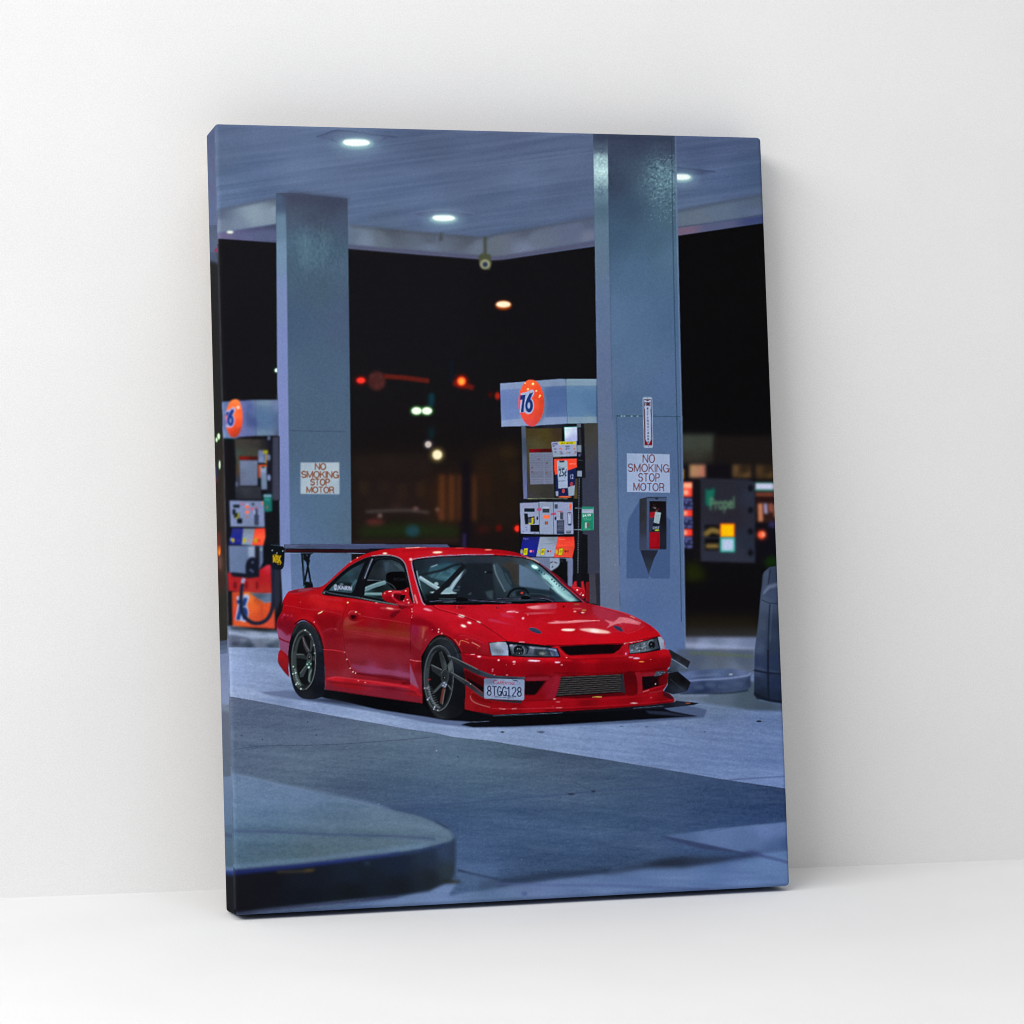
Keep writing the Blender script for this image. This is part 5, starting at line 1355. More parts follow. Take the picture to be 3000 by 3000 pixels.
# wheel arch lip
SL([(390, 1040), (440, 1000), (520, 995), (600, 1040), (660, 1120), (710, 1240), (730, 1380)], 22, 'c82030', 8, .55)
SL([(360, 1080), (420, 1030), (480, 1022), (560, 1055), (630, 1130), (690, 1250), (725, 1390)], 12, '16060c', 3, .9)
E(608, 1050, 10, 6, 'f0a0a8', soft=3)
# lower quarter and sill
SL([(722, 1392), (850, 1402), (985, 1425)], 8, 'e04050', 2.5)
S([(725, 1400), (990, 1432), (1020, 1510), (1060, 1610), (1130, 1690), (1400, 1720), (1820, 1800), (1820, 1850), (1200, 1790), (900, 1740), (750, 1780)], G((850, 1470, '941c28'), (850, 1600, '8e1e2a'), (950, 1600, '92222e'), (1000, 1680, '9a3848'), (850, 1700, '8a3040'), (1200, 1740, '98202c'), (1600, 1790, '8a1a26')), 3, .85, sm=False)
SL([(985, 1425), (1015, 1480), (1030, 1540), (1060, 1620), (1110, 1680), (1200, 1705), (1500, 1745), (1815, 1790)], 10, '5a0c18', 4, .9)
SL([(1000, 1420), (1035, 1510), (1065, 1600), (1120, 1665), (1210, 1692), (1500, 1732), (1815, 1775)], 8, 'c83848', 3, .7)
for x, y, r in ((990, 1428, 7), (1020, 1516, 8), (1062, 1628, 8), (1095, 1675, 8), (1128, 1690, 7)):
    E(x, y, r, r, 'ffc8c0', soft=2.5)
S([(1080, 1580), (1300, 1610), (1810, 1690), (1812, 1740), (1500, 1710), (1200, 1680), (1120, 1650)], G((1200, 1630, '94486c'), (1500, 1665, '9c5278'), (1750, 1710, '9c5278')), 10, .7)
SL([(1150, 1690), (1500, 1730), (1815, 1775)], 20, '5c0c1a', 8, .7)
S([(750, 1770), (850, 1735), (1000, 1748), (1500, 1800), (1830, 1850), 'D', (130, 1080), (150, 1120), 'A', (1800, 1890), (1300, 1830), (900, 1790)], G('A', (850, 1755, 'd82a3a'), (1100, 1775, 'c02030'), (1500, 1830, 'd02838'), (1800, 1870, 'c82234')), 5, .9)
SL([(780, 1760), (880, 1742), (1000, 1752), (1300, 1790), (1800, 1868)], 10, 'e85060', 4, .7)
SL([(800, 1805), (1300, 1855), (1900, 1930)], 14, '70101c', 7, .6)
S([(748, 1850), (1200, 1905), (1940, 1990), (1960, 2070), (1300, 1980), (750, 1898)], '84283c', 8, .7)
SL([(750, 1894), (1300, 1972), (1940, 2060)], 8, '5a1420', 4, .8)
for x, y in ((1165, 1785), (1250, 1808)):
    E(x, y, 12, 5, 'f8a0a0', soft=3)
# door
SL([(1015, 820), (1005, 870), (975, 960), (962, 1150), (985, 1300), (990, 1420)], 4, '64081a', 1.5, .9)
SL([(1820, 870), (1832, 960), (1822, 1200), (1815, 1500), (1812, 1640)], 4, '5c0818', 1.5, .8)
E(1030, 802, 11, 11, 'ffd49a', soft=3)
S([(1000, 1000), (1050, 985), (1120, 1040), (1240, 1010), (1100, 1070), (985, 1090)], 'b0504a', 8, .7)
S([(985, 1060), (1150, 1100), (1815, 1180), (1815, 1260), (1500, 1210), (1200, 1160), (980, 1140)], '9c4030', 12, .55)
S([(985, 1150), (1300, 1180), (1815, 1250), (1815, 1285), (1500, 1250), (1100, 1190)], 'b03c44', 8, .65)
SL([(990, 1165), (1300, 1200), (1815, 1280)], 5, '7a0e1c', 3, .6)
S([(1000, 1250), (1500, 1280), (1815, 1320), (1815, 1370), (1300, 1330), (1000, 1300)], '7e0f1e', 16, .5)
S([(1000, 1340), (1600, 1400), (1815, 1420), (1815, 1560), (1300, 1520), (1040, 1500)], '9a3242', 22, .5)
SL([(1180, 965), (1300, 985), (1600, 1030), (1830, 1070)], 4, 'd86068', 1.5, .75)
SL([(1150, 940), (1400, 985), (1820, 1055)], 14, 'b4122a', 7, .5)
SL([(1050, 770), (1300, 800), (1660, 850)], 16, 'd83442', 7, .7)
HL(1560, 875, 46, 9, 8, 'ffe8d0')
HL(1395, 802, 24, 5, 5, 'fff0dc', .9)
SL([(1440, 868), (1700, 890)], 18, 'e87070', 8, .7)
S([(1560, 960), (1600, 920), (1700, 890), (1640, 960), (1580, 1000)], '6e0c1c', 7, .8)
# door handle
S([(1035, 930), (1060, 908), (1110, 905), (1160, 925), (1158, 990), (1130, 1028), (1070, 1020), (1040, 990)], G((1080, 925, 'c82a38'), (1090, 990, '7c0c18'), (1140, 990, '980f20')), 3)
SL([(1040, 945), (1060, 915), (1110, 908), (1155, 925)], 6, 'e86070', 2)
S([(1065, 960), (1120, 960), (1135, 985), (1100, 1010), (1075, 995)], '3a0610', 4)
E(1132, 922, 12, 7, 'ffd8a0', soft=3)
SL([(1050, 1010), (1080, 1028), (1130, 1028), (1155, 990)], 6, '60081a', 2)
SL([(1160, 940), (1190, 950)], 6, 'e08070', 3)
# front wing
tile('B')
S([(110, 1080), (190, 1090), (280, 1090), (330, 1110), (280, 1180), (250, 1300), (230, 1400), (110, 1300)], G((160, 1150, '9c2450'), (160, 1250, '94243c'), (270, 1130, 'b85044'), (230, 1300, '9a3a3a')), 8, .7)
SL([(270, 1110), (262, 1180), (250, 1250)], 20, 'c07058', 8, .7)
S([(110, 1000), (260, 1000), (400, 1080), (440, 1160), (380, 1180), (330, 1110), (230, 1080), (115, 1070)], '94081e', 14, .7)
SL([(130, 960), (300, 990), (420, 1060), (470, 1140)], 30, 'c41428', 14, .5)
S([(120, 880), (260, 860), (420, 900), (700, 960), (760, 1000), (600, 1020), (400, 960), (150, 930)], 'dc2038', 14, .6)
S([(260, 880), (300, 868), (380, 900), (330, 905)], 'f0a8b8', 6, .9)
SL([(110, 1060), (104, 1200), (106, 1300), (100, 1420)], 4, '5c0818', 1.5, .7)
for x, y, r in ((120, 880, 6), (122, 912, 7), (122, 960, 4), (118, 985, 5)):
    E(x, y, r, r * 1.5, 'f4a0a4', soft=2.5)
S([(600, 1060), (760, 1120), (900, 1200), (1050, 1260), (1080, 1300), (900, 1260), (700, 1180), (600, 1120)], 'dc2034', 18, .6)
HL(742, 966, 44, 15, 12)
HL(768, 1092, 34, 14, 20)
HL(842, 1052, 26, 11, 18)
HL(960, 1042, 30, 7, 25, a=.9)
for x, y in ((458, 1136), (454, 1168), (496, 1186)):
    E(x, y, 8, 8, 'ffd0d0', soft=2.5)
E(375, 1140, 5, 5, 'f08090', soft=2)
SL([(690, 1300), (680, 1260), (690, 1215), (760, 1200), (880, 1240), (1000, 1290)], 20, 'b01428', 8, .8)
SL([(660, 1260), (690, 1300), (715, 1340), (722, 1300), (740, 1275), (800, 1290), (840, 1308)], 6, 'f0a078', 2, .9)
SL([(715, 1210), (800, 1215), (900, 1255), (1020, 1300)], 8, 'e04058', 4, .7)
SL([(872, 1298), (930, 1325), (980, 1355)], 7, 'f4b090', 2, .9)
SL([(938, 1365), (955, 1376)], 7, 'f0a080', 2)
SL([(790, 1255), (830, 1258)], 4, 'f0a080', 2, .8)
S([(740, 1330), (860, 1340), (1060, 1400), (1100, 1450), (900, 1440), (740, 1420)], '8e1420', 12, .7)
S([(980, 1340), (1060, 1300), (1090, 1440), (990, 1430)], 'b02838', 14, .5)
SL([(735, 1425), (880, 1442), (1000, 1458), (1110, 1475)], 5, '5a0814', 2)
SL([(290, 1280), (296, 1260)], 4, 'd8a060', 2)
# lower wing behind the wheel: side vent
S([(100, 1520), (250, 1540), (260, 1600), (240, 1930), (200, 1900), (95, 1600)], G((150, 1560, 'a01c2a'), (220, 1600, '7c1420'), (180, 1750, '8c2c40')), 4)
SL([(95, 1518), (160, 1532), (250, 1540)], 7, 'f08088', 2.5)
S([(92, 1580), (110, 1620), (160, 1760), (205, 1880), (180, 1890), (100, 1820)], G((120, 1680, '985a80'), (160, 1820, '945a7c')), 4, .9, sm=False)
SL([(92, 1560), (120, 1640), (205, 1890)], 5, 'b05878', 2, .8)
SL([(0, 1790), (100, 1830), (210, 1895)], 20, 'd02434', 6, .8)
S([(0, 1790), (90, 1800), (100, 1830), (0, 1830)], '6c0c18', 5, .8)
# roof
SL([(0, 150), (300, 130), (700, 122), (1000, 132), (1300, 165), (1500, 212)], 26, 'b00e1e', 8, .55)
SL([(150, 215), (500, 190), (850, 180), (1200, 190), (1480, 222)], 16, 'd82c38', 6, .7)
HL(440, 166, 62, 12, -2, 'fff0d0')
SL([(0, 106), (120, 104), (300, 104)], 10, 'ffe8d8', 3, .7)
E(1080, 132, 46, 7, 'f8a888', soft=4)
E(720, 112, 60, 5, 'e06060', soft=4)
HL(100, 256, 13, 13, 0, 'ffe8dc')
L([(1500, 195), (1620, 238), (1700, 280)], 6, 'd8c0a8', soft=3, a=.7)
tile('A')
HL(1498, 182, 28, 10, 0, 'fff4d8')
HL(1825, 256, 14, 13, 0, 'ffd0c8')
SL([(800, 540), (960, 390), (1100, 280), (1200, 225)], 8, 'e04048', 3, .7)
HL(1150, 236, 10, 6, -30, 'ffd0b0', .8)
HL(1068, 288, 14, 6, -40, 'f8b0a0', .7)
SL([(700, 620), (880, 460), (1060, 310), (1200, 240)], 8, '800c1c', 4, .5)
L([(1760, 112), (1930, 104)], 8, 'f0c8b8', soft=3, a=.8)
SL([(1870, 700), (1890, 760), (1905, 810)], 14, 'f4b0b4', 6, .9)
# bonnet
tile('B')
L([(385, 838), (440, 878), (560, 915), (700, 955), (850, 1005), (1000, 1070), (1130, 1150), (1230, 1220), (1318, 1280)], 6, '3a0810', soft=1.5, part=None)
SL([(400, 830), (470, 870), (600, 905), (800, 970), (960, 1035)], 5, 'e85868', 2.5, .6)
SL([(690, 835), (682, 860), (692, 872)], 6, 'f8b0b0', 2)
SL([(520, 880), (640, 878), (740, 930), (900, 950), (1080, 930)], 20, 'd81c32', 8, .5)
S([(640, 850), (720, 845), (800, 855), (730, 875)], '9a0e20', 6, .7)
HL(1370, 910, 62, 10, -3, 'ffdce8')
HL(1440, 918, 20, 6, 0, 'ffd0dc', .8)
SL([(1310, 925), (1420, 905), (1620, 890), (1930, 905)], 12, 'e84058', 4, .6)
S([(1560, 850), (1680, 830), (1800, 815), (1930, 810), (1930, 870), (1800, 880), (1650, 880)], G((1650, 855, 'f0b0b4'), (1800, 840, 'e07080'), (1900, 840, 'c84860')), 6, .85)
S([(1460, 890), (1600, 880), (1900, 880), 'C', (120, 460), (-30, 470), 'B', (1600, 930)], 'c41a2c', 8, .7)
S([(1530, 930), (1700, 915), (1930, 925), 'C', (100, 500), (0, 505), 'B', (1640, 945)], 'e47888', 5, .65)
S([(1230, 930), (1300, 935), (1420, 985), (1260, 970)], 'd83c60', 5, .7)
S([(1080, 1005), (1150, 1005), (1290, 1050), (1400, 1078), (1280, 1062), (1100, 1030)], 'd84468', 5, .75)
HL(1518, 993, 13, 12, 0, 'ffdce8')
E(1578, 950, 7, 6, 'ffa0b0', soft=3)
S([(1820, 1050), (1930, 1038), 'C', (80, 590), (180, 600), (60, 625), (-40, 615)], 'f098a4', 5, .7)
tile('B')
E(1195, 860, 14, 11, '20121a', soft=2, part=K)
E(1200, 856, 5, 4, '708090', soft=2)
F([(1588, 1130), (1600, 1112), (1660, 1112), (1720, 1140), (1752, 1170), (1735, 1186), (1690, 1182), (1620, 1155)], '3c4868', soft=2, sm=True, part=K + '>printed_bonnet_latch')
L([(1610, 1150), (1690, 1170), (1740, 1165)], 5, '1c2438', soft=2, a=.8)
L([(1600, 1116), (1660, 1116), (1715, 1142)], 4, '6078a0', soft=2, a=.6)
tile('C')
F([(850, 655), (895, 655), (950, 680), (975, 722), (940, 725), (880, 695)], '344262', soft=2, sm=True, part=K + '>printed_bonnet_latch ')
E(225, 413, 13, 12, '181016', soft=2)
S([(580, 430), (640, 400), (800, 440), (1000, 500), (1180, 580), (1260, 640), (1180, 690), (1000, 745), (960, 690), (860, 600), (720, 580), (620, 520)], G((650, 480, 'bc3c54'), (750, 520, 'c03c54'), (900, 520, 'b83248'), (1100, 580, 'c44058'), (1150, 650, 'c82c40'), (1050, 700, 'd0283c'), (850, 590, 'c83c54')), 8, .75)
S([(600, 500), (700, 460), (880, 470), (960, 540), (840, 580), (700, 560)], 'bc3a54', 10, .6)
S([(740, 580), (860, 600), (930, 545), (1060, 560), (1190, 610), (1180, 640), (1050, 625), (940, 620), (830, 650), (760, 690), (800, 630)], 'e898a4', 4, .7)
for x0, y0, x1, y1 in ((950, 560, 1180, 620), (980, 600, 1160, 600), (860, 580, 960, 640), (760, 680, 860, 640), (820, 640, 940, 610), (1000, 560, 940, 610), (1060, 570, 1000, 610), (1120, 585, 1070, 620)):
    SL([(x0, y0), (x1, y1)], 6, 'e898a0', 3, .6)
SL([(960, 690), (1010, 745), (1120, 725), (1240, 660)], 6, 'e85060', 3, .7)
SL([(1060, 560), (960, 690)], 5, 'e06070', 3, .5)
S([(20, 620), (140, 600), (300, 595), (420, 585), (680, 590), (560, 600), (340, 620), (120, 630)], 'f0a0a8', 5, .85)
SL([(280, 600), (420, 588), (680, 592)], 6, 'f0a8ac', 2.5, .8)
S([(190, 706), (240, 692), (370, 698), (325, 724), (230, 720)], 'ffece0', 6, 1)
S([(380, 700), (480, 630), (620, 610), (740, 640), (780, 700), (640, 660), (480, 690)], 'd02c40', 8, .6)
S([(420, 700), (520, 686), (640, 692), (770, 716), (815, 746), (690, 752), (540, 734)], G((520, 710, 'f0c0b8'), (600, 720, 'fff4ec'), (720, 735, 'f4c8bc')), 8, 1)
SL([(780, 750), (880, 728), (960, 735)], 5, 'e04858', 3, .6)
S([(260, 400), (340, 380), (440, 370), (520, 440), (540, 500), (440, 480), (300, 420)], 'b4203a', 8, .6)
for x, y, rx, ry, k in ((390, 385, 40, 10, 'b06840'), (400, 440, 60, 8, 'e87070'), (480, 460, 30, 12, 'c08a50'), (460, 490, 26, 8, 'fff0e0'), (365, 475, 18, 8, 'ffe0d8'), (440, 500, 10, 10, '3a1010'), (420, 488, 20, 6, '5a1820')):
    E(x, y, rx, ry, k, soft=4, a=.85, clip=BODY)
SL([(540, 380), (700, 415), (900, 468), (1060, 525), (1190, 600), (1290, 680)], 6, 'e46070', 2.5, .6)
SL([(560, 390), (800, 450), (1080, 560), (1210, 650)], 4, '8c1020', 2, .6)
SL([(1060, 530), (1120, 555)], 6, 'ffd0b0', 2.5, .8)
S([(1200, 600), (1300, 650), (1400, 740), (1440, 790), (1340, 760), (1270, 690)], 'bc0e20', 8, .6)
S([(0, 780), (300, 800), (700, 800), (1000, 770), (1300, 700), (1420, 770), (1040, 870), (600, 885), (0, 885)], 'dc1226', 12, .45)
SL([(0, 900), (150, 905), (600, 888), (1000, 872), (1200, 830), (1430, 780)], 9, '4a0610', 3, .85)
SL([(990, 872), (1180, 845), (1220, 832)], 6, 'f8a0a8', 2.5, .9)
# bumper upper face
SL([(0, 1080), (200, 1090), (330, 1095)], 14, 'ec2434', 6, .6)
SL(['D', (700, 585), (880, 612), (1100, 640), (1500, 640), 'C', (100, 1070)], 16, 'e01c30', 6, .7)
S(['D', (690, 620), (900, 650), (1200, 680), (1700, 690), 'C', (300, 1120), (900, 1110), (1560, 1050), (1570, 1160), (1200, 1220), (700, 1250), (200, 1250), 'D', (1500, 850), (1100, 830), (820, 760)], G('D', (800, 680, '941022'), (1100, 740, '980a1c'), (1600, 770, '960a1a'), 'C', (400, 1180, '940a1a'), (900, 1170, '940816'), (1400, 1120, '960a18'), (1500, 1160, '840814')), 14, .6)
SL([(100, 1250), (700, 1250), (1200, 1225), (1540, 1180)], 10, '5c0610', 5, .7)
for x, y, rx, ry in (('C', 0, 0, 0),)[1:]:
    pass
tile('D')
for x, y, rx, ry in ((880, 618, 22, 8), (1125, 662, 12, 8), (1320, 682, 18, 7), (1570, 668, 80, 9), (1860, 686, 26, 6)):
    HL(x, y, rx, ry, 2, 'f4e8ff')
for x, y, rx, ry in ((800, 590, 30, 5), (1415, 432, 40, 6), (1050, 778, 9, 7), (1048, 800, 8, 7), (1068, 848, 12, 6), (1320, 710, 16, 5), (1220, 722, 5, 5), (1230, 848, 12, 5), (1920, 720, 12, 5)):
    E(x, y, rx, ry, 'f0a0b0', soft=2.5, a=.9)
tile('C')
for x, y, rx, ry, k in ((150, 1115, 36, 7, 'f0c0e0'), (1140, 1062, 40, 8, 'e8c8e8'), (1070, 1050, 30, 6, 'e0b0c8'), (200, 1146, 14, 4, 'e8a0a8'), (1205, 1106, 32, 7, 'ff9a50'), (1320, 1078, 10, 4, 'e08060'), (480, 1120, 14, 4, 'c03040'), (990, 880, 12, 6, 'ffc8d0'), (1080, 865, 14, 5, 'f8b0b8')):
    E(x, y, rx, ry, k, soft=3, clip=BODY)
# lower bumper, duct surrounds
S([(0, 1290), (190, 1285), (110, 1560), (0, 1570)], G((60, 1320, '9c2034'), (40, 1440, '98182a'), (100, 1400, 'a42438')), 3, .9, sm=False)
S([(1120, 1260), (1200, 1255), (1210, 1500), (1150, 1500)], G((1160, 1320, '9c2030'), (1170, 1450, 'a01e2e')), 4, .9)
S([(985, 1260), (1120, 1250), (1150, 1500), (1000, 1510)], G((1050, 1320, '5c0810'), (1080, 1450, '700812')), 4, .9)
SL([(1120, 1262), (1150, 1500)], 5, '4a0610', 2, .8)
F([(1210, 1290), (1370, 1280), (1460, 1260), (1525, 1300), (1515, 1390), (1340, 1430), (1218, 1470)], G((1260, 1350, '120c12'), (1400, 1350, '1a0a10'), (1490, 1330, '4a0a12')), soft=2.5, part=K + '>printed_bumper_duct')
S([(1205, 1255), (1360, 1235), (1375, 1275), (1210, 1290)], '982436', 4, .9)
S([(1430, 1300), (1530, 1270), (1535, 1380), (1430, 1400)], '7a0c16', 10, .8)
E(1380, 1385, 6, 9, 'd0d8e0', soft=2)
SL([(1222, 1482), (1340, 1445), (1510, 1395)], 10, 'c02434', 4)
SL([(1222, 1486), (1300, 1462)], 5, 'f0c0c0', 2, .8)
SL([(1300, 1500), (1400, 1480), (1490, 1465)], 10, 'a04858', 5, .8)
# intercooler
F([(190, 1300), (970, 1262), (1000, 1500), (118, 1555)], '0c0a0d', soft=2, part=K + '>printed_intercooler')
for i in range(9):
    t_ = i / 8.5
    L([(188 - 70 * t_, 1310 + 235 * t_), (950, 1275 + 215 * t_)], 9, '514e50', soft=2.5, sm=False, a=.9)
    L([(188 - 70 * t_, 1303 + 235 * t_), (950, 1268 + 215 * t_)], 4, '716e70', soft=1.5, sm=False, a=.75)
F([(955, 1260), (975, 1258), (1000, 1500), (945, 1505)], '30303c', soft=2.5)
SL([(190, 1290), (700, 1268), (970, 1255)], 6, '4a0610', 3)
F([(118, 1545), (500, 1530), (945, 1490), (1000, 1500), (1000, 1530), (400, 1570), (118, 1560)], '5c0a14', soft=4)
L([(585, 1554), (640, 1550), (705, 1550)], 8, 'd8b060', soft=2)
# splitter lip
SL([(100, 1600), (500, 1580), (1000, 1555), (1400, 1510)], 14, 'c01828', 7, .7)
SL([(0, 1690), (200, 1688), (800, 1660), (1300, 1620), (1600, 1590)], 10, 'c82434', 5, .7)
SL([(0, 1722), (700, 1690), (1300, 1645), (1610, 1605)], 14, '6a0812', 6, .8)
for x, y, rx, ry in ((110, 1580, 20, 6), (155, 1616, 30, 8), (170, 1688, 40, 5), (1110, 1626, 50, 5), (1325, 1558, 6, 4), (90, 1668, 5, 4)):
    E(x, y, rx, ry, 'f4ccd4', soft=2.5, a=.9)
F([(1470, 1480), (1560, 1508), (1610, 1560), (1600, 1580), (1520, 1560), (1480, 1530)], '20161e', soft=5, a=.7)
F(['D', (590, 1300), (700, 1284), (1080, 1352), (1400, 1330), (1930, 1310), 'C', (300, 1730), (700, 1702), (1300, 1652), (1620, 1612), (1640, 1592), (1860, 1615), (1935, 1625), (1860, 1648), (1500, 1690), (700, 1735), (0, 1775), 'D', (1500, 1360), (1120, 1376), (1060, 1368)], G('D', (700, 1300, '0f0e12'), (1100, 1362, '1c1e28'), 'C', (200, 1745, '121218'), (900, 1715, '16161e'), (1500, 1660, '1c1e2a'), (1720, 1625, '2a3042'), (1850, 1630, '1a1c28')), soft=1.5, part=K + '>printed_splitter')
L(['D', (1060, 1362), (1300, 1350), (1700, 1334), (1930, 1322)], 6, '7084a0', soft=2, a=.8)
L(['C', (1100, 1692), (1300, 1676), (1480, 1660)], 6, '7a8cae', soft=2, a=.7)
L(['C', (1640, 1592), (1760, 1606)], 5, '5a6888', soft=2, a=.7)
E(0, 0, 1, 1, '000000', a=0)
tile('C')
E(1790, 1624, 36, 6, 'b06848', soft=3)
# lower side of the nearer corner
tile('D')
S([(700, 790), (860, 860), (960, 930), (960, 1100), (860, 1010), (700, 900)], '4a0a10', 10, .9)
S([(700, 1000), (800, 1060), (960, 1150), (1000, 1200), (1300, 1240), (1080, 1310), (710, 1275)], G((740, 1050, '981822'), (760, 1220, 'a01c28'), (900, 1230, '98141e'), (1100, 1270, 'a4101c')), 8, .8)
SL([(775, 1110), (770, 1130), (800, 1180), (880, 1220), (1020, 1258)], 9, 'c08a84', 3, .85)
SL([(780, 1075), (830, 1075), (880, 1105), (930, 1120)], 9, 'b05050', 5, .7)
S([(790, 1080), (840, 1085), (930, 1140), (1050, 1200), (900, 1190), (800, 1140)], '7c0c14', 8, .7)
S([(1450, 870), (1800, 860), (1760, 1080), (1640, 1140), (1450, 1150)], '7c0c18', 6, .7)
S([(1480, 880), (1760, 870), (1740, 910), (1480, 920)], '9c2c40', 5, .8)
F([(1455, 925), (1715, 920), (1600, 1080), (1570, 1100), (1452, 1100)], '140b10', soft=3, part=K + '>printed_bumper_duct ')
S([(1450, 1100), (1600, 1090), (1740, 920), (1790, 880), (1900, 880), (1840, 1120), (1700, 1160), (1420, 1180)], G((1800, 950, 'a4243a'), (1780, 1080, 'a0203a'), (1650, 1120, '98101e'), (1500, 1140, 'a01020')), 5, .8)
SL([(1720, 920), (1600, 1085), (1460, 1102)], 6, '54060e', 3, .8)
SL([(1420, 1170), (1700, 1165), (1930, 1150)], 10, '700a14', 5, .7)
S([(1420, 1210), (1700, 1180), (1930, 1180), (1930, 1240), (1500, 1260)], 'b81224', 10, .6)
SL([(1040, 1270), (1300, 1275), (1600, 1268), (1930, 1255)], 8, 'e05060', 4, .7)
L([(1130, 1272), (1210, 1278)], 6, 'f8a8b0', soft=3)
L([(1290, 1275), (1350, 1272)], 5, 'ffd8d8', soft=2)

# grille between the headlights
tile('C')
F([(150, 940), (180, 915), (600, 895), (990, 885), (1030, 895), (1042, 1000), (1030, 1050), (600, 1075), (280, 1080), (240, 1065), (190, 1030)], G((200, 960, 'c01222'), (300, 1060, 'd01626'), (700, 1050, 'c01020'), (1010, 960, 'c01424'), (1000, 1040, 'c81828')), soft=1.5, part=K)
F([(165, 915), (600, 893), (985, 885), (960, 930), (860, 1000), (800, 1010), (300, 1030), (255, 1010), (195, 950)], G((300, 960, '0f0b10'), (800, 940, '120a0e'), (900, 920, '2a0810')), soft=2.5, part=K + '>printed_grille')
F([(960, 900), (1030, 890), (1040, 990), (1020, 1040), (990, 1040), (860, 1005), (930, 950)], G((1000, 930, 'c01626'), (950, 990, 'b00e1e'), (1020, 1010, 'd03050')), soft=4)
SL([(285, 1032), (600, 1018), (860, 1006)], 10, '900c1a', 4)
SL([(250, 1055), (330, 1075), (700, 1068), (1030, 1042)], 8, '7c0814', 4, .8)
SL([(160, 940), (210, 1000), (270, 1060)], 12, 'e03040', 4, .8)
E(1008, 1005, 6, 16, 'd8b0e8', soft=3)
E(262, 1056, 9, 6, 'ffb0b0', soft=3)

# headlights
tile('B')
KH = K + '>printed_headlight'
F([(1082, 1300), (1200, 1288), (1330, 1280), (1930, 1345), 'C', (60, 930), (150, 940), (190, 1048), (0, 1050), 'B', (1660, 1480), (1370, 1470), (1120, 1462), (1100, 1420), (1090, 1360)], '12141a', soft=1.2, part=KH)
F([(1092, 1308), (1200, 1295), (1300, 1296), (1325, 1340), (1335, 1460), (1125, 1458), (1105, 1390)], G((1130, 1330, '8090a8'), (1200, 1310, 'c0d0e0'), (1290, 1320, '98aac4'), (1160, 1390, '66788c'), (1270, 1370, 'a4b8d8'), (1220, 1410, '74829a'), (1310, 1430, 'b0c2e8'), (1140, 1440, 'a8b8d4')), soft=2, part=KH)
for i in range(7):
    L([(1180 + i * 15, 1385), (1180 + i * 15, 1428)], 5, '4a5058' if i % 2 else '7a7c74', soft=2, a=.7)
for y in (1345, 1370, 1445):
    L([(1110, y), (1320, y - 4)], 3, 'a8b4c8', soft=1.5, a=.5)
L([(1092, 1312), (1108, 1400), (1124, 1456)], 8, '2c3a48', soft=3, a=.8)
L([(1130, 1456), (1340, 1462)], 6, '8ea2c8', soft=2, a=.8)
L([(1338, 1310), (1345, 1470)], 12, '0c0e14', soft=2)
F([(1345, 1320), (1450, 1330), (1930, 1372), 'C', (130, 950), (170, 1040), 'B', (1690, 1470), (1375, 1462)], G('B', (1380, 1350, '8088a0'), (1370, 1420, '3c4652'), (1400, 1440, '22282e'), (1580, 1350, '2c3440'), (1620, 1380, '7c8aa4'), (1600, 1440, '4c5868'), (1700, 1380, '66707e'), (1800, 1400, '6a7890'), (1880, 1420, '5a6680'), (1720, 1440, '2a3038'), (1860, 1450, '404a58'), 'C', (50, 960, '42506c'), (120, 1000, '6078b0')), soft=2.5, part=KH)
E(1468, 1395, 76, 68, '3e4854', soft=2)
E(1466, 1396, 64, 58, '14181e', soft=2.5)
E(1462, 1400, 44, 40, '222a32', soft=5)
for x, y, r in ((1450, 1378, 5), (1470, 1376, 4), (1490, 1382, 4), (1470, 1436, 5), (1440, 1430, 4), (1500, 1425, 4)):
    E(x, y, r, r, 'c0ccd8', soft=1.5)
L([(1395, 1440), (1388, 1395), (1400, 1350), (1440, 1325)], 5, 'a8b8c8', soft=2, a=.8)
L([(1510, 1350), (1535, 1390), (1528, 1440)], 8, '98a8b8', soft=3, a=.8)
E(1370, 1335, 22, 12, 'b8c0e0', soft=4)
L([(1540, 1340), (1580, 1380), (1560, 1440)], 12, '10141a', soft=4)
L([(1600, 1355), (1660, 1370), (1800, 1378)], 14, 'a8b6d4', soft=5, a=.9)
F([(1660, 1370), (1850, 1385), (1870, 1450), (1650, 1455)], '2c343e', soft=6, a=.7)
E(1770, 1430, 60, 26, '57616c', soft=6)
E(1760, 1436, 34, 14, 'a0a898', soft=6, a=.8)
for x in range(1680, 1880, 17):
    L([(x, 1385), (x + 6, 1455)], 3, '1a2028', soft=1.5, a=.6)
L([(1840, 1378), (1930, 1392), 'C', (110, 975)], 12, '9cb0e8', soft=4, a=.9)
L(['C', (60, 985), (90, 1035)], 12, '8098d0', soft=4, a=.8)
L(['C', (105, 970), (120, 1030)], 8, '1a2030', soft=2, a=.9)
L([(1380, 1472), (1650, 1482), (1930, 1482), 'C', (180, 1052)], 8, '0e0a10', soft=2)
KH = K + '>printed_headlight '
tile('C')
F([(1040, 885), (1200, 850), (1405, 790), (1440, 940), (1440, 960), (1250, 995), (1048, 1012)], '12141a', soft=1.2, part=KH)
F([(1050, 895), (1200, 862), (1395, 808), (1425, 935), (1250, 980), (1055, 1000)], G((1080, 920, '485060'), (1120, 960, '788494'), (1180, 920, '3e4a54'), (1230, 900, '8090a0'), (1220, 960, '56606c'), (1300, 890, '4a5868'), (1380, 840, '36424e'), (1400, 920, '3a4656'), (1070, 985, '7080a0')), soft=2.5, part=KH)
E(1335, 890, 52, 58, '46525e', soft=2)
E(1336, 892, 42, 48, '161a20', soft=3)
L([(1285, 930), (1282, 880), (1310, 840), (1350, 835)], 6, 'a8bccc', soft=2, a=.8)
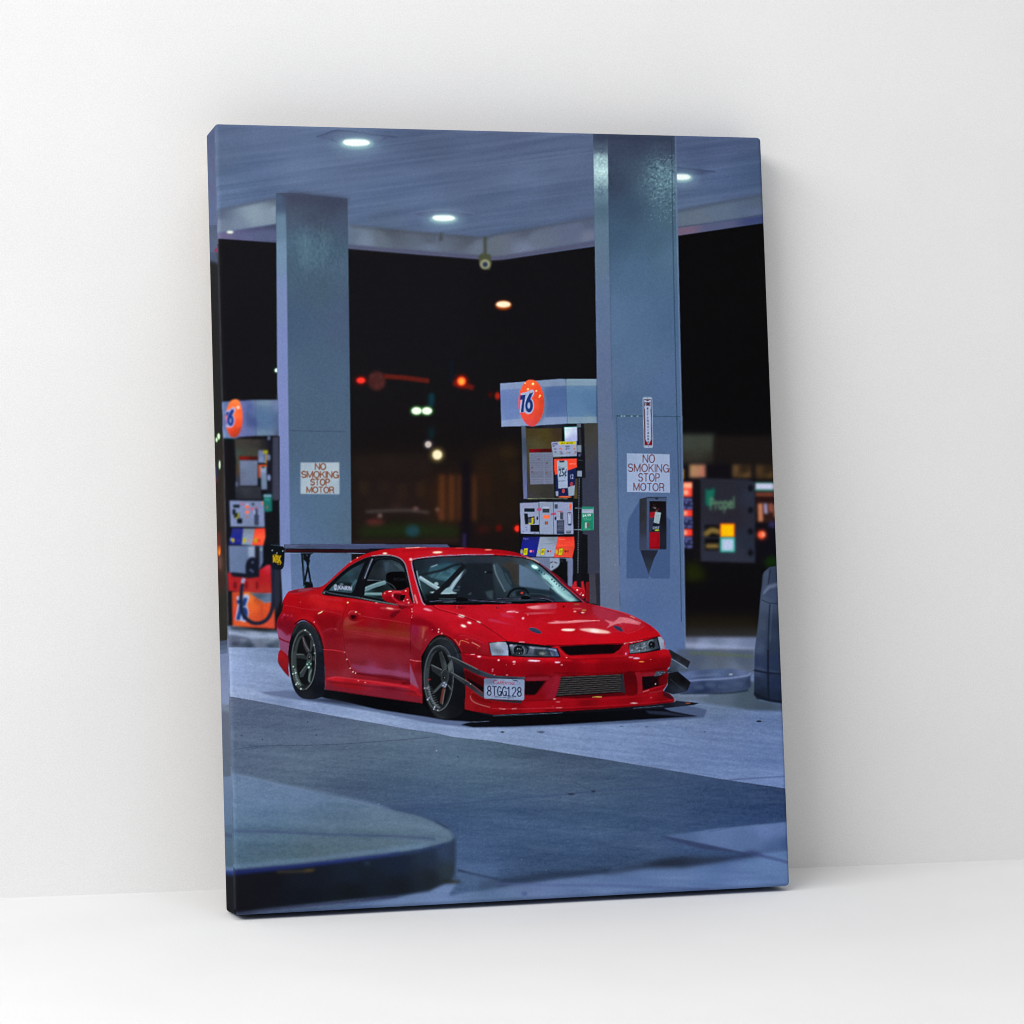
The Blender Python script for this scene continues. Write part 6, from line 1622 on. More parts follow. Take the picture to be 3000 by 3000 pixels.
for x, y, r in ((1325, 885, 5), (1335, 930, 4), (1345, 850, 4), (1100, 905, 6), (1145, 940, 7), (1180, 965, 7), (1240, 880, 7), (1215, 935, 6), (1085, 960, 8), (1160, 905, 5), (1255, 950, 5)):
    E(x, y, r, r, 'c4d0dc', soft=2.5, a=.9)
for x in (1095, 1110, 1130, 1190, 1260, 1280):
    L([(x, 880), (x + 6, 985)], 4, '10151b', soft=2, a=.7)
L([(1120, 915), (1180, 930), (1270, 905)], 6, 'b4c4d8', soft=3, a=.8)
L([(1060, 965), (1180, 972), (1300, 955)], 8, '90a0b4', soft=3, a=.7)
F([(1405, 795), (1445, 790), (1480, 830), (1500, 935), (1440, 945), (1425, 870)], G((1430, 815, '9aa8c0'), (1460, 850, 'b0bcd8'), (1480, 910, '7c86a0'), (1450, 920, 'a8b4d0')), soft=2, part=KH)
L([(1405, 795), (1425, 880), (1440, 945)], 8, '14161e', soft=2)
L([(1450, 870), (1490, 880)], 5, '7a86a0', soft=3)
L([(1440, 950), (1510, 938)], 6, '8ea0b8', soft=2)

# windscreen
tile('B')
KW = K + '>printed_windscreen'
WS = F([(118, 300), (130, 265), (200, 245), (450, 218), (800, 200), (1100, 196), (1350, 205), (1520, 226), (1640, 256), (1760, 330), (1930, 482), 'C', (110, 40), (250, 170), (400, 300), (475, 362), (200, 362), (0, 368), 'B', (1500, 812), (900, 826), (300, 832), (262, 800), (200, 620), (150, 440)], '0e1014', soft=1.2, part=KW)
L([(112, 300), (128, 258), (200, 240), (450, 213), (800, 196), (1150, 192)], 8, '9ab0d0', soft=2, a=.85)
L([(112, 290), (140, 420), (190, 600), (250, 790), (285, 830)], 10, '9cb4d4', soft=2.5, a=.85)
L([(1300, 200), (1520, 222), (1640, 252), (1760, 326), (1930, 478), 'C', (200, 125), (420, 310), (475, 360)], 7, '606c84', soft=2, a=.8)
L([(1560, 230), (1660, 258), (1720, 292)], 7, 'e0e0c8', soft=3, a=.8)
GL_ = F([(140, 300), (150, 272), (250, 255), (450, 232), (800, 214), (1200, 210), (1500, 236), (1620, 265), (1740, 340), (1930, 510), 'C', (220, 165), (430, 345), (200, 352), (0, 345), 'B', (1700, 770), (1200, 790), (320, 800), (285, 770), (210, 560)],
       G('B', (200, 320, '232c34'), (400, 260, '2a323e'), (700, 250, '30363f'), (1000, 250, '2e353f'), (1300, 250, '303a44'), (1500, 270, '3a4650'), (200, 600, '2c4248'), (500, 350, '2c424e'), (350, 450, '283a42'), (900, 400, '262d36'), (850, 500, '242c34'), (800, 650, '1f262c'), (1000, 600, '2a343e'), (950, 720, '222a30'), (1250, 450, '2f3c46'), (1400, 420, '303c44'), (1330, 320, '3c3834'), (1600, 500, '4e6676'), (1550, 400, '506878'), (1700, 600, '4c6272'), (1400, 650, '2c3840'), (1700, 720, '2a3440'), (1850, 560, '5c7c8c'), (400, 760, '1e2428'), (1200, 740, '28323a'), 'C', (100, 300, '2c4050'), (300, 330, '364c58')), soft=2.5)


def I(pts, c, soft=3, a=1.0, sm=False):
    F(pts, c, soft=soft, a=a, clip=GL_, sm=sm)


def IL(pts, w, c, soft=2.5, a=1.0):
    L(pts, w, c, soft=soft, a=a, clip=GL_)


I([(340, 360), (560, 300), (790, 310), (740, 480), (560, 530), (400, 500), (320, 460)], G((400, 440, '365866'), (550, 380, '2f5262'), (650, 420, '3c6676'), (700, 350, '2c4654'), (500, 490, '3f6672')), 8, .9)
for pp in ([(350, 355), (450, 320)], [(440, 390), (360, 480)], [(520, 380), (430, 490)], [(560, 400), (640, 430), (560, 500)], [(600, 370), (700, 430)], [(480, 470), (600, 490)]):
    IL(pp, 14, '547c8c', 8, .6)
IL([(360, 350), (440, 322)], 14, '7aa0b4', 4, .8)
IL([(470, 290), (800, 310)], 14, '24425c', 8, .7)
IL([(200, 460), (500, 390), (640, 330), (760, 310)], 30, '20262c', 6, .9)
# roll cage
IL([(215, 480), (380, 585), (470, 630)], 44, '7c94a0', 4)
IL([(215, 470), (400, 580), (480, 620)], 12, 'a4bcc4', 4, .8)
E(425, 565, 28, 24, '88a0a8', soft=4, clip=GL_)
IL([(790, 390), (690, 500), (600, 640), (580, 670)], 50, '7890a0', 4)
IL([(770, 400), (670, 530), (590, 660)], 12, 'a0b8c4', 4, .8)
I([(480, 640), (600, 600), (640, 660), (690, 680), (480, 690)], '7c98a4', 5)
I([(340, 665), (420, 660), (400, 690)], '9cbcc0', 4)
IL([(490, 685), (680, 682)], 12, 'b0ccd0', 4, .8)
IL([(780, 330), (640, 480), (480, 640), (380, 720)], 62, '1d2126', 3.5)
IL([(640, 640), (720, 640)], 14, '485868', 5)
IL([(690, 600), (730, 600)], 20, '3c5064', 6)
I([(815, 700), (860, 660), (875, 690), (850, 702)], '84a0a4', 3)
IL([(180, 400), (210, 540), (270, 760)], 10, '8cb8cc', 3, .8)
I([(285, 700), (700, 690), (700, 760), (320, 790)], '171b1f', 8, .9)
IL([(460, 752), (700, 750)], 7, '5a747c', 3, .8)
# seats and far side
I([(740, 460), (800, 300), (1130, 300), (1140, 470), (1160, 660), (1180, 760), (700, 770), (730, 600)], '20252c', 10, .8)
I([(1140, 310), (1190, 300), (1280, 420), (1400, 600), (1300, 660), (1200, 500), (1150, 400)], '3c4e5a', 8, .9)
IL([(1150, 320), (1180, 440), (1240, 560), (1290, 660)], 12, '6c8088', 5, .8)
I([(1240, 330), (1400, 420), (1480, 620), (1400, 640), (1290, 480)], '26323a', 8, .8)
IL([(1290, 420), (1370, 560)], 8, '56707c', 5, .7)
I([(1310, 310), (1460, 310), (1470, 600), (1400, 560)], '3a3632', 8, .8)
E(1048, 412, 10, 5, 'b8e8dc', soft=3, clip=GL_)
E(1090, 415, 50, 16, '181c22', soft=5, a=.8, clip=GL_)
I([(1040, 660), (1140, 640), (1140, 760), (1080, 740)], '4a5c64', 10, .6)
# pump body seen through the glass
I([(1470, 315), (1560, 360), (1700, 460), (1860, 610), (1850, 660), (1490, 600), (1470, 580)], G((1530, 400, '57708a'), (1600, 500, '546c84'), (1750, 580, '506a80')), 3)
I([(1470, 590), (1860, 640), (1930, 700), (1500, 690)], '22303a', 8, .9)
I([(1850, 600), (1900, 640), (1930, 690), 'C', (60, 200), (60, 330), 'B', (1860, 700)], '1c2830', 5, .9)
# bonnet-side reflections in the glass
I([(1560, 300), (1650, 300), (1760, 390), (1930, 540), 'C', (300, 240), (400, 345), (300, 350), (150, 240), 'B', (1860, 560), (1700, 440)], G('B', (1600, 330, '3a6478'), (1700, 390, '3c6474'), (1800, 480, '7aa8b0'), (1900, 560, '90bcc0'), 'C', (100, 120, '86b4ba'), (220, 230, '7caab0'), (330, 320, '6a949c')), 6, .95)
IL([(1780, 470), (1840, 480), (1930, 580), 'C', (100, 170), (250, 300), (340, 340)], 50, '98c8c8', 10, .7)
IL([(1560, 290), (1700, 420), (1900, 600)], 5, '14202a', 4, .8)
E(1664, 345, 40, 20, 'ecfff8', soft=3, rot=22, clip=GL_)
E(1664, 345, 56, 32, '7ad8c8', soft=9, rot=22, a=.5, clip=GL_)
for x, y in ((1720, 390), (1750, 412), (1785, 436), (1880, 505), (1910, 530)):
    E(x, y, 10, 9, '1c303a', soft=2.5, clip=GL_)
for x, y in (('C', 0),)[1:]:
    pass
for x, y in ((78, 70), (105, 100), (135, 132), (168, 155), (200, 180), (230, 205)):
    F(['C'] + EP(x, y, 9, 8), '1c303a', soft=2.5, clip=GL_)
INK[...] = np.clip(INK + GL_[..., None] * (INK - 38.0) * .28, 0, 255)
# dash, steering wheel, wipers
IL([(1320, 740), (1360, 660), (1440, 620), (1540, 630), (1590, 690)], 22, '10151a', 4)
E(1480, 680, 60, 40, '1c242c', soft=8, clip=GL_)
E(1503, 674, 18, 14, 'c84a3c', soft=3, clip=GL_)
E(1400, 690, 26, 30, '3c4c58', soft=8, clip=GL_)
IL([(1780, 705), (1840, 722)], 10, 'b04a38', 4, .8)
I([(1600, 690), (1800, 700), (1930, 760), 'C', (60, 345), 'B', (1600, 740)], '222c36', 6, .9)
IL([(1560, 680), (1760, 690), (1860, 740)], 6, '4c6074', 3, .7)
F([(305, 790), (450, 800), (1000, 815), (1400, 800), (1930, 795), (1930, 830), (300, 840)], '0b0d11', soft=2, clip=WS)
I([(510, 790), (640, 785), (620, 820), (520, 820)], '5c7c84', 4, .8)
for pp, w in (([(300, 780), (400, 770), (600, 772), (800, 772), (1000, 772), (1340, 800)], 20), ([(1190, 750), (1300, 745), (1500, 745), (1700, 742), (1900, 780), 'C', (60, 352)], 18)):
    L(pp, w, '111218', soft=2, part=K + '>printed_wiper')
for pp in ([(340, 786), (500, 774), (680, 776)], [(800, 762), (1000, 776), (1180, 786), (1370, 798)], [(1190, 748), (1300, 744), (1490, 748)], [(1600, 738), (1780, 742), (1900, 780)]):
    L(pp, 6, '8080a8', soft=2, a=.85)
F([(665, 760), (700, 730), (780, 735), (830, 765), (780, 785), (690, 785)], '0f1014', soft=3, sm=True)
F([(1490, 730), (1530, 708), (1590, 715), (1610, 745), (1540, 755)], '0f1014', soft=3, sm=True)

# side glass
tile('A')
KG = K + '>printed_side_window'
F([(700, 685, 1), (760, 600), (880, 482), (1010, 372), (1140, 290), (1260, 236), (1400, 212), (1560, 208), (1680, 242), (1748, 310), (1780, 420), (1820, 620), (1866, 810, 1), (1700, 832), (1400, 802), (1100, 752), (740, 712)], '11151b', soft=1.2, sm=True, part=KG)
L([(1330, 214), (1450, 204), (1580, 208), (1690, 246), (1752, 318), (1785, 440), (1830, 640), (1866, 806)], 8, '94a8b8', soft=2, a=.9)
L([(780, 580), (1010, 372), (1140, 290), (1260, 236), (1350, 214)], 5, '4a5868', soft=2, a=.7)
L([(705, 690), (745, 660), (800, 680), (1000, 715), (1140, 735)], 9, '6e8294', soft=4, a=.85)
L([(730, 672), (740, 690)], 12, 'a0b4c4', soft=4)
L([(1140, 735), (1400, 785), (1660, 830)], 10, '98a8ac', soft=3, a=.8)
L([(1145, 742), (1400, 798), (1650, 838)], 8, '0c0e12', soft=2)
Q1 = F([(790, 650), (850, 580), (960, 470), (1090, 370), (1240, 295), (1180, 440), (1110, 640), (1080, 682), (950, 670)], G((860, 610, '3c5c68'), (900, 560, '1f3038'), (960, 500, '2a4048'), (1050, 420, '2c4a56'), (1150, 350, '354a5a'), (1200, 320, '2c3c4a'), (1090, 540, '345460'), (1040, 600, '1c2a32'), (1140, 470, '2a3a46'), (1000, 640, '446a78')), soft=2.5, part=KG + ' ')
F([(880, 560), (960, 545), (1100, 560), (1060, 600), (960, 620), (900, 600)], '182226', soft=7, a=.9, clip=Q1)
F([(920, 565), (960, 555), (985, 580), (940, 590)], '607c8c', soft=5, clip=Q1)
L([(1140, 520), (1080, 600), (1070, 660)], 26, '5a8492', soft=7, a=.7, clip=Q1)
L([(1000, 430), (1100, 440)], 60, '3a6270', soft=18, a=.5, clip=Q1)
F([(800, 640), (850, 585), (850, 660)], '4c7080', soft=5, clip=Q1)
TX('@', [(852, 575), (898, 572), (894, 648), (856, 646)], 'c4cdec', weight=.03, soft=1.5)
TX('JKINIKIN', [(900, 585), (1084, 600), (1072, 668), (896, 648)], 'c0caea', weight=.03, soft=1.5)
Q2 = F([(1235, 712), (1245, 600), (1290, 480), (1350, 340), (1400, 280), (1450, 262), (1580, 262), (1680, 300), (1735, 370), (1765, 470), (1790, 640), (1700, 700), (1470, 760), (1300, 728)], G((1400, 330, '20282e'), (1500, 300, '2a343e'), (1650, 330, '36444e'), (1560, 350, '3c4e5c'), (1400, 430, '2a3238'), (1480, 420, '333c46'), (1330, 500, '232a32'), (1280, 560, '1c2428'), (1300, 700, '2c484c'), (1260, 640, '3c6068'), (1450, 720, '1c2a2c'), (1400, 620, '182024')), soft=2.5, part=KG + '  ')


def J(pts, c, soft=3, a=1.0, sm=False):
    F(pts, c, soft=soft, a=a, clip=Q2, sm=sm)


J([(1480, 290), (1560, 280), (1540, 400), (1500, 420)], '44586a', 10, .8)
J([(1600, 300), (1700, 330), (1750, 400), (1690, 390)], '4c606c', 6, .8)
J([(1240, 520), (1500, 530), (1500, 545), (1240, 600)], '12181c', 4)
J([(1510, 460), (1540, 425), (1600, 412), (1740, 415), (1760, 470), (1790, 600), (1700, 640), (1620, 640), (1530, 560)], '0b0b0e', 3, sm=True)
TX('RECARO', [(1605, 488), (1775, 492), (1775, 530), (1607, 526)], '23252c', weight=.02, soft=2)
L([(1240, 640), (1360, 590), (1500, 545)], 50, '7094a0', soft=3, clip=Q2)
L([(1240, 622), (1360, 572), (1500, 535)], 14, '8cb4bc', soft=4, a=.8, clip=Q2)
L([(1240, 690), (1460, 690)], 26, '84aeb4', soft=3, clip=Q2)
L([(1240, 705), (1460, 708)], 12, '56808a', soft=3, clip=Q2)
L([(1240, 740), (1480, 768)], 26, '3c5c54', soft=7, a=.7, clip=Q2)
L([(1235, 520), (1400, 522), (1520, 545), (1600, 590), (1635, 640)], 4, '8c9cac', soft=1.5, a=.8, clip=Q2)
# pillar between them
L([(1345, 235), (1280, 380), (1215, 560), (1195, 730)], 50, '15171d', soft=3)
L([(1340, 250), (1290, 370), (1240, 500)], 12, '8896b4', soft=3, a=.9)
L([(1370, 275), (1310, 400), (1260, 540), (1235, 700)], 8, '0c0e12', soft=2)
L([(1325, 245), (1265, 370), (1210, 520)], 4, '3a3e4c', soft=2)
L([(1370, 255), (1440, 240), (1560, 238), (1680, 280), (1740, 360)], 5, '3c4c56', soft=2, a=.8)

# mirror
KM = K + '>printed_wing_mirror'
MIR = F([(1462, 720), (1466, 690), (1495, 660), (1560, 646), (1640, 650), (1720, 650), (1790, 612), (1800, 700), (1830, 780), (1862, 832), (1820, 876), (1740, 868), (1660, 830), (1560, 800), (1490, 770)], G((1500, 690, 'c8142a'), (1560, 660, 'd4202e'), (1560, 740, '940c1c'), (1500, 750, '980c1c'), (1640, 670, 'd41c2c'), (1620, 780, '8c0a1a'), (1760, 660, 'c81828'), (1780, 760, 'cc1a2c'), (1820, 830, 'b81024'), (1740, 850, '8a0c1c')), soft=1.5, sm=True, part=KM)
L([(1590, 700), (1610, 670), (1660, 660), (1700, 668)], 18, 'e04a5c', soft=5, clip=MIR)
L([(1592, 700), (1600, 740), (1660, 790), (1720, 810), (1790, 800)], 18, 'd8283c', soft=6, clip=MIR)
F([(1600, 690), (1700, 690), (1720, 760), (1680, 780), (1620, 740)], '5a0814', soft=6, clip=MIR)
F([(1690, 705), (1755, 700), (1750, 740), (1720, 778), (1690, 772)], '0c0a0e', soft=2.5)
E(1562, 660, 22, 6, 'fff0f0', soft=2.5)
E(1495, 684, 7, 9, 'ffb0a8', soft=3)
E(1596, 712, 6, 14, 'f0c0d0', soft=3)
for x, y, r in ((1760, 652, 9), (1782, 762, 8), (1796, 802, 9), (1734, 778, 6)):
    E(x, y, r, r, 'ffc0c0', soft=2.5)
L([(1560, 800), (1660, 832), (1740, 868)], 8, '6a0818', soft=4, clip=MIR)
L([(1640, 812), (1740, 830), (1850, 828)], 6, 'e07080', soft=3, a=.8, clip=MIR)
F([(1670, 840), (1720, 866), (1760, 872), (1700, 880), (1670, 860)], '5c101c', soft=4)
tile('C')
F([(330, 182), (400, 168), (450, 185), (488, 230), (494, 280), (475, 318), (440, 300), (380, 240)], G((380, 190, 'e02834'), (450, 230, 'c4162a'), (470, 290, 'a81024')), soft=2, sm=True, part=KM + ' ')
for x, y, r in ((395, 204, 10), (468, 270, 10), (432, 258, 5), (445, 240, 4)):
    E(x, y, r, r, 'ffe0d8', soft=2.5)
L([(345, 180), (400, 172), (450, 190)], 6, 'f06070', soft=3)
L([(180, 70), (330, 195), (440, 300), (530, 372)], 12, '141c3a', soft=3)
SL([(470, 310), (500, 345), (560, 385)], 12, 'c01828', 3)

# wheels
def wheel(tn, rc, rr, tyre, spokes, hub, part, hot=None):
    tile(tn)
    T_ = F(tyre, G((tyre[0][0] + 60, tyre[0][1] + 60, '1c2026'), (tyre[3][0] + 100, tyre[3][1] + 100, '22262e'), (tyre[len(tyre) // 2][0] - 30, tyre[len(tyre) // 2][1], '171a20')), soft=1.5, sm=True, part=part)
    return T_


tile('A')
KR = K + '>printed_wheel'
TY = F([(278, 1520), (282, 1420), (300, 1300), (340, 1170), (390, 1080), (440, 1045), (500, 1042), (570, 1080), (640, 1170), (690, 1290), (720, 1400), (738, 1560), (746, 1800), 'T5', (845, 200), (838, 290), (800, 318), (740, 324), (690, 312), (650, 262), (625, 170), (613, 60), 'A', (285, 1640)],
       G('A', (310, 1300, '10141a'), (420, 1080, '20262c'), (520, 1070, '2a3036'), (600, 1180, '282d36'), (650, 1350, '262b35'), (690, 1500, '1b1f2a'), (690, 1750, '1d2230'), (300, 1700, '13171b'), (340, 1850, '181c22'), 'T5', (660, 240, '1c2026'), (720, 300, '23272e'), (800, 250, '161922')), soft=1.5, sm=True, part=KR)
L([(330, 1220), (390, 1110), (450, 1065), (510, 1065), (570, 1100)], 10, '4a525a', soft=6, a=.7, clip=TY)
L([(520, 1060), (600, 1130), (660, 1260), (700, 1420)], 16, '3a404c', soft=9, a=.7, clip=TY)
L([(560, 1080), (640, 1190), (690, 1320), (722, 1500)], 5, '0a0c10', soft=3, a=.7, clip=TY)
for y0 in range(1250, 1960, 90):
    L([(640 + (y0 - 1250) * .02, y0), (735, y0 + 50)], 4, '0e1016', soft=2, a=.5, clip=TY)
E(478, 1525, 160, 392, '0d0f12', soft=2, part=KR)
E(474, 1525, 156, 384, '3e4446', soft=2)
E(478, 1528, 140, 358, '23282b', soft=5)
L([(475, 1146), (400, 1210), (350, 1330), (328, 1480), (330, 1640), (360, 1790), (410, 1880), (470, 1905)], 9, '626c70', soft=3, a=.8)
L([(475, 1146), (540, 1180), (590, 1270), (618, 1400), (626, 1540), (612, 1690), (570, 1820), (500, 1900)], 7, '7a8488', soft=2.5, a=.85)
E(470, 1530, 122, 318, '3c4344', soft=3)
E(496, 1530, 112, 316, '14171a', soft=4)
L([(350, 1420), (346, 1560), (372, 1760), (430, 1860)], 26, '465054', soft=8, a=.8)
L([(365, 1640), (385, 1760), (440, 1850)], 14, '8c9a9c', soft=5, a=.7)
for i in range(8):
    L([(335 + i * 7, 1650 + i * 26), (375 + i * 8, 1640 + i * 25)], 5, '9aacac', soft=2, a=.6)
SPK = G((470, 1300, '40383c'), (420, 1500, '2e3438'), (450, 1680, '3a4448'), (570, 1700, '4a5458'), (580, 1330, '3c4246'))
for q in ([(455, 1240), (478, 1235), (550, 1400), (545, 1440), (510, 1430), (470, 1340)], [(378, 1452), (480, 1456), (515, 1500), (510, 1520), (385, 1500)], [(425, 1690), (500, 1590), (530, 1610), (470, 1740), (430, 1745)],
          [(530, 1780), (540, 1640), (580, 1620), (570, 1720), (560, 1800), (545, 1800)], [(560, 1280), (590, 1270), (600, 1300), (575, 1420), (550, 1430)], [(590, 1480), (625, 1480), (622, 1540), (590, 1530)]):
    F(q, SPK, soft=2.5)
L([(466, 1238), (492, 1330), (545, 1415)], 5, 'a0a4a8', soft=2, a=.8)
L([(380, 1454), (484, 1460)], 5, 'a4acb0', soft=2, a=.8)
L([(430, 1700), (500, 1600)], 6, '8c9a9e', soft=3, a=.7)
L([(575, 1650), (545, 1720), (545, 1790), (560, 1810)], 10, '8eb0b0', soft=4, a=.8)
E(546, 1500, 36, 66, '3e4448', soft=3)
E(545, 1496, 17, 24, '0c0e10', soft=2)
E(548, 1490, 7, 8, '8a9090', soft=2)
E(540, 1575, 36, 50, '3c5654', soft=5)
for x, y, r in ((520, 1580, 10), (540, 1620, 14), (565, 1575, 7), (545, 1555, 6)):
    E(x, y, r, r * .8, 'c8f4e8', soft=3.5)
for x, y, r in ((558, 1205, 7), (606, 1340, 6), (495, 1152, 8), (345, 1612, 8), (340, 1700, 8), (375, 1690, 9), (392, 1815, 8), (380, 1835, 9), (410, 1830, 6), (440, 1890, 9), (615, 1440, 6)):
    O(x, y, r, 'e8fff8', '58a89c')
SL(['T5', (836, 10), (842, 200)], 3, '300a12', 2)

KR = K + '>printed_wheel '
tile('D')
F([(150, 620), (230, 480), (330, 420), (330, 1300), (240, 1280), (168, 1214)], '0b0a0e', soft=2)
TF = F([(160, 860), (168, 720), (190, 600), (235, 490), (300, 410), (370, 372), (440, 372), (510, 400), (580, 470), (640, 570), (675, 690), (692, 800), (706, 1000), (700, 1200), (690, 1290), (640, 1350), (560, 1390), (440, 1405), (350, 1392), (280, 1310), (220, 1190), (180, 1040)],
       G((190, 700, '12151a'), (300, 430, '1c2024'), (420, 390, '2a2f34'), (520, 440, '2c323a'), (600, 560, '282e38'), (640, 700, '222833'), (660, 900, '14171e'), (640, 1200, '12151c'), (560, 1330, '181b20'), (400, 1370, '262a2e'), (300, 1280, '22272c'), (220, 1100, '1a1e22')), soft=1.5, sm=True, part=KR)
L([(250, 480), (330, 410), (400, 388), (470, 400)], 10, '50585e', soft=5, a=.8, clip=TF)
L([(440, 385), (520, 430), (590, 540), (620, 640)], 14, '48525e', soft=6, a=.7, clip=TF)
L([(400, 375), (480, 395), (560, 470), (620, 570)], 5, '0b0d11', soft=3, clip=TF)
for x0, y0 in ((540, 500), (585, 590), (610, 690)):
    L([(x0, y0), (x0 + 60, y0 - 30)], 5, '0e1116', soft=2.5, a=.8, clip=TF)
L([(560, 580), (640, 550)], 6, '14181e', soft=2, clip=TF)
L([(230, 1180), (300, 1290), (370, 1360), (440, 1385)], 8, '4c5458', soft=5, a=.6, clip=TF)
L([(700, 780), (706, 1000), (696, 1280)], 10, '08090c', soft=4, clip=TF)
E(370, 892, 190, 424, '0b0d10', soft=2, part=KR)
E(366, 892, 184, 418, '3c4248', soft=2)
E(372, 895, 168, 392, '23282d', soft=5)
L([(380, 478), (300, 520), (230, 640), (196, 800), (194, 960), (220, 1110), (270, 1230), (340, 1300)], 9, '66707a', soft=3, a=.8)
L([(380, 478), (450, 510), (510, 600), (545, 720), (556, 860), (545, 1020), (510, 1160), (450, 1260), (370, 1308)], 7, '7c8690', soft=2.5, a=.85)
E(360, 900, 152, 356, '3a4045', soft=4)
E(388, 890, 140, 350, '131619', soft=5)
L([(225, 760), (215, 900), (240, 1060), (300, 1190), (370, 1260)], 34, '40494f', soft=9, a=.85)
L([(240, 980), (270, 1120), (330, 1230), (390, 1270)], 16, '828c94', soft=6, a=.7)
for i in range(9):
    L([(205 + i * 12, 1010 + i * 29), (280 + i * 12, 1000 + i * 27)], 5, '98a4ac', soft=2, a=.6)
SPF = G((400, 600, '32373c'), (340, 780, '2c3136'), (350, 1020, '3c4448'), (420, 1120, '464446'), (520, 740, '545e62'), (520, 1000, '282e32'))
for q in ([(372, 565), (405, 550), (470, 730), (475, 770), (420, 785), (400, 720)], [(272, 718), (410, 785), (410, 850), (390, 872), (288, 800)], [(292, 1060), (400, 950), (425, 985), (330, 1070), (300, 1090)],
          [(390, 1210), (415, 1030), (460, 1010), (440, 1120), (420, 1230)], [(480, 730), (520, 670), (545, 680), (530, 780), (500, 830)], [(490, 960), (545, 1030), (535, 1070), (490, 1010)]):
    F(q, SPF, soft=2.5)
L([(405, 552), (440, 640), (474, 740)], 5, '6a7278', soft=2, a=.8)
L([(276, 722), (408, 786)], 5, 'b0b8bc', soft=2, a=.9)
L([(320, 1070), (410, 965)], 6, '8c969c', soft=3, a=.7)
L([(440, 1010), (418, 1100), (398, 1200)], 26, '7c3a34', soft=5, a=.75)
L([(452, 1030), (432, 1130), (420, 1220)], 8, '8c9090', soft=3, a=.7)
L([(490, 980), (545, 1050)], 7, '8c989c', soft=3, a=.8)
F([(486, 780), (520, 690), (545, 680), (555, 800), (545, 960), (505, 960)], G((520, 740, '626c70'), (530, 900, '1e2327')), soft=4, a=.7)
E(450, 870, 52, 96, '3a4046', soft=3)
E(446, 868, 40, 70, '2e3338', soft=5)
E(444, 886, 17, 22, '08090b', soft=2)
E(446, 884, 6, 8, '8c949a', soft=2)
L([(405, 830), (430, 790), (470, 775)], 6, '7a8288', soft=3, a=.7)
E(440, 970, 40, 36, '626e80', soft=6)
for x, y, r in ((440, 950, 9), (462, 975, 10), (425, 985, 8), (450, 1000, 8)):
    E(x, y, r, r * .8, 'd0dcf4', soft=3.5)
for x, y, r in ((195, 1018, 7), (232, 1162, 9), (320, 1256, 9), (310, 1280, 7), (360, 1296, 7), (250, 1140, 6), (225, 1018, 6)):
    O(x, y, r, 'e4ecff', '7484b0')
E(245, 912, 7, 7, 'd84050', soft=3)
E(265, 908, 7, 7, 'b83848', soft=3)
# arch gap above the front tyre
SL([(200, 580), (240, 480), (300, 400), (380, 352), (460, 360), (540, 410), (610, 500), (650, 580)], 12, '10070c', 3)
SL([(215, 540), (290, 385), (380, 332), (470, 340), (560, 395), (640, 510), (665, 570)], 8, 'c0384a', 4, .55)

# canards
KC_ = K + '>printed_canard'
F([(484, 608), (540, 625), (700, 695), (860, 775), (1000, 830), (1100, 858), (1300, 868), (1455, 872), (1460, 900), (1300, 905), (1380, 935), (1340, 935), (1150, 900), (980, 885), (860, 850), (680, 760), (510, 640)], G((550, 650, '33373c'), (700, 740, '2c3036'), (850, 810, '30343c'), (950, 860, '3a4254'), (1100, 880, '39414f'), (1300, 890, '2c3240'), (1440, 885, '4a586c')), soft=1.5, part=KC_ + '')
L([(484, 608), (560, 632), (700, 700), (860, 780)], 5, 'a8b4bc', soft=1.5, a=.9)
L([(870, 790), (1000, 838), (1120, 868), (1400, 880)], 5, '5a687c', soft=2, a=.8)
F([(528, 815), (580, 840), (760, 950), (920, 1080), (960, 1120), (980, 1150), (900, 1120), (740, 1000), (570, 880)], G((600, 870, '3c4248'), (760, 990, '30353c'), (900, 1090, '3e4450')), soft=1.5, part=KC_ + ' ')
L([(528, 815), (640, 880), (780, 965), (940, 1085)], 5, '9aa4ac', soft=1.5, a=.8)
F([(940, 1140), (1100, 1160), (1420, 1170), (1412, 1205), (1250, 1195), (1000, 1160)], '2c303a', soft=2.5, part=KC_ + '  ')
F([(720, 880), (860, 960), (950, 1010), (950, 1090), (860, 1020), (740, 930)], '0f0b0e', soft=4, a=.9)
E(770, 962, 5, 5, 'c0c8d0', soft=1.5)
tile('C')
F([(1540, 945), (1570, 955), (1818, 1100), (1775, 1215), (1700, 1222), (1500, 1245), (1560, 1180), (1580, 1050)], G((1620, 1010, '26262c'), (1720, 1090, '24242a'), (1790, 1140, '262830'), (1620, 1150, '52627c'), (1700, 1180, '5c6c88'), (1560, 1220, '2c3440')), soft=1.5, part=KC_ + '   ')
F([(1580, 1060), (1600, 1070), (1780, 1180), (1770, 1215), (1560, 1225), (1575, 1150)], G((1620, 1120, '4a5a70'), (1700, 1180, '5c6c86'), (1600, 1200, '3c4858')), soft=3)
L([(1580, 1068), (1680, 1125), (1785, 1195)], 6, 'a8bcd0', soft=2, a=.8)
F([(1540, 1245), (1660, 1225), (1825, 1360), (1790, 1450), (1770, 1475), (1680, 1500), (1600, 1515), (1480, 1480), (1530, 1400)], G((1600, 1330, '17181c'), (1720, 1330, '101014'), (1790, 1380, '1c1c20'), (1600, 1450, '2c3440'), (1700, 1470, '343e50'), (1540, 1470, '1c2230')), soft=1.5, part=KC_ + '    ')
L([(1560, 1320), (1680, 1420), (1760, 1480)], 5, '4a566a', soft=2.5, a=.7)
F([(1360, 1290), (1385, 1230), (1480, 1215), (1515, 1245), (1440, 1280)], G((1400, 1260, '4c586a'), (1470, 1240, '2c3440')), soft=2.5)
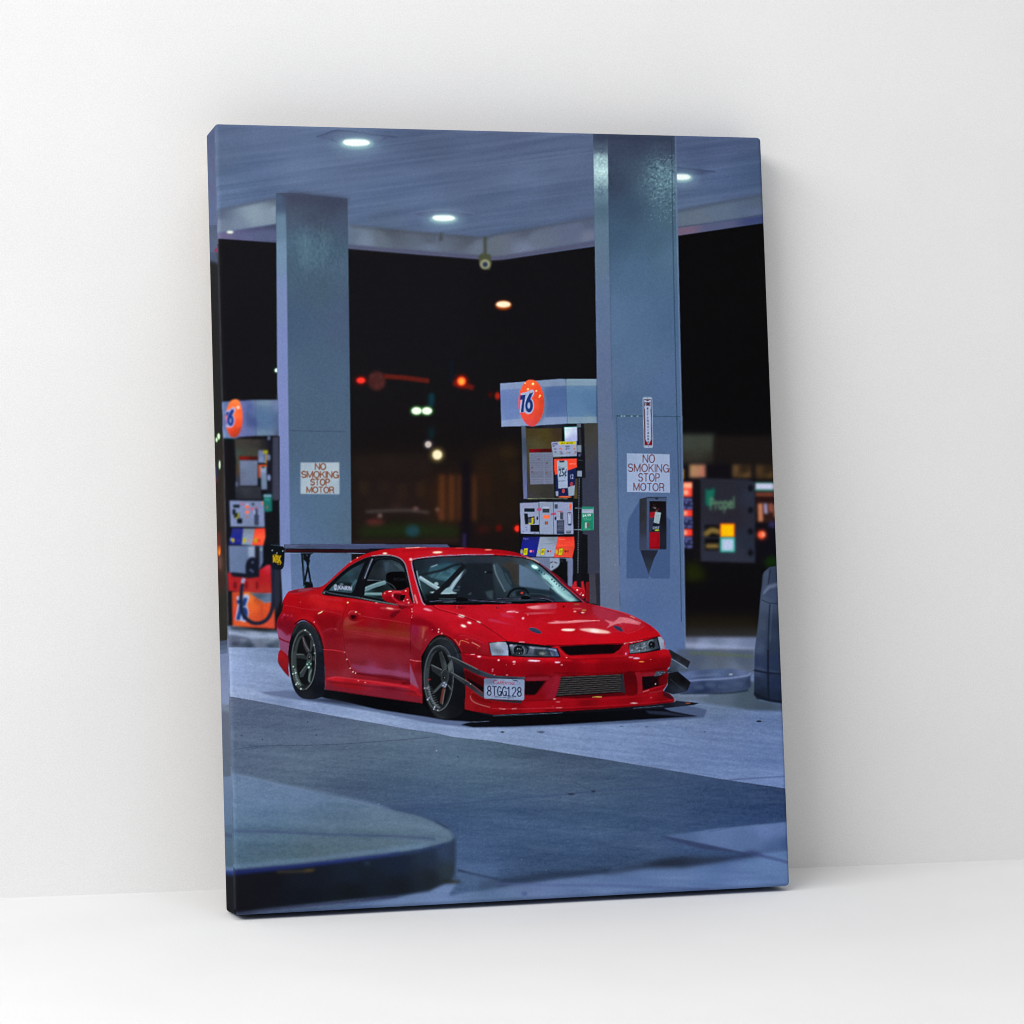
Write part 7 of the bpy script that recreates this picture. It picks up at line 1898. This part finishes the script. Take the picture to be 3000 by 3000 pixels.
for x, y in ((1420, 1245), (1460, 1240), (1440, 1262), (1490, 1240)):
    E(x, y, 14, 5, '8a98ac', soft=2.5, a=.8)

# licence plate
tile('D')
KP = K + '>printed_licence_plate'
F([(944, 905), (955, 892), (1435, 904), (1450, 918), (1446, 1152), (1432, 1166), (955, 1146), (942, 1130)], G((1000, 930, '7c90b4'), (1200, 930, '98acd0'), (1400, 930, '8ea4cc'), (1000, 1030, '9cb0d8'), (1250, 1040, '9cb2dc'), (1400, 1130, '98acd4'), (1000, 1130, '94a8cc')), soft=1.5, part=KP)
L([(944, 905), (955, 892), (1435, 904), (1450, 918), (1446, 1152), (1432, 1166), (955, 1146), (942, 1130), (944, 905)], 4, '5c6c8c', soft=1.5, a=.7, sm=False)
F([(950, 895), (1100, 900), (1040, 960), (950, 955)], '6c7c9c', soft=5, a=.6)
cq = [(1052, 912), (1335, 920), (1325, 974), (1046, 966)]
TX('California', [(cq[0][0] + 16, cq[0][1]), (cq[1][0] + 10, cq[1][1]), (cq[2][0] - 8, cq[2][1]), (cq[3][0] + 2, cq[3][1])], '9c3a50', weight=.004, soft=1.2)
L([(1052, 950), (1062, 922), (1090, 908)], 5, '8c3048', soft=1.5)
L([(1382, 956), (1398, 957)], 5, '9c3a50', soft=1.5)
L([(1322, 968), (1345, 972)], 4, '9c3a50', soft=1.5)
for ch, xa, xb in (('8', 984, 1030), ('T', 1048, 1096), ('G', 1112, 1158), ('G', 1174, 1222), ('1', 1236, 1274), ('2', 1296, 1342), ('8', 1362, 1410)):
    ya, yb = 990 + (xa - 984) * .035, 1104 + (xa - 984) * .03
    TS(ch, [(xa, ya), (xb, ya + 2), (xb, yb + 2), (xa, yb)], 12.5, '141f58', soft=1)
TX('dmv.ca.gov', [(1072, 1112), (1322, 1124), (1320, 1150), (1070, 1138)], '33304c', weight=.008, soft=1.2)
for x in (1048, 1342):
    E(x, 1117 + (x - 1048) * .05, 5, 5, '7c2c44', soft=1.5)
F([(1290, 905), (1380, 918), (1350, 915), (1378, 930), (1320, 922)], '2c3038', soft=2)
# ---- the picture carried round the left edge
tile('N')
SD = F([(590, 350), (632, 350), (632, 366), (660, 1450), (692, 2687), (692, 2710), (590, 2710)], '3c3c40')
def SB(y0, y1, c0, c1, soft=3):                                      # a band of the edge
    y0, y1 = float(y0), float(y1)
    n = max(1, int((y1 - y0) / 12))
    for i in range(n):
        t_ = (i + .5) / n
        ya, yb = y0 + (y1 - y0) * i / n, y0 + (y1 - y0) * (i + 1) / n
        F([(585, ya), (700, ya), (700, yb + 1), (585, yb + 1)], hx(c0) * (1 - t_) + hx(c1) * t_, clip=SD)
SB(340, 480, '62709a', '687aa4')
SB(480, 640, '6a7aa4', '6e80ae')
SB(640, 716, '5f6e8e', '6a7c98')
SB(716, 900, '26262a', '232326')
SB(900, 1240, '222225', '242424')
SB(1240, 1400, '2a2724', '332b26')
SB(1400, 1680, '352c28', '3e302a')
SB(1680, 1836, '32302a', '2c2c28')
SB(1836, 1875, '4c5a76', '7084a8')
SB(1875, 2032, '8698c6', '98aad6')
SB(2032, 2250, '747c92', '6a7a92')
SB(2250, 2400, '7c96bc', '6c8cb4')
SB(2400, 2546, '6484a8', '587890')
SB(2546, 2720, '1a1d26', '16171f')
F([(585, 660), (632, 690), (640, 716), (650, 750), (585, 730)], '64749a', soft=4, clip=SD, a=.8)
F([(640, 700), (628, 712), (640, 716)], 'a03050', soft=2, clip=SD)
F([(585, 2010), (665, 2030), (700, 2046), (700, 2060), (640, 2045), (585, 2020)], '8494ac', soft=4, clip=SD)
F([(585, 2225), (660, 2250), (690, 2272), (690, 2290), (585, 2260)], '7c96bc', soft=4, clip=SD)
L([(650, 2541), (700, 2556)], 16, '2e50b8', soft=5, clip=SD)
L([(650, 2532), (700, 2545)], 8, '7fa0cc', soft=4, clip=SD)
L([(650, 2425), (690, 2440)], 10, '50648c', soft=4, clip=SD)
for x, y, rx, ry, k, h in ((641, 1236, 4, 8, 'f4fff0', '70b060'), (634, 1245, 3, 6, 'e8ffe0', '70b060'), (644, 1318, 3, 12, 'e8f0ea', '507a50'), (641, 1568, 4, 14, 'ffa028', 'c04818')):
    E(x, y, rx * 1.6, ry * 1.3, h, soft=2, clip=SD)
    E(x, y, rx, ry, k, soft=1.2, clip=SD)
E(630, 1342, 4, 20, '3a4a90', soft=4, clip=SD)
E(632, 1362, 4, 8, '803040', soft=4, clip=SD)
E(640, 1540, 5, 30, '8a3a2c', soft=5, clip=SD)
E(644, 1605, 6, 26, '8c6058', soft=6, clip=SD)
E(640, 1660, 8, 40, '4c2a26', soft=8, clip=SD)
for y0, y1, k in ((420, 500, '7a6a90'), (520, 560, '746a94')):
    L([(612, y0), (634, y1)], 7, k, soft=4, a=.5, clip=SD)
L([(633, 376), (646, 900), (662, 1500), (676, 2060), (690, 2670)], 3, '8c94a4', soft=1.4, a=.3)  # pale highlight along the fold, painted into the ink
INK[...] *= (1 - .10 * SD)[..., None]  # edge ink darkened as painted shade, offsetting the key light on this side
# the whole print leans a little to grey: ink on linen does not hold the strongest blues
_y = (INK * np.array([.3, .59, .11], np.float32)).sum(2, keepdims=True)
_bl = np.clip(INK[..., 2:3] - np.maximum(INK[..., 0:1], 0), 0, 140)
_k = 1.0 / (1.0 + .32 * _bl / 100.0)
INK[...] = (_y + (INK - _y) * _k) * (1.0 - .065 * np.clip(_bl / 50.0, 0, 1))
_rd = np.clip((INK[..., 0:1] - np.maximum(INK[..., 1:2], INK[..., 2:3])) / 110.0, 0, 1) * np.clip((150.0 - INK[..., 1:2]) / 60.0, 0, 1)
_rd[:int((1600 - PY0) * PS)] = 0
INK[...] *= 1.0 - .10 * _rd
INK[...] = 255.0 * (INK / 255.0) ** 1.12
INK -= 4.0 * np.exp(-INK / 30.0)
# a touch of sharpening, as a printer gives it
INK += .45 * (INK - blur(INK, 1.3))
np.clip(INK, 0, 255, out=INK)
# grain of the print
_rg = np.random.default_rng(77)
_n = _rg.normal(0, 1, (PHT, PWD)).astype(np.float32)
INK *= (1 + .022 * _n)[..., None]
INK += (1.6 * _n)[..., None] + _rg.normal(0, 1.1, INK.shape).astype(np.float32)
np.clip(INK, 0, 255, out=INK)
# ---------------------------------------------------------------- from ink to the stretched canvas
CW, CH, CD = 0.45197, 0.61, 0.03765               # width, height, depth of the stretched canvas
CR = 0.0034                                        # radius of its edges and corners
LEAN, TURN = 0.11348, 0.07017
root = bpy.data.objects.new('canvas_print', None)
scene.collection.objects.link(root)
cl, sl, ct, st_ = math.cos(LEAN), math.sin(LEAN), math.cos(TURN), math.sin(TURN)
ex = Vector((ct, st_, 0))
eu = Vector((-sl * st_, sl * ct, cl))
en = Vector((cl * st_, -cl * ct, sl))
RM = Matrix.Identity(4)
for i in range(3):
    RM[i][0], RM[i][1], RM[i][2] = ex[i], eu[i], en[i]
RM.translation = Vector((0, 0, 0.0003))
base = RM @ Vector((CW / 2, 0, 0))
ROOT_SHIFT = CW / 2
RM.translation = base
root.matrix_world = RM
root['label'] = 'canvas print of a red coupe at a night filling station leaning on white wall'
root['category'] = 'canvas print'


def homog(src, dst):                               # plane to plane map through four points
    A, b_ = [], []
    for (x, y), (u, v) in zip(src, dst):
        A += [[x, y, 1, 0, 0, 0, -u * x, -u * y], [0, 0, 0, x, y, 1, -v * x, -v * y]]
        b_ += [u, v]
    return np.append(np.linalg.solve(np.array(A), np.array(b_)), 1).reshape(3, 3)


def hmap(Hm, x, y):
    w = Hm[2, 0] * x + Hm[2, 1] * y + Hm[2, 2]
    return (Hm[0, 0] * x + Hm[0, 1] * y + Hm[0, 2]) / w, (Hm[1, 0] * x + Hm[1, 1] * y + Hm[1, 2]) / w


def sheet_to_pix(x, y):
    return (x - PX0) * PS, (y - PY0) * PS


LIN = np.where(INK / 255 <= 0.04045, INK / 255 / 12.92, ((INK / 255 + 0.055) / 1.055) ** 2.4).astype(np.float32)
INK_GAIN = 1.0
LIN *= INK_GAIN


def sample(px, py):
    px = np.clip(px - .5, 0, PWD - 1.001)
    py = np.clip(py - .5, 0, PHT - 1.001)
    ix, iy = px.astype(int), py.astype(int)
    fx, fy = (px - ix)[:, None], (py - iy)[:, None]
    return (LIN[iy, ix] * (1 - fx) + LIN[iy, ix + 1] * fx) * (1 - fy) + (LIN[iy + 1, ix] * (1 - fx) + LIN[iy + 1, ix + 1] * fx) * fy


TLq, TRq, BRq, BLq, TLb, BLb = (631, 365), (2228.7, 401.4), (2317.6, 2594), (689.5, 2687), (606.2, 389), (661.1, 2672.6)
HF = homog([(0, CH), (CW, CH), (CW, 0), (0, 0)], [TLq, TRq, BRq, BLq])
HS = homog([(0, CH), (CD, CH), (CD, 0), (0, 0)], [TLb, TLq, BLq, BLb])


def linen(name):
    m, nt, b = mat(name)
    at = nt.nodes.new('ShaderNodeAttribute')
    at.attribute_name = 'pigment'
    tc = nt.nodes.new('ShaderNodeTexCoord')
    waves = []
    for d in ('X', 'Y'):
        w = nt.nodes.new('ShaderNodeTexWave')
        w.wave_type = 'BANDS'
        w.bands_direction = d
        w.inputs['Scale'].default_value = 420.0
        w.inputs['Distortion'].default_value = 1.2
        w.inputs['Detail'].default_value = 2.0
        nt.links.new(tc.outputs['Object'], w.inputs['Vector'])
        waves.append(w)
    mx = nt.nodes.new('ShaderNodeMath')
    mx.operation = 'MAXIMUM'
    nt.links.new(waves[0].outputs['Fac'], mx.inputs[0])
    nt.links.new(waves[1].outputs['Fac'], mx.inputs[1])
    bp = nt.nodes.new('ShaderNodeBump')
    bp.inputs['Strength'].default_value = 0.12
    bp.inputs['Distance'].default_value = 0.0002
    nt.links.new(mx.outputs[0], bp.inputs['Height'])
    nt.links.new(bp.outputs[0], b.inputs['Normal'])
    nt.links.new(at.outputs['Color'], b.inputs['Base Color'])
    b.inputs['Roughness'].default_value = 0.85
    b.inputs['Specular IOR Level'].default_value = 0.03
    return m


LINEN = linen('printed_linen')


def mesh_from(name, V, Q, C, parent):
    used = np.unique(Q)
    remap = np.zeros(len(V), np.int32)
    remap[used] = np.arange(len(used), dtype=np.int32)
    q = remap[Q]
    me = bpy.data.meshes.new(name)
    me.vertices.add(len(used))
    me.vertices.foreach_set('co', V[used].astype(np.float32).ravel())
    me.loops.add(q.size)
    me.loops.foreach_set('vertex_index', q.astype(np.int32).ravel())
    me.polygons.add(len(q))
    me.polygons.foreach_set('loop_start', (np.arange(len(q)) * 4).astype(np.int32))
    me.polygons.foreach_set('use_smooth', np.ones(len(q), bool))
    me.update(calc_edges=True)
    ca = me.color_attributes.new('pigment', 'FLOAT_COLOR', 'POINT')
    rgba = np.ones((len(used), 4), np.float32)
    rgba[:, :3] = C[used]
    ca.data.foreach_set('color', rgba.ravel())
    me.materials.append(LINEN)
    o = bpy.data.objects.new(name, me)
    scene.collection.objects.link(o)
    o.parent = parent
    return o


# front: a fine grid so that the ink keeps its detail
NX, NY = 900, 1215
gx = np.linspace(0, CW, NX + 1)
gy = np.linspace(0, CH, NY + 1)
X, Y = np.meshgrid(gx, gy)
X, Y = X.ravel(), Y.ravel()
pu, pv = sheet_to_pix(*hmap(HF, X, Y))
COL = sample(pu, pv)
# rounded edges and corners
dx = np.maximum(np.abs(X - CW / 2) - (CW / 2 - CR), 0)
dy = np.maximum(np.abs(Y - CH / 2) - (CH / 2 - CR), 0)
mmax = np.maximum(dx, dy)
hyp = np.hypot(dx, dy)
sc_ = np.where(hyp > 1e-9, mmax / np.maximum(hyp, 1e-9), 1.0)
XR = np.where(dx > 0, np.sign(X - CW / 2) * (CW / 2 - CR + dx * sc_) + CW / 2, X)
YR = np.where(dy > 0, np.sign(Y - CH / 2) * (CH / 2 - CR + dy * sc_) + CH / 2, Y)
ZR = CD - CR + np.sqrt(np.maximum(CR * CR - mmax * mmax, 0))
FV = np.c_[XR - ROOT_SHIFT, YR, ZR]
ii, jj = np.meshgrid(np.arange(NX), np.arange(NY))
v00 = (jj * (NX + 1) + ii).ravel()
QUADS = np.c_[v00, v00 + 1, v00 + NX + 2, v00 + NX + 1]
cu, cv_ = sheet_to_pix(*hmap(HF, X[v00] + CW / NX / 2, Y[v00] + CH / NY / 2))
QL = LAB[np.clip(cv_.astype(int), 0, PHT - 1), np.clip(cu.astype(int), 0, PWD - 1)]

# night sky and street show in several patches between the other shapes: each patch a part of its own
def patches(mask):                                                      # connected pieces of a grid, by runs
    par, runs, prev = [], [], []

    def find(i):
        while par[i] != i:
            par[i] = par[par[i]]
            i = par[i]
        return i
    for j in range(mask.shape[0]):
        d = np.diff(np.r_[0, mask[j].astype(np.int8), 0])
        cur = []
        for s0, s1 in zip(np.nonzero(d == 1)[0], np.nonzero(d == -1)[0]):
            k = len(par)
            par.append(k)
            runs.append((j, s0, s1))
            for q0, q1, qk in prev:
                if q0 < s1 and s0 < q1:
                    par[find(k)] = find(qk)
            cur.append((s0, s1, k))
        prev = cur
    out, size = np.full(mask.shape, -1), {}
    for k, (j, s0, s1) in enumerate(runs):
        r = find(k)
        out[j, s0:s1] = r
        size[r] = size.get(r, 0) + s1 - s0
    return out, sorted(size, key=lambda r: -size[r]), size


_lab, _order, _size = patches((QL == 0).reshape(NY, NX))
for _n, _r in enumerate(_order[1:]):
    if _size[_r] > 150:
        PARTS.append('printed_night_sky' + ' ' * (_n + 1))
        QL[(_lab == _r).ravel()] = len(PARTS) - 1
    else:                                                               # slivers join what they touch
        w_ = np.argwhere(_lab == _r)
        j_, i_ = w_[0]
        QL[(_lab == _r).ravel()] = QL.reshape(NY, NX)[j_, i_ - 1 if i_ else i_ + 1] or PARTS.index('printed_canopy')

PART_LABEL = {
    'printed_night_sky': 'black night sky and blurred street behind the station',
    'printed_canopy': 'blue grey ribbed canopy ceiling across the top of the picture',
    'printed_car': 'glossy red two door coupe with a rear wing',
    'printed_forecourt': 'pale blue concrete forecourt with a darker band across it',
    'printed_kerb_island': 'low round ended kerb between the pillar and the grey bin',
    'printed_kerb_island ': 'large rounded kerb with dark side in the foreground',
    'printed_fuel_pump': 'blurred fuel pump with orange 76 base at the left edge',
    'printed_fuel_pump ': 'fuel pump with orange 76 disc behind the car',
    'printed_pillar': 'far grey pillar behind the rear wing',
    'printed_pillar ': 'near blue grey pillar carrying the fire extinguisher',
    'printed_waste_bin': 'dark grey panelled bin cut by the right edge',
    'printed_roadside_sign': 'blurred dark roadside sign with yellow and cyan squares',
    'printed_price_board': 'blurred board of red and blue lit rows beside the pillar',
}
made = {}
for li, path in enumerate(PARTS):
    sel = QL == li
    if sel.sum() < 6:
        continue
    bits = path.split('>')
    par = root if len(bits) == 1 else made.get(bits[0], root)
    o = mesh_from(bits[-1].strip(), FV, QUADS[sel], COL, par)
    made[path] = o
    if path in PART_LABEL:
        o['label'] = PART_LABEL[path]

# sides: the picture goes on round the edge
def edge(ring, K_, colours):
    n = len(ring)
    top = FV[ring]
    zs = np.linspace(1, 0, K_ + 1)
    V = np.concatenate([np.c_[top[:, 0], top[:, 1], top[:, 2] * z] for z in zs])
    C = colours(ring, top, zs)
    a = (np.arange(K_)[:, None] * n + np.arange(n - 1)[None, :]).ravel()
    Q = np.c_[a, a + 1, a + n + 1, a + n]
    return mesh_from('canvas_edge', V, Q, C, root)


def repeat(ring, top, zs):
    return np.concatenate([COL[ring] for z in zs])


def left_ink(ring, top, zs):
    out = []
    for z in zs:
        u, v = sheet_to_pix(*hmap(HS, top[:, 2] * z + (CR * z), Y[ring]))
        out.append(sample(u, v))
    return np.concatenate(out)


row = NX + 1
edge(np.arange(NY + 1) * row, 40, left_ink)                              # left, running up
edge((np.arange(NY + 1) * row + NX)[::-1], 8, repeat)                    # right
edge((np.arange(NX + 1))[::-1], 8, repeat)                               # bottom
edge(np.arange(NX + 1) + NY * row, 8, repeat)                            # top

# the pine bars the canvas is stretched on
wm, nt, b = mat('pine')
tc = nt.nodes.new('ShaderNodeTexCoord')
nz = nt.nodes.new('ShaderNodeTexNoise')
nz.inputs['Scale'].default_value = 30.0
nt.links.new(tc.outputs['Object'], nz.inputs['Vector'])
cr_ = nt.nodes.new('ShaderNodeValToRGB')
cr_.color_ramp.elements[0].color = (0.42, 0.27, 0.13, 1)
cr_.color_ramp.elements[1].color = (0.62, 0.45, 0.26, 1)
nt.links.new(nz.outputs['Fac'], cr_.inputs['Fac'])
nt.links.new(cr_.outputs['Color'], b.inputs['Base Color'])
b.inputs['Roughness'].default_value = 0.7
frame = bpy.data.objects.new('stretcher_frame', bpy.data.meshes.new('stretcher_frame'))
scene.collection.objects.link(frame)
frame.parent = root
e_, w_ = 0.003, 0.040
o4 = [(-CW / 2 + e_, e_), (CW / 2 - e_, e_), (CW / 2 - e_, CH - e_), (-CW / 2 + e_, CH - e_)]
i4 = [(-CW / 2 + w_, w_), (CW / 2 - w_, w_), (CW / 2 - w_, CH - w_), (-CW / 2 + w_, CH - w_)]
V, Fc = [], []
for z in (0.002, CD - 0.006):
    V += [(x, y, z) for x, y in o4] + [(x, y, z) for x, y in i4]
for k in range(4):
    n = (k + 1) % 4
    Fc += [(k, 4 + k, 4 + n, n), (8 + k, 8 + n, 12 + n, 12 + k), (4 + k, 12 + k, 12 + n, 4 + n), (k, n, 8 + n, 8 + k)]
frame.data.from_pydata(V, [], Fc)
frame.data.materials.append(wm)
